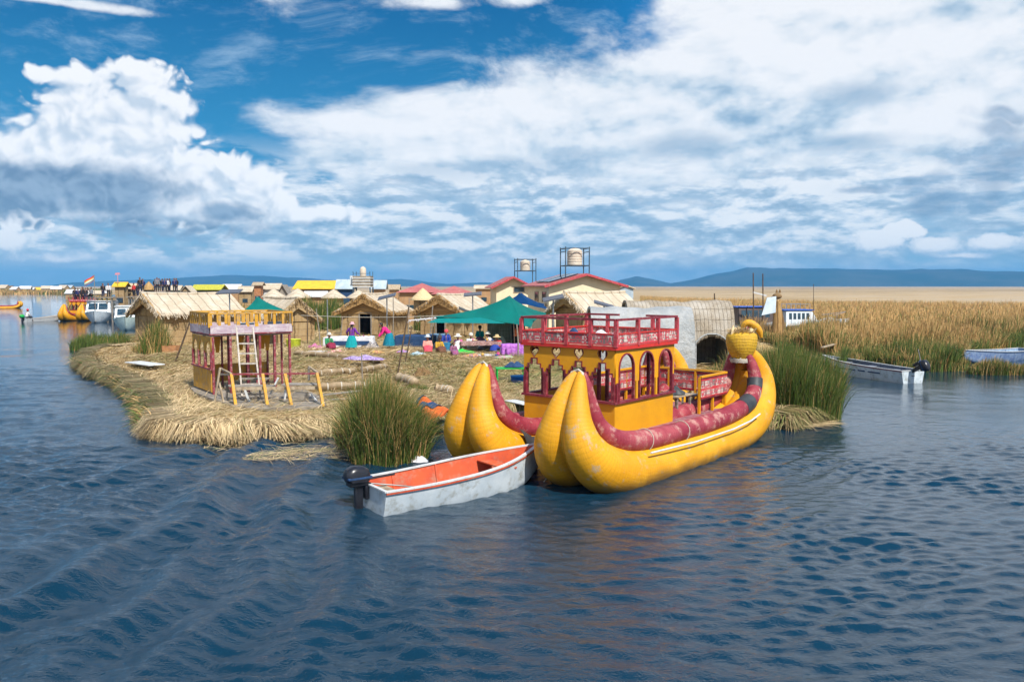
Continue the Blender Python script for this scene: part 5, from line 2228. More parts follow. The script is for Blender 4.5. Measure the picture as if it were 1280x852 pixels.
D1 = 57
pz = PD(731, 357, D1)
house(Vector((pz.x, D1, .3)), R(13), 5.3, 6.0, HZ(356.5, D1)-.3, HZ(343.8, D1)-.3, 'larger cream house with a red roof and dark solar panels under the big water tank', MT['cream_wall'], MT['red_roof'], over=.45,
      windows_front=((-.1, 3.15, 1.9, .55), (1.75, 3.15, 1.4, .55)), windows_side=((1.2, 3.1, 1.0, .7), (3.3, 3.1, 1.0, .7)), solar=((1.6, 1.7), (3.6, 1.7)), group='cream houses', fascia=MT['pink_paint'])
D2 = 70
pz = PD(641, 357, D2)
house(Vector((pz.x, D2, .3)), R(8), 2.9, 4.5, HZ(357, D2)-.3, HZ(347, D2)-.3, 'smaller cream house with a dark window under the smaller water tank', MT['cream_wall'], MT['red_roof'], over=.5,
      windows_front=((.55, 3.55, .95, .5),), group='cream houses', fascia=MT['pink_paint'])
# low annexe right of the big house
q = PD(784, 365, 60)
house(Vector((q.x, 61, .3)), R(13), 1.3, 2.2, HZ(361, 60)-.3, HZ(357.5, 60)-.3, 'little shed with a pale roof and green-blue side against the larger cream house', MT['zinc_roof'], MT['thatch_roof'], name='shed', cat='shed', over=.15)


def water_tank(px, pyt, pyb, pxw, depth, zb, label, fl, fr, ft):
    """tank on an iron stand; zb = foot of the stand"""
    c = PD(px, pyt, depth)
    top = HZ(pyt, depth)
    bot = HZ(pyb, depth)
    r0 = pxw/2*depth/1000
    t = empty('water_tank', (c.x, depth, zb), R(10), label, 'water tank', 'water tanks on stands')
    h = top-bot
    b0 = bot-zb
    C = MB()
    prof = [(r0*.98, 0), (r0, .05*h)]
    for k in range(5):
        prof += [(r0, (.12+.15*k)*h), (r0*.965, (.15+.15*k)*h), (r0, (.18+.15*k)*h)]
    prof += [(r0*.98, .82*h), (r0*.6, .93*h), (r0*.28, .96*h), (r0*.28, 1.0*h), (.02, 1.0*h)]
    C.lathe([(a, b0+z) for a, z in prof], n=24)
    C.build('tank', MT['tank'], t, smooth=40)
    wd = (fr-fl)/2*depth/1000
    for sx in (-1, 1):
        for sy in (-1, 1):
            C = MB()
            C.beam((sx*wd, sy*wd*.9, 0), (sx*wd, sy*wd*.9, HZ(ft, depth)-zb), .07)
            C.build('leg', MT['iron'], t)
    C = MB()
    for z in (b0-.05, HZ(ft, depth)-zb-.1, b0+h*.75):
        for sx in (-1, 1):
            C.beam((sx*wd, -wd*.9, z), (sx*wd, wd*.9, z), .05)
            if z < b0 or z > b0+h*.9:
                C.beam((-wd, sx*wd*.9, z+.003), (wd, sx*wd*.9, z+.003), .05)
    C.box((0, 0, b0-.02), (wd*2-.1, wd*1.8-.1, .04))
    C.build('frame', MT['iron'], t)
    return t


water_tank(718.5, 309.5, 331.5, 19, 59, .3, 'large beige water tank in an iron frame above the larger cream house', 707, 737, 309)
water_tank(656.5, 324.5, 338, 12.5, 72, .3, 'small beige water tank in an iron frame above the smaller cream house', 647, 670, 323)

# ------------------------------------------------------------------ solar panels on posts


def post_panel(px, pyb, pyt, depth, w_, d_, tilt, label, yaw=0):
    b = PD(px, pyb, depth)
    t = empty('solar_panel_post', (b.x, depth, .42), yaw, label, 'solar panel', 'solar panels on posts')
    h = HZ(pyt, depth)-.42
    C = MB()
    C.tube([(0, 0, 0), (0, 0, h)], .045, n=8)
    C.build('post', MT['grey_metal'], t)
    C = MB()
    C.box((0, 0, h+.04), (w_, d_, .04), ry=tilt, rx=.25)
    C.build('panel', MT['solar'], t)
    C = MB()
    C.box((0, 0, h+.012), (w_+.05, d_+.05, .03), ry=tilt, rx=.25)
    C.build('panel_frame', MT['grey_metal'], t)
    return t


post_panel(484, 415, 371, 57, 1.25, .8, R(-14), 'solar panel on a post at the right corner of the golden gabled hut')
post_panel(591, 410, 368, 57.5, 1.25, .8, R(-5), 'nearly level solar panel on a post in front of the tan hut roof')
post_panel(691.5, 400, 373, 46, 1.15, .8, R(-12), 'solar panel on a post between the blue canopy and the steep hut')
post_panel(288, 420, 365, 50, 1.4, .9, R(-2), 'wide flat solar panel on a post at the end of the long hut')
post_panel(755, 400, 381, 40, 1.0, .5, R(16), 'dark tilted solar panel by the white sheeted hut')


# ------------------------------------------------------------------ poles, line
def pole(pb, pt, z0, r, m_, label, depth=None, name='wooden_pole', cat='pole', group='poles stuck in the island'):
    b = P(pb[0], pb[1], z0)
    d = depth or b.y
    if depth:
        b = PD(pb[0], pb[1], depth)
        b.z = z0
    tp = PD(pt[0], pt[1], d)
    C = MB()
    mid = (b+tp)/2-b+Vector((r*.6, 0, 0))
    C.tube([(0, 0, -.12), tuple(mid), tuple(tp-b)], [r, r*.9, r*.75], n=7)
    o = C.build(name, m_, None, smooth=60)
    o.location = b
    return tag(o, label, cat, group)


pole((496, 470), (511, 383), .45, .035, MT['wood_dark'], 'dark leaning pole between the huts and the reed bundles, taller of the pair')
pole((506, 452), (514, 412), .45, .035, MT['wood_dark'], 'short dark leaning pole beside the taller one')
pole((453, 512), (452, 441), .45, .022, MT['wood_grey'], 'thin upright stake in front of the reed bundles')
pole((218, 452), (238, 400), .45, .05, MT['wood_dark'], 'thick dark leaning pole beside the old cabin')
pole((215, 436), (199, 409), .45, .03, MT['wood_pale'], 'thin pale stick leaning at the long hut wall')
pole((401, 434), (395, 385), .45, .04, MT['wood_grey'], 'grey leaning pole at the end of the clothes line near the small hut')
pole((409, 428), (409, 374), .45, .045, MT['grey_metal'], 'straight grey metal pole in front of the dark reed bed')
pole((463, 414), (458, 386), .45, .04, MT['wood_grey'], 'leaning pole in front of the dark doorway')
pole((425, 416), (428, 396), .45, .04, MT['wood_grey'], 'short pole at the left corner of the golden gabled hut', depth=56)
pole((491, 417), (491.5, 370), .45, .04, MT['wood_grey'], 'upright pole beside the solar panel post', depth=56)
pole((536, 420), (541, 382), .45, .045, MT['wood_grey'], 'pole carrying the left corner rope of the green canopy', depth=50)
pole((510, 425), (511.5, 372), .45, .035, MT['wood_grey'], 'thin pole between the two gabled huts', depth=54)
pole((384, 416), (383.5, 377), .45, .04, MT['wood_dark'], 'dark pole against the small hut gable', depth=51)
pole((648, 447), (646, 405), .45, .05, MT['wood_grey'], 'grey post at the front of the green canopy, by the purple cloth')
pole((643, 443), (642, 404), .45, .035, MT['wood_dark'], 'thin dark post beside the grey canopy post')
C = MB()
a, b = PD(376, 394, 47), PD(560, 394, 50)
C.tube([a.lerp(b, k/16)-Vector((0, 0, .12*math.sin(PI*k/16)))-a for k in range(17)], .014, n=5)
o = C.build('clothes_line', MT['rope'], None, smooth=60)
o.location = a
tag(o, 'pale clothes line strung across in front of the huts', 'line')
C = MB()
a, b = PD(511, 400.5, 48.5), PD(545, 397, 48.5)
rr = random.Random(4)
for k in range(16):
    p = a.lerp(b, k/15)-a
    C.beam(p+Vector((0, 0, 0)), p+Vector((rr.uniform(-.12, .12), 0, rr.uniform(-.16, .12))), .09, .02)
C.beam((0, 0, 0), b-a, .07, .07)
o = C.build('bunting', MT['white_cloth'], None)
o.location = a
tag(o, 'ragged white bunting tied along a beam by the canopy corner', 'bunting')
# ------------------------------------------------------------------ the old cabin standing on the island
PVY = R(36)
PV0 = P(266, 497, .45)
pv = empty('old_cabin', PV0, PVY, 'weathered two-storey boat cabin with yellow railing and maroon posts standing on the island', 'cabin')


def pvl(wp):
    d = wp-PV0
    c, s_ = math.cos(PVY), math.sin(PVY)
    return Vector((d.x*c+d.y*s_, -d.x*s_+d.y*c, wp.z-.45))


OY = mat('faded_yellow_paint', (.62, .32, .02), (.46, .24, .04), rough=.7, scale=4, dirt=(.34, .25, .16), dirt_amt=.55, bmp=.3)
OM = mat('faded_maroon_paint', (.26, .035, .05), (.18, .03, .04), rough=.7, scale=5, dirt=(.42, .28, .27), dirt_amt=.5, bmp=.3)
OC = mat('faded_pink_grey_cloth', (.50, .42, .46), (.38, .28, .34), rough=.9, scale=3, stretch=(1, 1, 5), bmp=.4, dirt=(.6, .58, .56), dirt_amt=.5)
PL, PW = 2.72, 2.35
pz = {k: HZ(v, 26.8)-.45 for k, v in dict(top=390.5, b1=406, b0=421, sill=462).items()}
C = MB()
C.box((0, PW/2, .12+pz['sill']/2), (.04, PW-.1, pz['sill']-.12))
C.build('lower_wall', OY, pv)
C = MB()
C.box((PL/2, PW, .12+pz['sill']/2), (PL-.1, .04, pz['sill']-.3))
C.build('lower_wall', OY, pv)
C = MB()
C.box((0, PW/2, pz['sill']+.03), (.14, PW+.1, .05))
C.build('sill', OM, pv)
# arched left face
outer = [(0, pz['b0']-.55)]
for i in range(3):
    bw = PW/3
    c = bw*(i+.5)
    outer.append((c-.25, pz['b0']-.55))
    for k in range(13):
        a = PI-PI*k/12
        outer.append((c+.25*math.cos(a), pz['b0']-.42+.26*math.sin(a)))
    outer.append((c+.25, pz['b0']-.55))
outer += [(PW, pz['b0']-.55), (PW, pz['b0']), (0, pz['b0'])]
Mx = Matrix(((0, 0, 1, 0.0), (1, 0, 0, 0), (0, 1, 0, 0), (0, 0, 0, 1)))
shape2d(outer, [], .03, 'arched_wall', OY, pv, Mx)
for i in range(4):
    C = MB()
    y = min(max(PW/3*i, .04), PW-.04)
    C.beam((0, y, pz['sill']+.055), (0, y, pz['b0']-.5), .08, .09)
    C.build('arch_post', OM, pv)
# open near face: maroon posts
for (x, y) in ((.04, -.01), (.62, .0), (1.22, .02), (1.62, .0), (PL-.58, .0), (PL-.04, 0), (PL-.04, .8), (PL-.04, 1.6), (PL-.04, PW-.04), (1.9, PW-.04), (1.0, PW-.04), (.4, PW-.04), (.9, 1.2), (1.9, 1.2)):
    C = MB()
    C.beam((x, y, 0.08), (x, y, pz['b0']), .075 if y < .1 else .06)
    C.build('post', OM, pv)
for (x, y) in ((.45, .9), (1.45, 1.5), (2.2, .9), (2.3, 1.7)):
    C = MB()
    C.prism([(x-.12, y, pz['b0']-.03), (x-.05, y, pz['b0']-.6), (x+.05, y, pz['b0']-.6), (x+.12, y, pz['b0']-.03)], (0, .03, 0))
    C.build('hanging_board', MT['orange_old'] if 'orange_old' in MT else MT['yellow_paint'], pv)
C = MB()
C.box((PL/2, PW/2, pz['b0']+.05), (PL+.02, PW+.02, .07))
C.build('upper_floor', MT['wood_grey'], pv)
# cloth band
cs = [(-.04, -.04), (PL+.04, -.04), (PL+.04, PW+.04), (-.04, PW+.04)]
C = MB()
for k in range(4):
    quad_uv_panel(C, cs[k], cs[(k+1) % 4], pz['b0']+.11, pz['b1']-.02, .03)
C.build('cloth_band', OC, pv, smooth=0)
C = MB()
for k in range(4):
    C.beam((*cs[k], pz['b0']+.09), (*cs[(k+1) % 4], pz['b0']+.09), .05, .05)
C.build('floor_edge', OM, pv)
C = MB()
for k in range(4):
    C.beam((*cs[k], pz['top']-.03), (*cs[(k+1) % 4], pz['top']-.03), .07, .06)
C.build('top_rail', OY, pv)
for k in range(4):
    a, b = Vector((*cs[k], 0)), Vector((*cs[(k+1) % 4], 0))
    m = 9
    for i in range(m):
        p_ = a.lerp(b, i/m)
        wd = .13 if i == 0 else random.choice((.06, .09, .12))
        C = MB()
        d = (b-a).normalized()
        C.box((p_.x, p_.y, (pz['b1']+pz['top'])/2-.06), (wd if abs(d.x) > .5 else .035, wd if abs(d.y) > .5 else .035, pz['top']-pz['b1']+.04))
        C.build('baluster', OY, pv)
C = MB()
C.box((1.25, .35, pz['b1']-.14), (.6, .05, .36))
C.box((2.2, .3, pz['b1']-.1), (.7, .05, .3))
C.build('back_board', MT['zinc_roof'], pv)
# keel-shaped deck
C = MB()
dp = [pvl(P(x, y, .5)) for x, y in ((243, 492), (262, 499), (290, 509), (330, 513), (372, 512), (408, 508), (402, 498), (385, 490))]
dp += [Vector((PL+.1, PW+.1, 0)), Vector((-.1, PW+.1, 0))]
C.prism([(p_.x, p_.y, .02) for p_ in dp][::1], (0, 0, .09))
C.build('deck', MT['wood_grey'], pv)
# platform rails in front of the open face
rail = [P(287, 468, 1.15)]
A0 = pvl(PD(289, 467.5, 24.7))
A1 = pvl(PD(399, 466.5, 24.9))
C = MB()
C.beam(A0, A1, .06, .05)
C.build('platform_rail', OM, pv)
B0 = pvl(PD(293, 485.5, 24.6))
B1 = pvl(PD(401, 484.5, 24.8))
C = MB()
C.beam(B0, B1, .05, .09)
C.build('platform_rail', MT['wood_pale'], pv)
for (xt, yt, xb, yb, m_) in ((289, 467, 295, 510, OY), (328, 467, 335, 511, OY), (356, 467, 365, 510, OY), (396, 466, 404, 508, OY)):
    C = MB()
    C.beam(pvl(PD(xt, yt, 24.7)), pvl(PD(xb, yb, 24.3)), .085, .07)
    C.build('rail_post', m_, pv)
for (xt, yt, xb, yb, dd) in ((275, 460, 268, 503, 25.4), (274, 478, 280, 505, 25.0), (284, 480, 283, 502, 25.3), (386, 459, 386, 475, 26), (348, 472, 338, 492, 25.6), (305, 484, 313, 506, 25), (358, 478, 355, 505, 25.3), (388, 492, 400, 506, 25.2)):
    C = MB()
    C.beam(pvl(PD(xt, yt, dd)), pvl(PD(xb, yb, dd)), .07, .05)
    C.build('brace', random.choice((MT['wood_grey'], MT['white_paint'], MT['wood_pale'])), pv)
for (x0, y0, d0, x1, y1, d1, m_) in ((275, 460, 26.2, 289, 467, 24.7, MT['wood_pale']), (386, 458, 26.3, 397, 466, 24.9, MT['wood_pale']), (276, 467.5, 25.3, 290, 468.5, 24.8, MT['wood_grey'])):
    C = MB()
    C.beam(pvl(PD(x0, y0, d0)), pvl(PD(x1, y1, d1)), .06, .05)
    C.build('side_rail', m_, pv)
for (x0, x1, yy, dd, w_) in ((283, 342, 482, 25.4, .35), (354, 398, 480, 25.6, .5), (300, 336, 473, 26.3, .3)):
    C = MB()
    C.beam(pvl(PD(x0, yy, dd)), pvl(PD(x1, yy, dd)), w_, .04)
    C.build('bench', MT['white_old'] if 'white_old' in MT else MT['wood_grey'], pv)
for (x0, x1, yy, dd, hh) in ((368, 383, 497, 25.4, .32),):
    C = MB()
    c0, c1 = pvl(PD(x0, yy, dd)), pvl(PD(x1, yy, dd))
    C.beam(c0, c1, .5, hh)
    C.build('box', MT['wood_grey'], pv)
# ladder
C0, C1 = PD(295.5, 409, 26.6), PD(303, 500, 25.3)
E0, E1 = PD(316, 409, 26.8), PD(326, 499, 25.6)
C = MB()
C.beam(C0-PV0, C1-PV0, .05, .07)
C.beam(E0-PV0, E1-PV0, .05, .07)
WL = mat('whitewashed_wood', (.52, .48, .43), (.36, .31, .26), rough=.8, scale=9, dirt=(.28, .22, .17), dirt_amt=.5, bmp=.4)
lad = C.build('ladder', WL, None)
lad.location = PV0
tag(lad, 'whitewashed wooden ladder leaning on the upper floor of the old cabin', 'ladder')
for k in range(7):
    t = .09+k*.14
    C = MB()
    C.beam(C0.lerp(C1, t)-PV0, E0.lerp(E1, t)-PV0, .035, .05)
    C.build('rung', WL, lad)

# ------------------------------------------------------------------ bundles, planks, things on the ground
def log(p0, p1, r, label, z=.45, m_=None, bend=.06, group='reed bundles lying on the island'):
    a, b = P(*p0, z+r), P(*p1, z+r)
    C = MB()
    n_ = 12
    d = (b-a)
    nrm = Vector((-d.y, d.x, 0)).normalized()
    pts_ = [a+d*(k/n_)+nrm*(bend*math.sin(k/n_*PI*1.6))-a+Vector((0, 0, r*.12*math.sin(k*1.7))) for k in range(n_+1)]
    rr = [r*(.55 if k in (0, n_) else (1+.09*math.sin(k*2.3))) for k in range(n_+1)]
    C.tube(pts_, rr, n=12, jit=.05)
    t = empty('reed_bundle', a-Vector((0, 0, r)), 0, label, 'reed bundle', group)
    o = C.build('bundle', m_ or MT['log'], t, smooth=60, loc=(0, 0, r*.95))
    for k in (2, 5, 8, 10):
        B_ = MB()
        B_.tube([pts_[k]+Vector((0, 0, r*.95))-d.normalized()*.02, pts_[k]+Vector((0, 0, r*.95))+d.normalized()*.02], rr[k]+.01, n=12, caps=False)
        B_.build('binding', MT['rope'], t, smooth=60)
    return t


log((368, 441), (437, 446), .15, 'long reed bundle behind the others, its end under a purple blanket')
log((437, 446), (478, 451), .15, 'reed bundle mostly covered by the purple blanket')
log((392, 467), (443, 463), .15, 'pale reed bundle in the middle row, left piece')
log((452, 463), (482, 457), .14, 'short reed bundle in the middle row, right piece')
log((398, 484), (466, 481), .16, 'nearest long reed bundle behind the thin stake')
log((544, 486), (568, 488), .17, 'short reed bundle beside the far bow of the big boat')
log((496, 472), (522, 478), .2, 'thick frayed reed bundle by the fresh green reeds')
rag('blanket', P(456, 449, .72), 1.0, .42, .15, cloth_mat('violet_patterned_blanket', (.16, .08, .3), (.5, .42, .6)), 'violet and white patterned blanket thrown over a reed bundle', 'blanket', 8, -.2)
rag('sack', P(528, 470, .5), .38, .25, .3, MT['thatch_dark'], 'dark brown sack lying by the thick reed bundle', 'sack', 2)


def plank(px0, px1, w_, th, z, label, m_, cat='plank', name='plank', rx=0, group=None):
    a, b = P(*px0, z), P(*px1, z)
    C = MB()
    C.beam((0, 0, 0), b-a, w_, th)
    o = C.build(name, m_, None, bevel=.004)
    o.location = a
    return tag(o, label, cat, group)


plank((399, 494), (452, 488), .22, .03, .54, 'grey plank on the straw right of the old cabin', MT['wood_grey'])
plank((404, 500), (455, 497), .16, .03, .53, 'second grey plank, nearer the water, right of the old cabin', MT['wood_grey'])
plank((166, 452), (196, 456), .75, .04, .66, 'white board lying on the straw at the far side of the island', MT['white_paint'], 'board', 'board')
plank((637, 500), (660, 505), .42, .03, .5, 'pale board on the ground beside the big boat cabin', MT['white_paint'], 'board', 'board')
# wooden crate by the long hut
def crate(px, py, z, lx, ly, lz, m_, label, name='crate', rz=0, cat='crate'):
    t = empty(name, P(px, py, z), rz, label, cat)
    for (c, d) in (((0, -ly/2, lz/2), (lx, .03, lz)), ((0, ly/2, lz/2), (lx, .03, lz)), ((-lx/2, 0, lz/2), (.03, ly-.03, lz)), ((lx/2, 0, lz/2), (.03, ly-.03, lz))):
        C = MB()
        C.box(c, d)
        C.build('side', m_, t, bevel=.003)
    C = MB()
    C.box((0, 0, .03), (lx-.03, ly-.03, .03))
    C.build('bottom', m_, t)
    return t


crate(214, 443, .42, .75, .55, .5, mat('orange_wood', (.42, .2, .08), (.3, .14, .06), bmp=.3), 'open orange-brown wooden crate against the long hut')
# dead reed pile left of the tall clump
debris('reed_debris', 168, 440, 1.5, .7, 900, .03, 'heap of dead brown reeds left of the long hut', z=.5, dry=1.0, rot=.5)

# orange life jacket / deflated raft at the island edge
C = MB()


def fn(u, v):
    x, y = (u-.5)*1.35, (v-.5)*.62
    z = .16+.22*math.sin(PI*u)*math.sin(PI*v)+.05*math.sin(u*11+v*5)+.04*math.cos(v*13-u*3)
    return (x, y, z)


C.sheet(fn, 22, 14, .05)
t = empty('life_jacket', P(531, 522, .47), R(-48), 'orange life jacket with grey straps lying on the island edge beside the far bow', 'life jacket')
t.scale = (1.3, 1.3, 1.3)
C.build('jacket', MT['orange_cloth'], t, smooth=60)
for (a, b) in ((-.25, .10), (.1, .42)):
    C = MB()

    def fn(u, v, a=a, b=b):
        uu = .5+a+v*.12+u*.1
        x, y = (uu-.5)*1.35, (u-.5)*.6
        z = .175+.22*math.sin(PI*uu)*math.sin(PI*u)+.05*math.sin(uu*11+u*5)+.04*math.cos(u*13-uu*3)
        return (x, y, z+.01)
    C.sheet(fn, 14, 4, .01)
    C.build('strap', MT['blue_dark'], t, smooth=60)
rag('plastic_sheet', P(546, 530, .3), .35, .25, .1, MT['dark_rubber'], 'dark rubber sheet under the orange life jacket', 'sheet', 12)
rag('plastic_bag', P(524, 577, .0), .22, .14, .12, MT['white_cloth'], 'small white plastic bag caught behind the motor boat', 'bag', 21)

# ------------------------------------------------------------------ market
def cloth_box(px, py, z, lx, ly, h, m_, label, cat='stall', rz=0, name='market_stall', top=None, goods=0, drop=1.0, gm=None):
    t = empty(name, P(px, py, z), rz, label, cat)

    def fn(u, v):
        # draped cloth over a table: param to rounded square with skirts
        x, y = (u-.5)*2, (v-.5)*2
        m = max(abs(x), abs(y))
        k = .72
        if m <= k:
            return (x/k*lx/2, y/k*ly/2, h+.01*math.sin(9*x)*math.sin(7*y))
        s_ = m
        fx, fy = x/s_, y/s_
        dd = (s_-k)/(1-k)
        rip = .05*math.sin(14*fx+11*fy)*dd
        ox = lx/2*fx+math.copysign(1, fx)*rip*(abs(fx) > .98)
        oy = ly/2*fy+math.copysign(1, fy)*rip*(abs(fy) > .98)
        return (ox, oy, h-(h-.03)*dd*drop)
    C = MB()
    C.sheet(fn, 30, 30, .012)
    C.build('cloth', m_, t, smooth=50)
    C = MB()
    C.box((0, 0, h-.035), (lx-.05, ly-.05, .03))
    C.build('table_top', MT['wood_grey'], t)
    for sx in (-1, 1):
        for sy in (-1, 1):
            C = MB()
            C.beam((sx*(lx/2-.07), sy*(ly/2-.07), 0), (sx*(lx/2-.07), sy*(ly/2-.07), h-.05), .05)
            C.build('leg', MT['wood_grey'], t)
    return t


def ware(loc, s_, kind, m_, label, group):
    C = MB()
    if kind == 0:
        C.lathe([(s_*.3, 0), (s_*.5, s_*.25), (s_*.45, s_*.6), (s_*.2, s_*.8), (s_*.25, s_)], n=10)
        nm = 'pot'
    elif kind == 1:
        C.tube([(-s_, 0, s_*.2), (-s_*.5, 0, s_*.12), (s_*.4, 0, s_*.12), (s_, 0, s_*.4)], [s_*.05, s_*.16, s_*.18, s_*.04], n=8)
        C.prism([(0, 0, s_*.2), (s_*.5, 0, s_*.25), (s_*.1, 0, s_*.9)], (0, .01, 0))
        nm = 'model_boat'
    else:
        C.lathe([(s_*.2, 0), (s_*.6, s_*.08), (s_*.62, s_*.14), (s_*.55, s_*.12), (.01, s_*.04)], n=12)
        nm = 'bowl'
    o = C.build(nm, m_, None, smooth=50)
    o.location = loc
    o.rotation_euler = (0, 0, random.uniform(0, 6))
    return tag(o, label, nm.replace('_', ' '), group)


wm = [cloth_mat('clay_ware', (.35, .12, .05)), cloth_mat('ochre_ware', (.6, .38, .1)), cloth_mat('blue_ware', (.05, .1, .4)), cloth_mat('white_ware', (.7, .68, .62)), cloth_mat('pink_ware', (.6, .08, .25)), MT['cream_reed']]
st1 = cloth_box(437, 433, .45, 3.0, 1.3, .62, MT['white_cloth'], 'white-clothed stall table with small wares behind the woman in the purple jumper', rz=.05)
C = MB()
for k in range(4):
    pass
C.box((0, -.675, .26), (2.6, .03, .26))
C.build('blue_skirt', MT['blue_dark'], st1)
c1 = P(437, 433, .45)
for i in range(9):
    ware(c1+Vector((random.uniform(-.1, 1.3), random.uniform(-.5, .5), .64)), random.uniform(.12, .22), i % 3, wm[i % 6], 'small craft piece on the white stall table by the golden hut', 'crafts on the white stall')
cloth_box(520, 433, .45, 2.4, 1.4, .72, MT['blue_dark'], 'stall table under a dark blue cloth left of the seated women', rz=-.05)
cloth_box(548, 431, .45, 1.4, 1.1, .7, cloth_mat('navy_striped_cloth', (.03, .08, .16), (.2, .35, .45)), 'smaller striped blue stall table behind the pink shawl', rz=.1)
tb = cloth_box(600, 440, .45, 2.3, 1.0, .62, MT['woven_brown'], 'low table under a brown patterned blanket in the middle of the seated women', rz=.25, drop=.35)
c2_ = P(600, 440, .45)
for i in range(7):
    ware(c2_+Vector((random.uniform(-.9, .9), random.uniform(-.3, .3), .64)), random.uniform(.1, .18), (i+1) % 3, wm[(i+2) % 6], 'small craft piece on the brown blanket table', 'crafts on the brown table')
cloth_box(640, 444, .45, 1.15, .8, .62, MT['purple_cloth'], 'table wrapped in glossy purple cloth by the canopy post', rz=.1)
rag('ground_cloth', P(613, 444, .47), 1.3, .5, .05, MT['white_cloth'], 'white cloth with wares spread on the ground in front of the women', 'cloth', 31)
for i in range(6):
    ware(P(613, 444, .53)+Vector((random.uniform(-1, 1), random.uniform(-.25, .25), 0)), random.uniform(.12, .2), i % 3, wm[(i+4) % 6], 'small craft piece on the white ground cloth', 'crafts on the ground cloth')
rag('green_cloth', P(578, 441, .47), .75, .3, .16, MT['green_cloth'], 'bright green cloth on the ground by the girl in violet', 'cloth', 41)
rag('bundle', P(393, 436, .46), .5, .3, .25, cloth_mat('pink_bundle', (.6, .2, .35), (.3, .1, .2)), 'pink and dark cloth bundle left of the white stall', 'bundle', 51)
rag('bundle', P(466, 436, .46), .5, .35, .35, cloth_mat('mixed_bundle', (.08, .08, .12), (.5, .45, .4)), 'dark and pale bundle of goods between the two standing women', 'bundle', 52)
rag('bundle', P(550, 437, .46), .42, .35, .75, MT['dark_rubber'], 'big black bundle between the pink shawl and the seated woman in blue', 'bundle', 53)
rag('bundle', P(623, 434, .46), .6, .4, .55, cloth_mat('grey_bundle', (.3, .28, .27), (.5, .45, .42)), 'grey bundle of goods behind the purple table', 'bundle', 54)
rag('ground_cloth', P(400, 440, .46), .9, .35, .06, MT['white_cloth'], 'white cloth on the ground at the foot of the leaning grey pole', 'cloth', 55)
# yellow-green tub by the old cabin
C = MB()
C.lathe([(.30, 0), (.40, .1), (.42, .55), (.45, .58), (.38, .56), (.01, .5)], n=20)
o = C.build('tub', mat('yellow_green_plastic', (.6, .7, .05), bmp=0), None, smooth=50)
o.location = P(367, 436, .45)
tag(o, 'bright yellow-green plastic tub right of the old cabin', 'tub')
# green table with things, blue tub beneath
stool(P(638, 479, .42), .1, 1.15, .6, .62, MT['green_plastic'], 'green plastic table beside the big boat cabin', 'table', MT['green_plastic'], name='table')
rag('bundle', P(640, 479, .42)+Vector((.1, 0, .64)), .42, .2, .16, MT['blue_dark'], 'dark bundle lying on the green table', 'bundle', 61)
C = MB()
C.lathe([(.22, 0), (.30, .08), (.33, .34), (.36, .36), (.29, .34), (.01, .3)], n=18)
o = C.build('tub', MT['blue_tarp'], None, smooth=50)
o.location = P(641, 482, .45)+Vector((.25, .15, 0))
tag(o, 'blue tub under the green table', 'tub')
# ------------------------------------------------------------------ people


def body_mesh(name, joints, bones, blobs, voxel, mat_):
    """one continuous body: tapered limbs fused by remeshing"""
    C = MB()
    for (a, b, r0, r1) in bones:
        A, B = Vector(joints[a]), Vector(joints[b])
        n_ = 4
        pts_ = [A.lerp(B, k/n_) for k in range(n_+1)]
        rr = [r0+(r1-r0)*k/n_ for k in range(n_+1)]
        C.tube(pts_, rr, n=8)
        C.ball(A, r0, 8, 6)
        C.ball(B, r1, 8, 6)
    for (c, r, sc) in blobs:
        C.ball(c, r, 12, 8, sc)
    o = C.build(name, mat_, None, smooth=0)
    m = o.modifiers.new('r', 'REMESH')
    m.mode = 'VOXEL'
    m.voxel_size = voxel
    s_ = o.modifiers.new('s', 'SMOOTH')
    s_.iterations = 2
    dg = bpy.context.evaluated_depsgraph_get()
    me = bpy.data.meshes.new_from_object(o.evaluated_get(dg))
    bpy.data.objects.remove(o)
    me.name = name
    me.materials.clear()
    me.materials.append(mat_)
    me.shade_smooth()
    return me


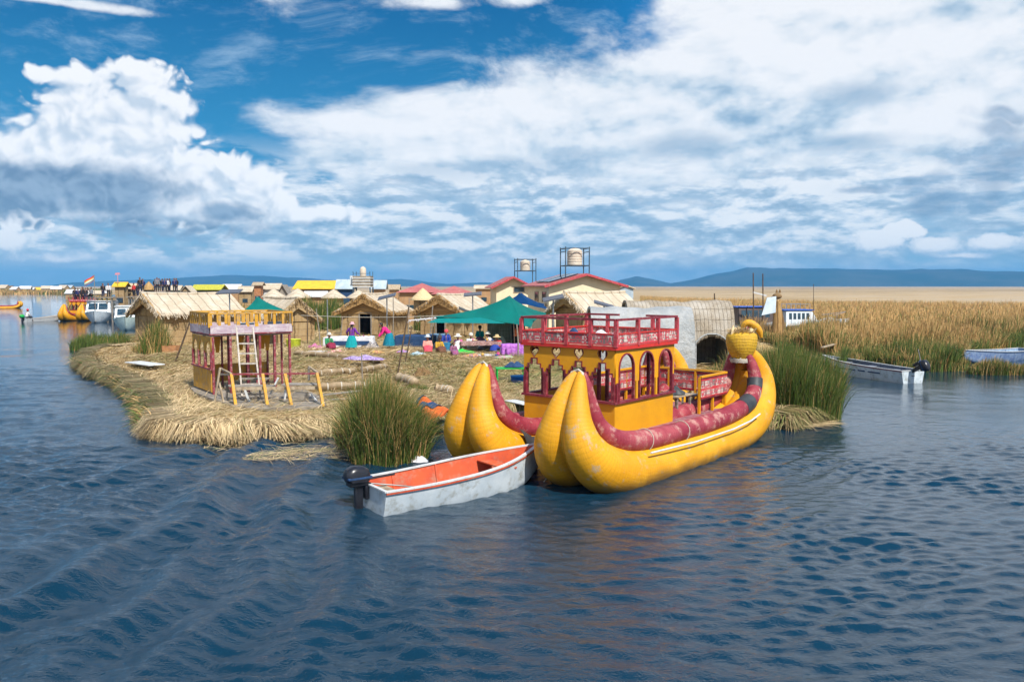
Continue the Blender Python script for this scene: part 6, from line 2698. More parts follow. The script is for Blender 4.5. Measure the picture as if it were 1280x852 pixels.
def pose(kind):
    J = {}
    if kind == 'stand':
        J = dict(hip=(0, 0, .84), chest=(0, 0, 1.20), neck=(0, .0, 1.34), head=(0, -.01, 1.47), shL=(-.17, 0, 1.27), shR=(.17, 0, 1.27), elL=(-.24, .02, 1.02), elR=(.24, .02, 1.02), haL=(-.22, -.12, .82), haR=(.22, -.12, .82),
                 hL=(-.09, 0, .82), hR=(.09, 0, .82), kL=(-.10, -.02, .44), kR=(.10, -.02, .44), aL=(-.10, .01, .07), aR=(.10, .01, .07), tL=(-.11, -.14, .03), tR=(.11, -.14, .03))
    if kind == 'walk':
        J = dict(hip=(0, 0, .82), chest=(0, -.03, 1.18), neck=(0, -.05, 1.32), head=(0, -.08, 1.45), shL=(-.17, -.03, 1.25), shR=(.17, -.03, 1.25), elL=(-.33, .02, 1.06), elR=(.33, -.02, 1.06), haL=(-.40, -.14, .92), haR=(.38, -.18, .93),
                 hL=(-.09, 0, .80), hR=(.09, 0, .80), kL=(-.10, -.10, .45), kR=(.10, .04, .44), aL=(-.10, -.05, .07), aR=(.10, .20, .10), tL=(-.11, -.20, .03), tR=(.11, .08, .03))
    if kind == 'bend':
        J = dict(hip=(0, .10, .82), chest=(0, -.16, 1.08), neck=(0, -.26, 1.18), head=(0, -.35, 1.27), shL=(-.17, -.20, 1.13), shR=(.17, -.20, 1.13), elL=(-.20, -.30, .88), elR=(.20, -.30, .88), haL=(-.13, -.44, .70), haR=(.13, -.44, .70),
                 hL=(-.09, .10, .80), hR=(.09, .10, .80), kL=(-.10, .0, .43), kR=(.10, .06, .43), aL=(-.10, .04, .07), aR=(.10, .10, .07), tL=(-.11, -.12, .03), tR=(.11, -.06, .03))
    if kind == 'sit':
        J = dict(hip=(0, .05, .20), chest=(0, .0, .55), neck=(0, -.04, .69), head=(0, -.09, .82), shL=(-.17, -.02, .62), shR=(.17, -.02, .62), elL=(-.23, -.10, .38), elR=(.23, -.10, .38), haL=(-.08, -.30, .34), haR=(.08, -.30, .34),
                 hL=(-.09, .03, .18), hR=(.09, .03, .18), kL=(-.17, -.36, .32), kR=(.17, -.36, .32), aL=(-.12, -.50, .07), aR=(.12, -.50, .07), tL=(-.12, -.62, .05), tR=(.12, -.62, .05))
    if kind == 'stool':
        J = dict(hip=(0, .05, .48), chest=(0, .0, .84), neck=(0, -.03, .98), head=(0, -.08, 1.11), shL=(-.17, -.02, .91), shR=(.17, -.02, .91), elL=(-.23, -.12, .67), elR=(.23, -.12, .67), haL=(-.09, -.32, .62), haR=(.09, -.32, .62),
                 hL=(-.09, .03, .46), hR=(.09, .03, .46), kL=(-.14, -.38, .48), kR=(.14, -.38, .48), aL=(-.12, -.42, .07), aR=(.12, -.42, .07), tL=(-.12, -.56, .04), tR=(.12, -.56, .04))
    return J


def make_body(kind, voxel=.016):
    J = pose(kind)
    bones = [('hip', 'chest', .13, .15), ('chest', 'neck', .11, .055), ('neck', 'head', .05, .05), ('chest', 'shL', .10, .07), ('chest', 'shR', .10, .07),
             ('shL', 'elL', .055, .042), ('shR', 'elR', .055, .042), ('elL', 'haL', .040, .026), ('elR', 'haR', .040, .026), ('hip', 'hL', .11, .09), ('hip', 'hR', .11, .09),
             ('hL', 'kL', .088, .058), ('hR', 'kR', .088, .058), ('kL', 'aL', .055, .035), ('kR', 'aR', .055, .035), ('aL', 'tL', .036, .028), ('aR', 'tR', .036, .028)]
    h = Vector(J['head'])
    blobs = [(h+Vector((0, .0, .02)), .098, (.85, 1.0, 1.15)), (h+Vector((0, -.075, -.045)), .045, (.9, .7, 1)), (h+Vector((0, -.104, .0)), .022, (.8, 1, 1.4)),
             (h+Vector((-.083, .0, .0)), .022, (.5, 1, 1.3)), (h+Vector((.083, .0, .0)), .022, (.5, 1, 1.3)),
             (h+Vector((-.034, -.083, .028)), .018, (1.2, .6, .6)), (h+Vector((.034, -.083, .028)), .018, (1.2, .6, .6)), (h+Vector((0, -.094, -.045)), .018, (1.5, .6, .5))]
    nj = dict(J)
    for s_ in 'LR':
        e, w_ = Vector(J['el'+s_]), Vector(J['ha'+s_])
        d = (w_-e).normalized()
        side = d.cross(Vector((0, 0, 1)))
        if side.length < .1:
            side = Vector((1, 0, 0))
        side.normalize()
        palm = w_+d*.07
        nj['p'+s_] = palm
        bones.append(('ha'+s_, 'p'+s_, .026, .034))
        curl = Vector((0, -.3, -.6))
        for i, (o_, L) in enumerate(((-.036, .075), (-.012, .085), (.012, .08), (.036, .062))):
            a = palm+side*o_+d*.02
            b = a+(d+curl*.25).normalized()*L*.55
            c = b+(d+curl*.9).normalized()*L*.5
            nj[f'f{s_}{i}a'], nj[f'f{s_}{i}b'], nj[f'f{s_}{i}c'] = a, b, c
            bones.append((f'f{s_}{i}a', f'f{s_}{i}b', .0105, .0095))
            bones.append((f'f{s_}{i}b', f'f{s_}{i}c', .0095, .008))
        a = w_+d*.03+side*(.03 if s_ == 'L' else -.03)
        b = a+(d*.6+side*(.8 if s_ == 'L' else -.8)).normalized()*.055
        nj[f't{s_}a'], nj[f't{s_}b'] = a, b
        bones.append((f't{s_}a', f't{s_}b', .013, .010))
    return body_mesh('person_body', nj, bones, blobs, voxel, MT['skin']), J


BODY = {k: make_body(k) for k in ('stand', 'walk', 'bend', 'sit', 'stool')}


def person(kind, loc, yaw, label, top, bottom, hat=None, hat_style='brim', hair=True, s_=1.0, trousers=False, shawl=None, braid=False, group=None):
    me, J = BODY[kind]
    t = empty('person', loc, yaw, label, 'person', group)
    t.scale = (s_, s_, s_)
    o = bpy.data.objects.new('body', me)
    COL.objects.link(o)
    o.parent = t
    V_ = {k: Vector(v) for k, v in J.items()}
    # jumper: slightly larger sleeves and torso
    C = MB()
    C.tube([V_['hip']+Vector((0, 0, .02)), V_['hip'].lerp(V_['chest'], .5), V_['chest'], V_['chest'].lerp(V_['neck'], .55), V_['neck']], [.165, .165, .18, .14, .075], n=14, sq=.82)
    for q in 'LR':
        C.tube([V_['chest'].lerp(V_['sh'+q], .5), V_['sh'+q], V_['sh'+q].lerp(V_['el'+q], .5), V_['el'+q], V_['el'+q].lerp(V_['ha'+q], .5), V_['ha'+q]], [.09, .082, .068, .060, .052, .045], n=10)
    C.build('jumper', top, t, smooth=60)
    if trousers:
        C = MB()
        for q in 'LR':
            C.tube([V_['hip'], V_['h'+q], V_['h'+q].lerp(V_['k'+q], .5), V_['k'+q], V_['k'+q].lerp(V_['a'+q], .5), V_['a'+q]+Vector((0, 0, .03))], [.13, .115, .09, .075, .062, .058], n=10)
        C.build('trousers', bottom, t, smooth=60)
    else:
        C = MB()
        if kind in ('sit', 'stool'):
            k_ = (V_['kL']+V_['kR'])/2
            a_ = (V_['aL']+V_['aR'])/2
            C.tube([V_['hip']+Vector((0, .06, .06)), V_['hip'].lerp(k_, .35), V_['hip'].lerp(k_, .75), k_+Vector((0, -.02, .0)), k_.lerp(a_, .6)+Vector((0, -.02, 0)), a_+Vector((0, 0, .02))], [.17, .24, .27, .25, .22, .24], n=16, sq=.62)
        else:
            b = V_['hip']
            m = (V_['kL']+V_['kR'])/2
            n_ = 22
            vs, fs = [], []
            prof = [(0.0, .15), (.08, .20), (.35, .27), (.65, .33), (.92, .37), (1.0, .375)]
            foot = Vector(((V_['aL'].x+V_['aR'].x)/2, (V_['aL'].y+V_['aR'].y)/2, .20))
            for (f, r) in prof:
                c = (b+Vector((0, 0, .06))).lerp(foot, f)
                for k in range(n_):
                    a = 2*PI*k/n_
                    rr = r*(1+.06*math.cos(a*8)*f)
                    vs.append(c+Vector((math.cos(a)*rr, math.sin(a)*rr*.85, 0)))
            for i in range(len(prof)-1):
                for k in range(n_):
                    k2 = (k+1) % n_
                    fs.append((i*n_+k, (i+1)*n_+k, (i+1)*n_+k2, i*n_+k2))
            fs.append(tuple(range(n_)))
            fs.append(tuple(reversed(range((len(prof)-1)*n_, len(prof)*n_))))
            C._add(vs, fs)
        C.build('skirt', bottom, t, smooth=60)
    h = V_['head']
    if hair:
        C = MB()
        C.ball(h+Vector((0, .025, .045)), .105, 12, 8, (.9, .98, 1.05))
        C.build('hair', MT['hair'], t, smooth=60)
    if braid:
        for sx in (-.05, .05):
            C = MB()
            C.tube([h+Vector((sx, .08, -.02)), h+Vector((sx*1.5, .14, -.15)), h+Vector((sx*1.4, .17, -.38)), h+Vector((sx, .18, -.55))], [.03, .028, .022, .01], n=6)
            C.build('braid', MT['hair'], t, smooth=60)
    if hat is not None:
        C = MB()
        hc = h+Vector((0, .01, .075))
        if hat_style == 'brim':
            C.lathe([(.17, -.01), (.185, .0), (.17, .012), (.108, .02), (.105, .09), (.08, .13), (.02, .14)], hc, n=18)
        elif hat_style == 'wide':
            C.lathe([(.22, -.05), (.235, -.035), (.21, -.015), (.115, .015), (.11, .085), (.07, .115), (.02, .12)], hc, n=18)
        else:
            C.lathe([(.112, -.05), (.12, -.02), (.115, .05), (.08, .10), (.03, .125), (.005, .13)], hc, n=16)
        C.build('hat', hat, t, smooth=50)
    if shawl is not None:
        C = MB()
        c = V_['chest']
        C.lathe([(.27, -.26), (.28, -.24), (.25, -.08), (.20, .03), (.10, .11), (.07, .12)], c+Vector((0, .01, .03)), n=18, sy=.78)
        C.build('shawl', shawl, t, smooth=50)
    return t


cm = cloth_mat
c_purple, c_teal, c_pink, c_white, c_navy, c_rose, c_violet, c_cream, c_black = (cm('purple_wool', (.16, .03, .30)), cm('teal_skirt_cloth', (.0, .30, .33)), cm('hot_pink_wool', (.70, .02, .22)), cm('white_wool', (.72, .70, .68)), cm('navy_blue_wool', (.02, .05, .32)),
                                                                         cm('rose_shawl', (.78, .32, .26)), cm('plum_check', (.35, .05, .16), (.15, .12, .2)), cm('cream_hat_felt', (.74, .68, .58)), cm('black_wool', (.02, .02, .025)))
GR = 'women of the island market'
person('walk', P(440, 438, .45), R(165), 'woman in a purple jumper, teal skirt and pink hat before the white stall', c_purple, c_teal, cm('pale_pink_hat', (.75, .42, .5)), 'brim', group=GR, braid=True)
person('bend', P(484.5, 436.5, .45), R(-72), 'woman in a hot pink jumper and teal skirt bending over goods', c_pink, cm('blue_teal_skirt', (.0, .19, .28)), None, braid=True, s_=1.12, group=GR)
person('sit', P(534.5, 441, .45), R(10), 'woman in a rose shawl and pale blue-white hat sitting on the ground', c_rose, cm('coral_skirt', (.72, .08, .12)), cm('blue_white_hat', (.6, .68, .75)), 'brim', s_=1.02, shawl=c_rose, group=GR)
person('stool', P(558, 440, .45), R(0), 'woman in a navy jumper and round red cap sitting higher than the others', c_navy, cm('blue_skirt', (.02, .16, .3)), cm('coral_cap', (.65, .08, .10)), 'cap', s_=1.0, group=GR)
stool(P(558, 439, .45)+Vector((0, .12, 0)), 0, .36, .34, .36, MT['wood_grey'], 'small wooden stool under the woman in the navy jumper', 'stool', leg=.04)
person('sit', P(573, 440, .45), R(-15), 'woman in a pink jumper and wide white hat behind the girl', cm('pink_wool', (.75, .12, .32)), c_white, c_cream, 'wide', s_=1.05, shawl=c_white, group=GR)
person('sit', P(567, 444.5, .45), R(20), 'girl in a plum checked top with black hair sitting in front', c_violet, c_violet, None, s_=.78, group=GR)
person('sit', P(588, 438.5, .45), R(25), 'woman in white with a small round pale hat at the brown table', c_white, c_white, c_cream, 'cap', s_=1.05, shawl=c_white, group=GR)
person('sit', P(611, 438, .45), R(-60), 'woman in a white shawl and brimmed hat behind the brown table', c_white, cm('grey_skirt', (.25, .25, .28)), c_cream, 'brim', s_=1.1, shawl=c_white, group=GR)
person('sit', P(549, 442, .45), R(30), 'woman in a mustard jumper and dark hat beside the black bundle', cm('mustard_wool', (.55, .32, .03)), cm('brown_skirt', (.15, .06, .04)), cm('dark_hat', (.06, .04, .04)), 'brim', s_=.98, group=GR)
person('sit', P(622, 440, .45), R(-30), 'woman in a red jumper and straw hat sitting left of the purple table', cm('red_wool', (.55, .03, .04)), c_navy, cm('straw_hat', (.6, .45, .22)), 'wide', s_=1.0, group=GR)
person('sit', P(411, 437, .45), R(40), 'woman in green with a white hat sitting at the end of the white stall', cm('green_wool', (.03, .25, .10)), cm('maroon_skirt', (.25, .02, .06)), c_cream, 'brim', s_=1.0, group=GR)
person('stool', P(600, 433, .45), R(0), 'woman in a turquoise jumper and black hat sitting behind the brown table', cm('turquoise_wool', (.0, .35, .38)), c_violet, c_black, 'brim', s_=1.0, group=GR)
stool(P(600, 433, .45)+Vector((0, .12, 0)), 0, .36, .34, .36, MT['wood_grey'], 'small wooden stool under the woman in turquoise', 'stool', leg=.04)
for (x_, y_, c1_, c2__, cn_, wh_) in ((503, 440, (.6, .1, .3), (.1, .3, .5), 'pink and blue', 'in front of the dark blue stall'), (472, 441, (.6, .45, .1), (.4, .1, .1), 'ochre', 'beside the woman in hot pink'), (523, 444, (.1, .35, .5), (.6, .6, .6), 'blue and white', 'left of the rose shawl'),
                                      (421, 441, (.5, .05, .08), (.7, .6, .5), 'red and cream', 'at the foot of the white stall'), (590, 446, (.7, .35, .05), (.2, .1, .3), 'orange and violet', 'in front of the brown table'), (630, 447, (.2, .5, .2), (.6, .2, .4), 'green and pink', 'in front of the purple table')):
    rag('textile', P(x_, y_, .47), random.uniform(.35, .6), random.uniform(.2, .35), random.uniform(.08, .2), cm('textile_'+cn_.replace(' ', '_'), c1_, c2__), '%s folded textile laid out %s' % (cn_, wh_), 'textile', int(x_), group='textiles laid out for sale')
# orange jacket hanging on the canopy post
rag('jacket', PD(648.5, 418, 47)-Vector((0, 0, .1)), .30, .16, .5, MT['orange_cloth'], 'orange jacket hanging at the canopy post', 'jacket', 71)
# dark doorway shack behind under the canopy
def shack(loc, yaw, W, L, H, label):
    t = empty('reed_shack', loc, yaw, label, 'shack')
    Mx = Matrix(((1, 0, 0, 0), (0, 0, -1, 0), (0, 1, 0, 0), (0, 0, 0, 1)))
    shape2d([(-W/2, 0), (-W/2, H), (W/2, H), (W/2, 0), (W/2-.25, 0), (W/2-.25, H-.25), (W/2-1.0, H-.25), (W/2-1.0, 0)], [], .08, 'front_wall', MT['weave_grey'], t, Mx)
    C = MB()
    C.box((-W/2+.04, L/2+.04, H/2), (.08, L, H))
    C.build('side_wall', MT['weave_grey'], t)
    C = MB()
    C.box((W/2-.04, L/2+.04, H/2), (.08, L, H))
    C.build('side_wall', MT['weave_grey'], t)
    C = MB()
    C.box((0, L+.04, H/2), (W, .08, H))
    C.build('back_wall', MT['weave_grey'], t)
    C = MB()
    C.box((0, L/2, H+.05), (W+.3, L+.4, .08), rx=.05)
    C.build('roof', MT['thatch_roof'], t)
    return t


q = PD(633, 425, 51)
shack(Vector((q.x, 51.3, .42)), R(0), 2.4, 2, 1.75, 'low grey reed shack with a dark doorway under the green canopy')

# ------------------------------------------------------------------ boats at left
CAB = mat('boat_cabin_white', (.72, .76, .78), (.62, .68, .72), rough=.35, bmp=.05)
HB = mat('pale_green_hull', (.55, .68, .66), (.45, .58, .56), rough=.4, bmp=.05, dirt=(.3, .36, .34), dirt_amt=.3)


def tour_boat(loc, yaw, L, B, label, hull, cab_h=1.5, roof=None, rails=True, s_=1.0, group='tour boats', cab=None, win=None, cabx=(.12, .68)):
    t = empty('tour_boat', loc, yaw, label, 'boat', group)
    t.scale = (s_,)*3
    n_ = 20

    def half(u): return B/2*(1 if u < .5 else max(.02, (1-((u-.5)/.5)**2.2)))

    def top(u): return .85+.55*u**2
    vs, fs = [], []
    for i in range(n_+1):
        u = i/n_
        for k in range(-5, 6):
            a = abs(k)/5
            yy = half(u)*(a**.5)*(.75+.25*a)
            zz_ = -.3+(top(u)+.3)*a**1.6+(.5*max(0, (u-.8)/.2)**2)*(1-a)
            vs.append((L*(u+.05*(u > .9)*a), math.copysign(yy, k) if k else 0, zz_))
    for i in range(n_):
        for k in range(10):
            fs.append((i*11+k, (i+1)*11+k, (i+1)*11+k+1, i*11+k+1))
    fs.append(tuple(range(11)))
    C = MB()
    C._add(vs, fs)
    # deck
    dk = [(L*i/n_, half(i/n_)*.98, top(i/n_)-.03) for i in range(n_+1)]
    for a, b in zip(dk[:-1], dk[1:]):
        C._add([(a[0], -a[1], a[2]), (b[0], -b[1], b[2]), (b[0], b[1], b[2]), (a[0], a[1], a[2])], [(0, 1, 2, 3)])
    C.build('hull', hull, t, smooth=50)
    x0, x1 = cabx[0]*L, cabx[1]*L
    w_ = B*.40
    z0 = .82
    cabm = cab or CAB
    C = MB()
    C._add([(x0, -w_, z0), (x1+.45, -w_, z0+.25), (x1+.45, w_, z0+.25), (x0, w_, z0), (x0, -w_*.92, z0+cab_h), (x1-.15, -w_*.92, z0+cab_h), (x1-.15, w_*.92, z0+cab_h), (x0, w_*.92, z0+cab_h)],
           [(0, 3, 2, 1), (4, 5, 6, 7), (0, 1, 5, 4), (1, 2, 6, 5), (2, 3, 7, 6), (3, 0, 4, 7)])
    C.build('cabin', cabm, t, smooth=0, bevel=.03)
    # windows: side rows and windscreen
    m = 5
    for s2 in (-1, 1):
        for k in range(m):
            C = MB()
            a = x0+.25+(x1-x0-.5)*k/m
            b = a+(x1-x0-.5)/m-.12
            C._add([(a, s2*(w_*.965+.012), z0+cab_h*.45), (b, s2*(w_*.965+.012), z0+cab_h*.45), (b, s2*(w_*.93+.012), z0+cab_h*.85), (a, s2*(w_*.93+.012), z0+cab_h*.85),
                    (a, s2*(w_*.90), z0+cab_h*.45), (b, s2*(w_*.90), z0+cab_h*.45), (b, s2*(w_*.87), z0+cab_h*.85), (a, s2*(w_*.87), z0+cab_h*.85)],
                   [(0, 1, 2, 3), (4, 7, 6, 5), (0, 4, 5, 1), (1, 5, 6, 2), (2, 6, 7, 3), (3, 7, 4, 0)])
            C.build('window', MT['window_glass'], t, smooth=0)
    C = MB()
    za, zb = z0+cab_h*.45, z0+cab_h*.88
    xa = x1+.45-.60*(.45-.17)/.83
    xb = x1+.45-.60*(.88-.0)
    for (ya, yb) in ((-.85, -.05), (.05, .85)):
        C._add([(xa+.06, ya*w_*.9, za), (xa+.06, yb*w_*.9, za), (xb+.06, yb*w_*.88, zb), (xb+.06, ya*w_*.88, zb), (xa-.1, ya*w_*.9, za), (xa-.1, yb*w_*.9, za), (xb-.1, yb*w_*.88, zb), (xb-.1, ya*w_*.88, zb)],
               [(0, 1, 2, 3), (4, 7, 6, 5), (0, 4, 5, 1), (1, 5, 6, 2), (2, 6, 7, 3), (3, 7, 4, 0)])
    C.build('windscreen', MT['window_glass'], t, smooth=0)
    C = MB()
    C.box(((x0+x1)/2-.1, 0, z0+cab_h+.05), (x1-x0+.25, w_*2.02, .08))
    C.build('cabin_roof', roof or MT['white_paint'], t, bevel=.02)
    if rails:
        C = MB()
        zr = z0+cab_h+.09
        for s2 in (-1, 1):
            C.beam((x0, s2*w_*.9, zr+.42), (x1-.3, s2*w_*.9, zr+.42), .035)
            for k in range(6):
                xx = x0+(x1-.3-x0)*k/5
                C.beam((xx, s2*w_*.9, zr), (xx, s2*w_*.9, zr+.42), .03)
        for s2 in (-1, 1):
            C.tube([(L*.72, s2*half(.72)*.93, top(.72)+.5), (L*.88, s2*half(.88)*.93, top(.88)+.5), (L*.99, 0, top(1)+.5)], .02, n=5)
            C.tube([(L*.8, s2*half(.8)*.93, top(.8)), (L*.8, s2*half(.8)*.93, top(.8)+.5)], .02, n=5)
        C.build('railing', MT['grey_metal'], t)
    return t


q = P(112, 406, 0)
tour_boat((q.x-.6, q.y+1.5, 0), R(-75), 6.2, 3.3, 'white and grey cabin tour boat beside the distant yellow reed boat', MT['hull_white'], 1.55, s_=1.0).location = (P(130, 404, 0).x-2.9, P(130, 404, 0).y+6.5, 0)
q = P(156, 413, 0)
tour_boat((q.x-2.0, q.y+5.2, 0), R(-68), 6.0, 2.6, 'pale green hulled tour boat with a sloping windscreen next to the long hut', HB, 1.35)
# distant reed catamaran: same build, simplified
far = make_reed_boat('distant yellow reed boat with passengers standing on its roof', detail=False, head=False)
q = P(84, 401, 0)
far.scale = (.82, .82, .82)
far.location = (q.x+1.0, q.y+3.2, 0)
far.rotation_euler = (0, 0, BYAW+R(39))
far2 = copy_tree(far)
far2['label'] = 'very distant yellow reed boat at the edge of the picture'
q = P(-10, 386, 0)
far2.location = (q.x, q.y+4, 0)
far2.rotation_euler = (0, 0, R(20))
far2.scale = (.55, .55, .55)
for c in list(bpy.data.objects):
    if c.parent == far2 and c.name.split('.')[0] not in ('hull_roll', 'gunwale_roll', 'reed_core', 'tip_binding', 'deck'):
        bpy.data.objects.remove(c)
# low white launch with its boatman
q0 = P(30, 402.5, 0)
q1 = P(78, 400.5, 0)
dd_ = q1-q0
lau = skiff('motor_boat', (q0.x, q0.y, 0), math.atan2(dd_.y, dd_.x), 4.6, 1.2, 'low white launch with a boatman out on the open water', hull=MT['white_paint'], inner=MT['wood_pale'], fb=.38, sheer=.35, trim=MT['white_paint'])
outboard('outboard_motor', lau, (-.2, 0, .05), rz=PI, cowl=MT['green_plastic'])
person('stool', Vector((q0.x+.4, q0.y, .05)), math.atan2(dd_.y, dd_.x)+PI/2, 'boatman in a white shirt and red cap sitting at the stern of the launch', c_white, c_black, cm('red_cap', (.6, .04, .06)), 'cap', s_=1.15, trousers=True)
# white boat moored at right
qs = P(1141, 479, 0)
qb = P(1022, 462, 0)
dd_ = (qb-qs)
lb = skiff('motor_boat', (qs.x, qs.y, 0), math.atan2(dd_.y, dd_.x), 5.6, 1.35, 'long white boat with a dark red rim and raised outboard moored at the marsh edge', hull=MT['hull_white'], inner=cm('grey_blue_inside', (.18, .2, .26)), fb=.55, sheer=.22, trim=cm('dark_red_rim', (.25, .03, .04)), benches=(.25, .5, .75), deck=.18)
ob = outboard('outboard_motor', lb, (-.12, .05, .42), rz=PI, tilt=0, s_=.95)
ob.rotation_euler = (0, R(62), PI)
ob.location = (-.05, 0, .55)
C = MB()
for (a, b, h_) in ((1.2, 1.9, .05), (2.1, 2.5, .05), (2.7, 4.2, .04)):
    C.box(((a+b)/2, .655, .34), (b-a, .02, h_))
C.build('hull_marking', MT['blue_dark'], lb)
# blue boat half hidden in the reeds at the right edge
qs = P(1204, 453, .1)
bb = skiff('rowing_boat', (qs.x+6.6, qs.y+4.6, .02), math.atan2(-4.6, -6.6), 8.0, 1.6, 'weathered blue boat pulled into the reeds by the open water', cat='boat', hull=mat('faded_blue_hull', (.10, .16, .32), (.2, .28, .42), rough=.6, dirt=(.34, .38, .44), dirt_amt=.35, bmp=.2), inner=mat('pale_blue_inside', (.25, .36, .5), (.16, .24, .38), rough=.7), fb=.46, sheer=.3, benches=(.4,), trim=MT['blue_dark'], deck=.35)
# white broken things in the marsh
C = MB()
C.prism([(0, 0, -.1), (.75, .1, -.1), (.42, .1, .35), (.12, .05, .85), (-.05, 0, .5)], (0, .05, 0))
o = C.build('panel', MT['white_paint'], None, smooth=0)
o.location = P(1180, 459, .1)
tag(o, 'white broken panel sticking up out of the reeds beside the blue boat', 'panel')
plank((1028, 434), (1058, 426), .16, .06, .9, 'pale broken plank leaning in the marsh', MT['wood_pale'])
rag('tarp', P(1050, 436, .4), .75, .45, .5, mat('grey_blue_tarp', (.42, .52, .58), (.3, .4, .46), rough=.6, bmp=.3), 'crumpled grey-blue tarp among the reeds behind the white boat', 'tarp', 81)
rag('tarp', P(1037, 405, .6), 1.4, .8, .5, MT['plastic_sheet'], 'white upturned tarp among the green reeds in the marsh', 'tarp', 82)
# boats beyond the woven hut
q = PD(905, 392, 62)
tour_boat((q.x+.3, 63, .15), R(8), 5.2, 2.2, 'boat with a bright blue roof behind the grey woven hut', MT['hull_white'], 1.35, roof=MT['blue_bright'], rails=False, cab=mat('dark_cabin', (.12, .09, .08), rough=.6), group='boats in the marsh').location = (PD(898, 392, 62).x+.6, 62, .35)
t_ = tour_boat((0, 0, 0), R(6), 5.6, 2.2, 'white boat with a blue roof and slanting windscreen in the marsh reeds', MT['hull_white'], 1.2, roof=MT['blue_bright'], rails=True, group='boats in the marsh', cabx=(.05, .45))
t_.location = (PD(975, 392, 62).x, 62.5, .25)
for (x, yt, yb, lab) in ((941.5, 341, 396, 'tall dark mast beside the blue roofed boat, left of the pair'), (953.5, 342, 394, 'tall dark mast beside the blue roofed boat, right of the pair'), (1017, 355, 396, 'thin mast at the bow of the slanting windscreen boat')):
    pole((x, yb), (x, yt), .3, .055 if x < 1000 else .025, MT['wood_dark'], lab, depth=60, cat='mast', name='mast', group='masts in the marsh')
C = MB()
a, b = PD(941, 365, 60), PD(958, 369.5, 60)
C.beam((0, 0, 0), b-a, .06, .1)
o = C.build('crossbar', MT['white_paint'], None)
o.location = a
tag(o, 'white crossbar tied between the two dark masts', 'bar')
# brown reed sculpture and grey sheet
t = empty('reed_sculpture', (PD(972, 395, 58).x, 58, .3), 0, 'brown animal-shaped reed sculpture standing in the marsh between the blue roofed boats', 'sculpture')
C = MB()
z1 = HZ(366, 58)-.3
C.tube([(-.05, 0, 0), (0, 0, z1*.5), (.0, 0, z1*.82)], [.42, .33, .2], n=12, jit=.06)
C.build('body', MT['thatch'], t, smooth=60)
C = MB()
C.ball((-.08, -.05, z1*.93), .28, 12, 9, (1.25, .9, .8))
C.tube([(-.2, -.05, z1*.93), (-.5, -.1, z1*.90)], [.15, .08], n=8)
C.build('head', MT['thatch_dark'], t, smooth=60)
for sx in (-.1, .12):
    C = MB()
    C.lathe([(.1, 0), (.07, .14), (.01, .28)], (sx, 0, z1*1.0), n=8)
    C.build('ear', MT['thatch_dark'], t)
C = MB()
C.tube([(.3, .05, 0), (.42, .05, z1*.35), (.3, .05, z1*.6)], [.16, .14, .05], n=8)
C.build('leg', MT['thatch_dark'], t)
C = MB()
a = PD(952, 392, 57)
C._add([(0, 0, 0), (1.0, .0, .2), (1.15, .4, 1.35), (.5, .4, 1.25), (0, .04, 0), (1.0, .04, .2), (1.15, .44, 1.35), (.5, .44, 1.25)], [(0, 1, 2, 3), (7, 6, 5, 4), (0, 4, 5, 1), (1, 5, 6, 2), (2, 6, 7, 3), (3, 7, 4, 0)])
o = C.build('metal_sheet', MT['zinc_roof'], None, smooth=0)
o.location = (a.x, 57, HZ(394, 57))
tag(o, 'grey metal sheet leaning beside the reed sculpture', 'sheet')
pole((896, 372), (893, 366.5), .45, .04, MT['wood_dark'], 'short curved stick poking above the woven hut ridge', depth=40)
# ------------------------------------------------------------------ village behind
V1 = 'buildings of the village behind'


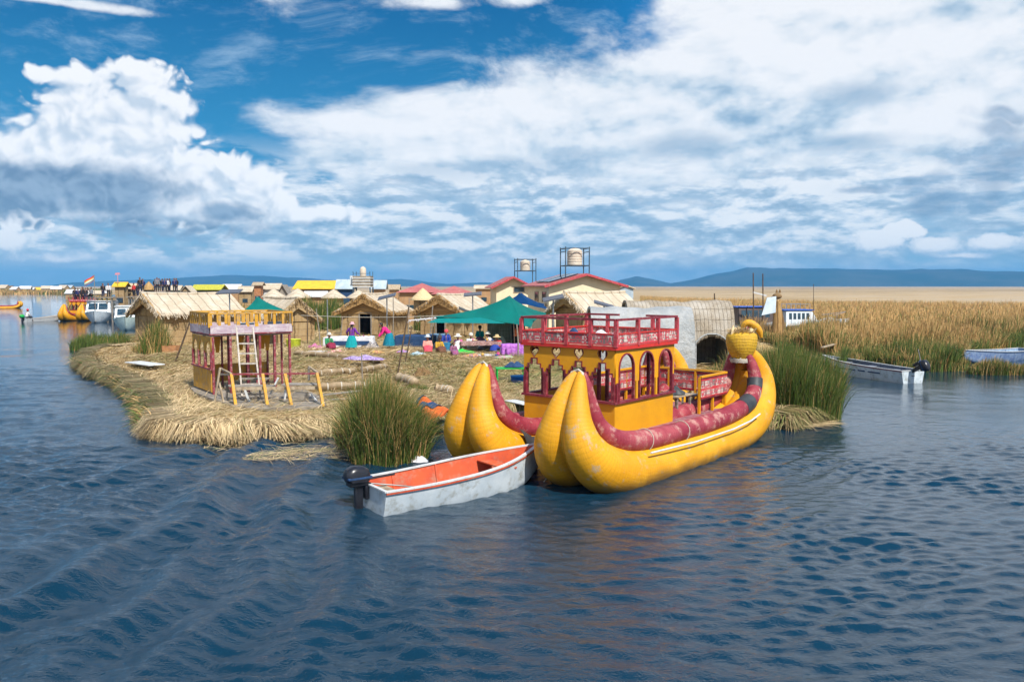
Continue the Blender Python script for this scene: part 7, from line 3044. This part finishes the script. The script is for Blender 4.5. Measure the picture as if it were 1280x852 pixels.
def mid(px0, px1, depth, py_top, py_eave, label, kind='gable', wall=None, roof=None, yaw=0, L=None, name='house', cat='house', wins=0, over=.3):
    x0, x1 = PD(px0, 357, depth).x, PD(px1, 357, depth).x
    W = x1-x0
    zt, ze = HZ(py_top, depth)-.15, HZ(py_eave, depth)-.15
    wall = wall or MT['tan_wall']
    roof = roof or MT['thatch_roof']
    loc = Vector(((x0+x1)/2, depth, .13))
    if kind == 'cone':
        t = empty(name, loc, yaw, label, cat, V1)
        r = W/2
        C = MB()
        C.lathe([(r*.8, 0), (r*.8, ze)], n=14)
        C.build('wall', wall, t, smooth=50)
        C = MB()
        C.lathe([(r*.78, ze-.02), (r*1.08, ze-.12), (r*1.05, ze), (r*.62, ze+(zt-ze)*.42), (r*.28, ze+(zt-ze)*.78), (.02, zt)], n=16)
        C.build('roof', roof, t, smooth=30)
        C = MB()
        C.box((0, -r*.8, ze*.4), (.8, .12, ze*.8))
        C.build('door', MT['wood_dark'], t)
        return t
    if kind == 'side':   # long side faces us: ridge runs along x
        t = empty(name, loc, yaw, label, cat, V1)
        D = L or W*.6
        w_ = W-2*over
        C = MB()
        C.box((0, .06, ze/2), (w_, .12, ze))
        C.box((0, D-.06, ze/2), (w_, .12, ze))
        for s_ in (-1, 1):
            C.prism([(s_*w_/2, 0.01, 0), (s_*w_/2, D-.01, 0), (s_*w_/2, D-.01, ze), (s_*w_/2, D/2, zt-.08), (s_*w_/2, 0.01, ze)], (-s_*.12, 0, 0))
        C.build('wall', wall, t)
        for s_ in (0, 1):
            C = MB()
            ya, yb = (-over, D/2+.02) if s_ == 0 else (D+over, D/2-.02)
            C.prism([(-W/2, ya, ze-.10), (-W/2, yb, zt), (-W/2, yb, zt+.09), (-W/2, ya, ze)], (W, 0, 0))
            C.build('roof', roof, t, smooth=0)
        m = max(1, int(w_/1.6))
        for k in range(m):
            xx = -w_/2+w_*(k+.5)/m
            C = MB()
            if k % 3 == 1:
                C.box((xx, -.02, ze*.4), (.75, .06, ze*.8))
                C.build('door', MT['wood_dark'], t)
            else:
                C.box((xx, -.02, ze*.55), (.8, .06, .6))
                C.build('window', MT['window_glass'], t)
        return t
    if kind == 'hip':
        return house(loc, yaw, W-.6, L or W, ze, zt, label, wall, roof, over=over, group=V1, hip=True, name=name, cat=cat, windows_front=((-.9, ze*.55, .8, .7), (.9, ze*.55, .8, .7)))
    return house(loc, yaw, W-.6, L or W, ze, zt, label, wall, roof, over=over, group=V1, name=name, cat=cat, windows_front=((0, ze*.5, .9, .7),))


mid(366, 419, 112, 351, 360.3, 'long house with a bright yellow roof', 'side', MT['thatch_dark'], MT['yellow_roof'], L=5)
mid(495, 554, 76, 353.5, 364.5, 'tan house with a faded red hipped roof, left of the pair', 'hip', MT['tan_wall'], MT['red_roof'], L=4.2)
mid(538, 593, 74, 357, 366.5, 'house with a faded red hipped roof behind the tan hut, right of the pair', 'hip', MT['tan_wall'], MT['red_roof'], L=4)
mid(514, 543, 68, 359.5, 373, 'small pointed thatched hut in front of the red roofs', 'cone', MT['mat_wall'], MT['cream_reed'], name='round_hut', cat='hut')
mid(328, 356, 88, 360.5, 370, 'pointed cream hut behind the small teal tent', 'cone', MT['mat_wall'], MT['thatch_roof'], name='round_hut', cat='hut')
mid(357, 387, 86, 360, 370.5, 'pointed cream hut under the yellow roofed house', 'cone', MT['mat_wall'], MT['thatch_roof'], name='round_hut', cat='hut')
mid(402, 432, 84, 361, 371, 'pointed cream hut in front of the zinc roof', 'cone', MT['mat_wall'], MT['thatch_roof'], name='round_hut', cat='hut')
mid(434, 462, 86, 362, 371, 'pointed cream hut just behind the golden gable', 'cone', MT['mat_wall'], MT['thatch_roof'], name='round_hut', cat='hut')
mid(378, 408, 90, 364.5, 370, 'low shed with a whitish roof between pointed huts', 'side', MT['tan_wall'], MT['white_paint'], name='shed', cat='shed')
mid(419, 443, 104, 349.5, 360.3, 'house with a pale zinc roof left of the watchtower', 'side', MT['blue_dark'], MT['zinc_roof'])
mid(462, 483, 104, 350.5, 360.3, 'house with a pale zinc roof right of the watchtower', 'side', MT['tan_wall'], MT['zinc_roof'])
mid(345, 362, 106, 356.5, 366, 'shed with a grey sloping roof left of the yellow roof', 'gable', MT['wood_grey'], MT['wood_grey'], name='shed', cat='shed')
mid(318, 350, 118, 354.5, 361, 'house with a pale flat-looking roof and white base', 'side', MT['white_paint'], MT['thatch_roof'])
mid(315, 329, 116, 353, 356, 'small brick-orange hut on the white base', 'side', mat('brick_orange', (.45, .2, .09), bmp=.2), MT['wood_pale'], name='hut', cat='hut')
mid(238, 277, 128, 356, 361.5, 'long house with a green-yellow roof', 'side', mat('olive_wall', (.14, .15, .06), bmp=.2), mat('green_yellow_roof', (.5, .47, .05), bmp=.1))
mid(276, 300, 132, 355.5, 361, 'white roofed house between the green-yellow roof and the solar panel', 'side', MT['tan_wall'], MT['white_paint'])
mid(296, 316, 125, 358, 364, 'low pale hut right of the wide solar panel', 'side', MT['mat_wall'], MT['thatch_roof'], name='hut', cat='hut')
mid(140.5, 158, 102, 353, 357.6, 'thatched lookout house with a yellow roof behind the tour boats', 'side', MT['mat_wall'], MT['yellow_roof'])
mid(157, 171, 104, 354.5, 360, 'cream thatched hut right of the lookout house', 'side', MT['mat_wall'], MT['thatch_roof'], name='hut', cat='hut')
mid(225, 240, 122, 357.5, 363, 'small thatched hut left of the green-yellow roof', 'gable', MT['mat_wall'], MT['thatch_roof'], name='hut', cat='hut')
mid(178, 194, 120, 351.5, 361, 'pointed orange-brown hut behind the crowd', 'cone', MT['mat_wall'], MT['thatch'], name='round_hut', cat='hut')
mid(205, 226, 135, 357, 362, 'green walled hut right of the crowd', 'side', mat('green_wall', (.12, .25, .12), bmp=.2), MT['thatch_roof'], name='hut', cat='hut')
mid(592, 618, 120, 356.6, 360, 'low tan shed left of the smaller cream house', 'side', MT['tan_wall'], MT['thatch_roof'], name='shed', cat='shed')
mid(484, 500, 118, 356, 361, 'low shed between the zinc roof and the red roof', 'side', MT['tan_wall'], MT['wood_pale'], name='shed', cat='shed')

# far shore: small huts, about 400 m away
rr = random.Random(17)
proto = {}
roofs = [('cream roof', MT['thatch_roof']), ('white roof', MT['white_paint']), ('golden roof', MT['yellow_roof']), ('brown roof', MT['thatch_dark']), ('zinc roof', MT['zinc_roof'])]
fx = [2, 9, 16, 24, 31, 38, 45, 51, 58, 64, 70, 76, 83, 90, 97, 104, 112, 119, 127, 133, 172, 199, 213]
for i, px in enumerate(fx):
    k = [0, 3, 1, 0, 1, 1, 2, 2, 0, 1, 1, 0, 4, 1, 0, 1, 3, 0, 1, 0, 0, 1, 0][i]
    dp = rr.uniform(415, 470) if px < 90 else rr.uniform(200, 330)
    loc = Vector((PD(px, 360, dp).x, dp, .13))
    s_ = rr.uniform(.6, 1.0)*(1.0 if px < 90 else .8)
    if k not in proto:
        W, D, ze, zt = 5.2, 4, 2.6, 4.2
        t = empty('far_hut', loc, 0, 'x', 'hut', 'tiny huts on the far shore')
        C = MB()
        C.box((0, .06, ze/2), (W, .12, ze))
        C.box((0, D-.06, ze/2), (W, .12, ze))
        for q_ in (-1, 1):
            C.prism([(q_*W/2, .01, 0), (q_*W/2, D-.01, 0), (q_*W/2, D-.01, ze), (q_*W/2, D/2, zt-.08), (q_*W/2, .01, ze)], (-q_*.12, 0, 0))
        C.build('wall', MT['mat_wall'] if k != 1 else MT['tan_wall'], t)
        C = MB()
        for (ya, yb) in ((-.4, D/2+.02), (D+.4, D/2-.02)):
            C.prism([(-W/2-.3, ya, ze-.1), (-W/2-.3, yb, zt), (-W/2-.3, yb, zt+.12), (-W/2-.3, ya, ze)], (W+.6, 0, 0))
        C.build('roof', roofs[k][1], t, smooth=0)
        proto[k] = t
    else:
        t = copy_tree(proto[k])
        t.location = loc
    t.scale = (s_, s_, s_*rr.uniform(.9, 1.15))
    t.rotation_euler = (0, 0, rr.uniform(-.5, .5))
    t['label'] = 'tiny far shore hut with a %s' % roofs[k][0]
    t['group'] = 'tiny far shore huts with a %s' % roofs[k][0]
# reeds along the far shore and village edge
n_ = 9000
px = RNG.uniform(-60, 140, n_)
dp = RNG.uniform(395, 440, n_)
xy = np.stack([(px-640)/1000*dp, dp], 1)
reeds('shore_reeds', xy, .0, RNG.uniform(.8, 2.2, n_)*(1+.4*np.sin(xy[:, 0]*.11)), .15, .5, np.clip(.45+.4*np.sin(xy[:, 0]*.07), 0, 1), 'mottled green and brown reeds along the far shore', None, 'stuff')
n_ = 16000
px = RNG.uniform(85, 640, n_)
dp = RNG.uniform(78, 240, n_)
k = (px > 300) | (dp > 105)
px, dp = px[k], dp[k]
xy = np.stack([(px-640)/1000*dp, dp], 1)
reeds('village_reeds', xy, .1, RNG.uniform(.8, 1.7, len(px)), .15, .16, np.full(len(px), .55), 'patchy reeds growing between the village huts', None, 'stuff')

# watch tower
D3 = 98
q = PD(454, 360, D3)
t = empty('watch_tower', (q.x, D3, .13), 0, 'boxy pale watchtower with a domed tank on top above the golden gabled hut', 'tower', V1)
zb, zm, zt = HZ(359, D3)-.13, HZ(345, D3)-.13, HZ(333, D3)-.13
wd = .0115*D3
for sx in (-1, 1):
    for sy in (-1, 1):
        C = MB()
        C.beam((sx*wd, sy*wd, 0), (sx*wd*.9, sy*wd*.9, zb), .14)
        C.build('leg', MT['iron'], t)
C = MB()
for k in range(2):
    for s_ in (-1, 1):
        C.beam((-wd, s_*wd, .4+k*1.4), (wd, s_*wd, 1.6+k*1.4), .07)
        C.beam((wd, s_*wd*1.02, .4+k*1.4), (-wd, s_*wd*1.02, 1.6+k*1.4), .07)
C.build('bracing', MT['grey_metal'], t)
C = MB()
C.box((0, 0, (zb+zm)/2), (wd*1.9, wd*1.9, zm-zb))
C.build('box', MT['weave_grey'], t)
C = MB()
for k in range(4):
    z = zb+(zm-zb)*(k+.2)/4
    C.box((0, 0, z), (wd*2.0, wd*2.0, .09))
C.build('slat_band', MT['white_paint'], t)
C = MB()
C.box((-wd*1.15, -.2, (zb+zm)/2+.1), (wd*.4, .5, (zm-zb)*.9))
C.build('side_panel', MT['hull_white'], t)
C = MB()
C.lathe([(.36, zm), (.38, zm+.1), (.38, zt-.35), (.3, zt-.15), (.12, zt-.02), (.01, zt)], n=16)
C.build('domed_tank', MT['tank'], t, smooth=40)
C = MB()
for (sx, sy) in ((-1, -1), (1, -1), (1, 1), (-1, 1)):
    C.beam((sx*wd*.9, sy*wd*.9, zm), (sx*wd*.9, sy*wd*.9, zm+.55), .06)
C.beam((-wd*.9, -wd*.9, zm+.3), (wd*.9, -wd*.9, zm+.3), .05)
C.build('railing', MT['iron'], t)

# viewing platform with crowd behind the long hut
D4 = 98
x0, x1 = PD(172, 357, D4).x, PD(222, 357, D4).x
zf = HZ(364.5, D4)
t = empty('viewing_platform', ((x0+x1)/2, D4, .13), 0, 'raised wooden viewing platform under the standing crowd behind the long hut', 'platform')
C = MB()
C.box((0, 1.2, zf-.13-.06), (x1-x0+.4, 3.0, .1))
C.build('floor', MT['wood_grey'], t)
for k in range(4):
    for y in (-.1, 2.5):
        C = MB()
        xx = -(x1-x0)/2+(x1-x0)*k/3
        C.beam((xx, y, 0), (xx, y, zf-.25), .12)
        C.build('post', MT['wood_dark'], t)
# simple crowd figures share the body meshes
tops = [(c_black, 'black'), (cm('dark_navy_jacket', (.02, .03, .12)), 'navy'), (c_white, 'white'), (c_pink, 'pink'), (c_black, 'black'), (cm('red_jacket', (.55, .03, .03)), 'red'), (cm('grey_jacket', (.2, .22, .25)), 'grey')]
crowd = {}


def crowd_person(loc, yaw, k, s_, where):
    m_, cn = tops[k]
    if k not in crowd:
        t = person('stand', loc, yaw, 'x', m_, c_black if k != 0 else cm('dark_denim', (.03, .04, .09)), None, trousers=True, s_=s_)
        crowd[k] = t
    else:
        t = copy_tree(crowd[k])
        t.location = loc
        t.rotation_euler = (0, 0, yaw)
        t.scale = (s_,)*3
    t['label'] = 'distant standing tourist in a %s jacket %s' % (cn, where)
    t['group'] = 'distant tourists in %s %s' % (cn, where)
    return t


for i, pxx in enumerate((175, 178.5, 194, 196.5, 199, 203, 206, 209, 212, 218, 220.5)):
    crowd_person(Vector((PD(pxx, 357, D4+.5+(i % 3)*.6).x, D4+.5+(i % 3)*.6, zf-.005)), rr.uniform(-1, 1), (0, 1, 0, 6, 4, 0, 1, 2, 0, 1, 0)[i], rr.uniform(.98, 1.1), 'on the platform behind the long hut')
# passengers on the roof of the distant reed boat
bpy.context.view_layer.update()
FM = Matrix.Translation(far.location) @ Matrix.Rotation(far.rotation_euler.z, 4, 'Z') @ Matrix.Scale(.82, 4)
for i, (x, y) in enumerate(((-2.1, -.7), (-1.9, -.1), (-2.0, .5), (-1.7, 1.1), (-1.2, -.5), (-1.1, .3), (-.6, -.7), (-.5, .6), (-.2, 0), (-1.4, 1.3))):
    w_ = FM @ Vector((x, y, 2.835))
    crowd_person(w_, rr.uniform(-1.5, 1.5), (0, 4, 1, 0, 2, 0, 6, 0, 6, 4)[i], rr.uniform(.95, 1.08), 'on the roof of the distant yellow reed boat')
# people on the quay behind the tour boats
for i, pxx in enumerate((124, 131, 163, 168)):
    dp = 92 if pxx < 140 else 96
    zq = HZ(371.5, dp) if pxx < 140 else HZ(370.5, dp)
    crowd_person(Vector((PD(pxx, 357, dp).x, dp+.8, zq)), rr.uniform(-1, 1), (0, 2, 5, 0)[i], 1.0, 'on the quay behind the tour boats')
C = MB()
for (a_, b_, dp, zq) in ((118, 141, 92, HZ(371.5, 92)), (158, 173, 96, HZ(370.5, 96))):
    xa, xb = PD(a_, 357, dp).x, PD(b_, 357, dp).x
    C.box(((xa+xb)/2, dp+1.2, zq-.05), (xb-xa, 2.6, .1))
    for k in range(4):
        C.beam((xa+.2+(xb-xa-.4)*k/3, dp+.1, 0), (xa+.2+(xb-xa-.4)*k/3, dp+.1, zq-.1), .14)
o = C.build('jetty', MT['wood_grey'], None)
tag(o, 'raised grey jetty behind the tour boats', 'jetty')
# flag on a pole
q = PD(118.5, 368, 90)
t = empty('flagpole', (q.x, 90, .13), 0, 'flagpole with a rainbow striped flag above the distant reed boat', 'flag')
C = MB()
zt = HZ(343.5, 90)-.13
C.tube([(0, 0, 0), (0, 0, zt)], .04, n=6)
C.build('pole', MT['wood_grey'], t)
m, nt, b = new_mat('striped_flag')
o_ = tc(nt, 'UV')
u_, v_, _ = sep(nt, o_)
lnk(nt, ramp(nt, v_, [(.0, (.45, .02, .3)), (.2, (.02, .25, .12)), (.42, (.75, .72, .7)), (.62, (.72, .5, .05)), (.82, (.65, .03, .04))]), b.inputs['Base Color'])
C = MB()
C.sheet(lambda u, v: (-.05-u*1.05, .08*math.sin(u*6), zt-.05-(1-v)*.62-u*.62), 10, 6, .01)
C.build('flag', m, t, smooth=60)
q = PD(145, 356, 101)
C = MB()
C.tube([(0, 0, 0), (0, 0, 1.35)], .04, n=6)
C.prism([(-.35, 0, 1.05), (.3, 0, 1.1), (.25, 0, 1.35), (-.3, 0, 1.3)], (0, .03, 0))
o = C.build('flagpole', cm('pink_flag', (.7, .3, .35)), None)
o.location = (q.x, 101.5, HZ(354, 101))
tag(o, 'little pink flag on a stick above the yellow roofed lookout', 'flag')
# yellow and green kayak-like boat behind the tour boat

# ------------------------------------------------------------------ air
hb = MB()
hb.box((0, 3210, 62), (14400, 7720, 128))
hz = hb.build('haze', None, None, smooth=0)
hz.data.materials.clear()
m = bpy.data.materials.new('haze_air')
m.use_nodes = True
nt = m.node_tree
nt.nodes.clear()
oo = nt.nodes.new('ShaderNodeOutputMaterial')
pv_ = nt.nodes.new('ShaderNodeVolumePrincipled')
pv_.inputs['Color'].default_value = (.11, .46, .92, 1)
pv_.inputs['Density'].default_value = 1.8e-4
pv_.inputs['Anisotropy'].default_value = 0
nt.links.new(pv_.outputs[0], oo.inputs['Volume'])
hz.data.materials.append(m)
tag(hz, 'bluish air over the lake and marsh', 'haze', kind='stuff')
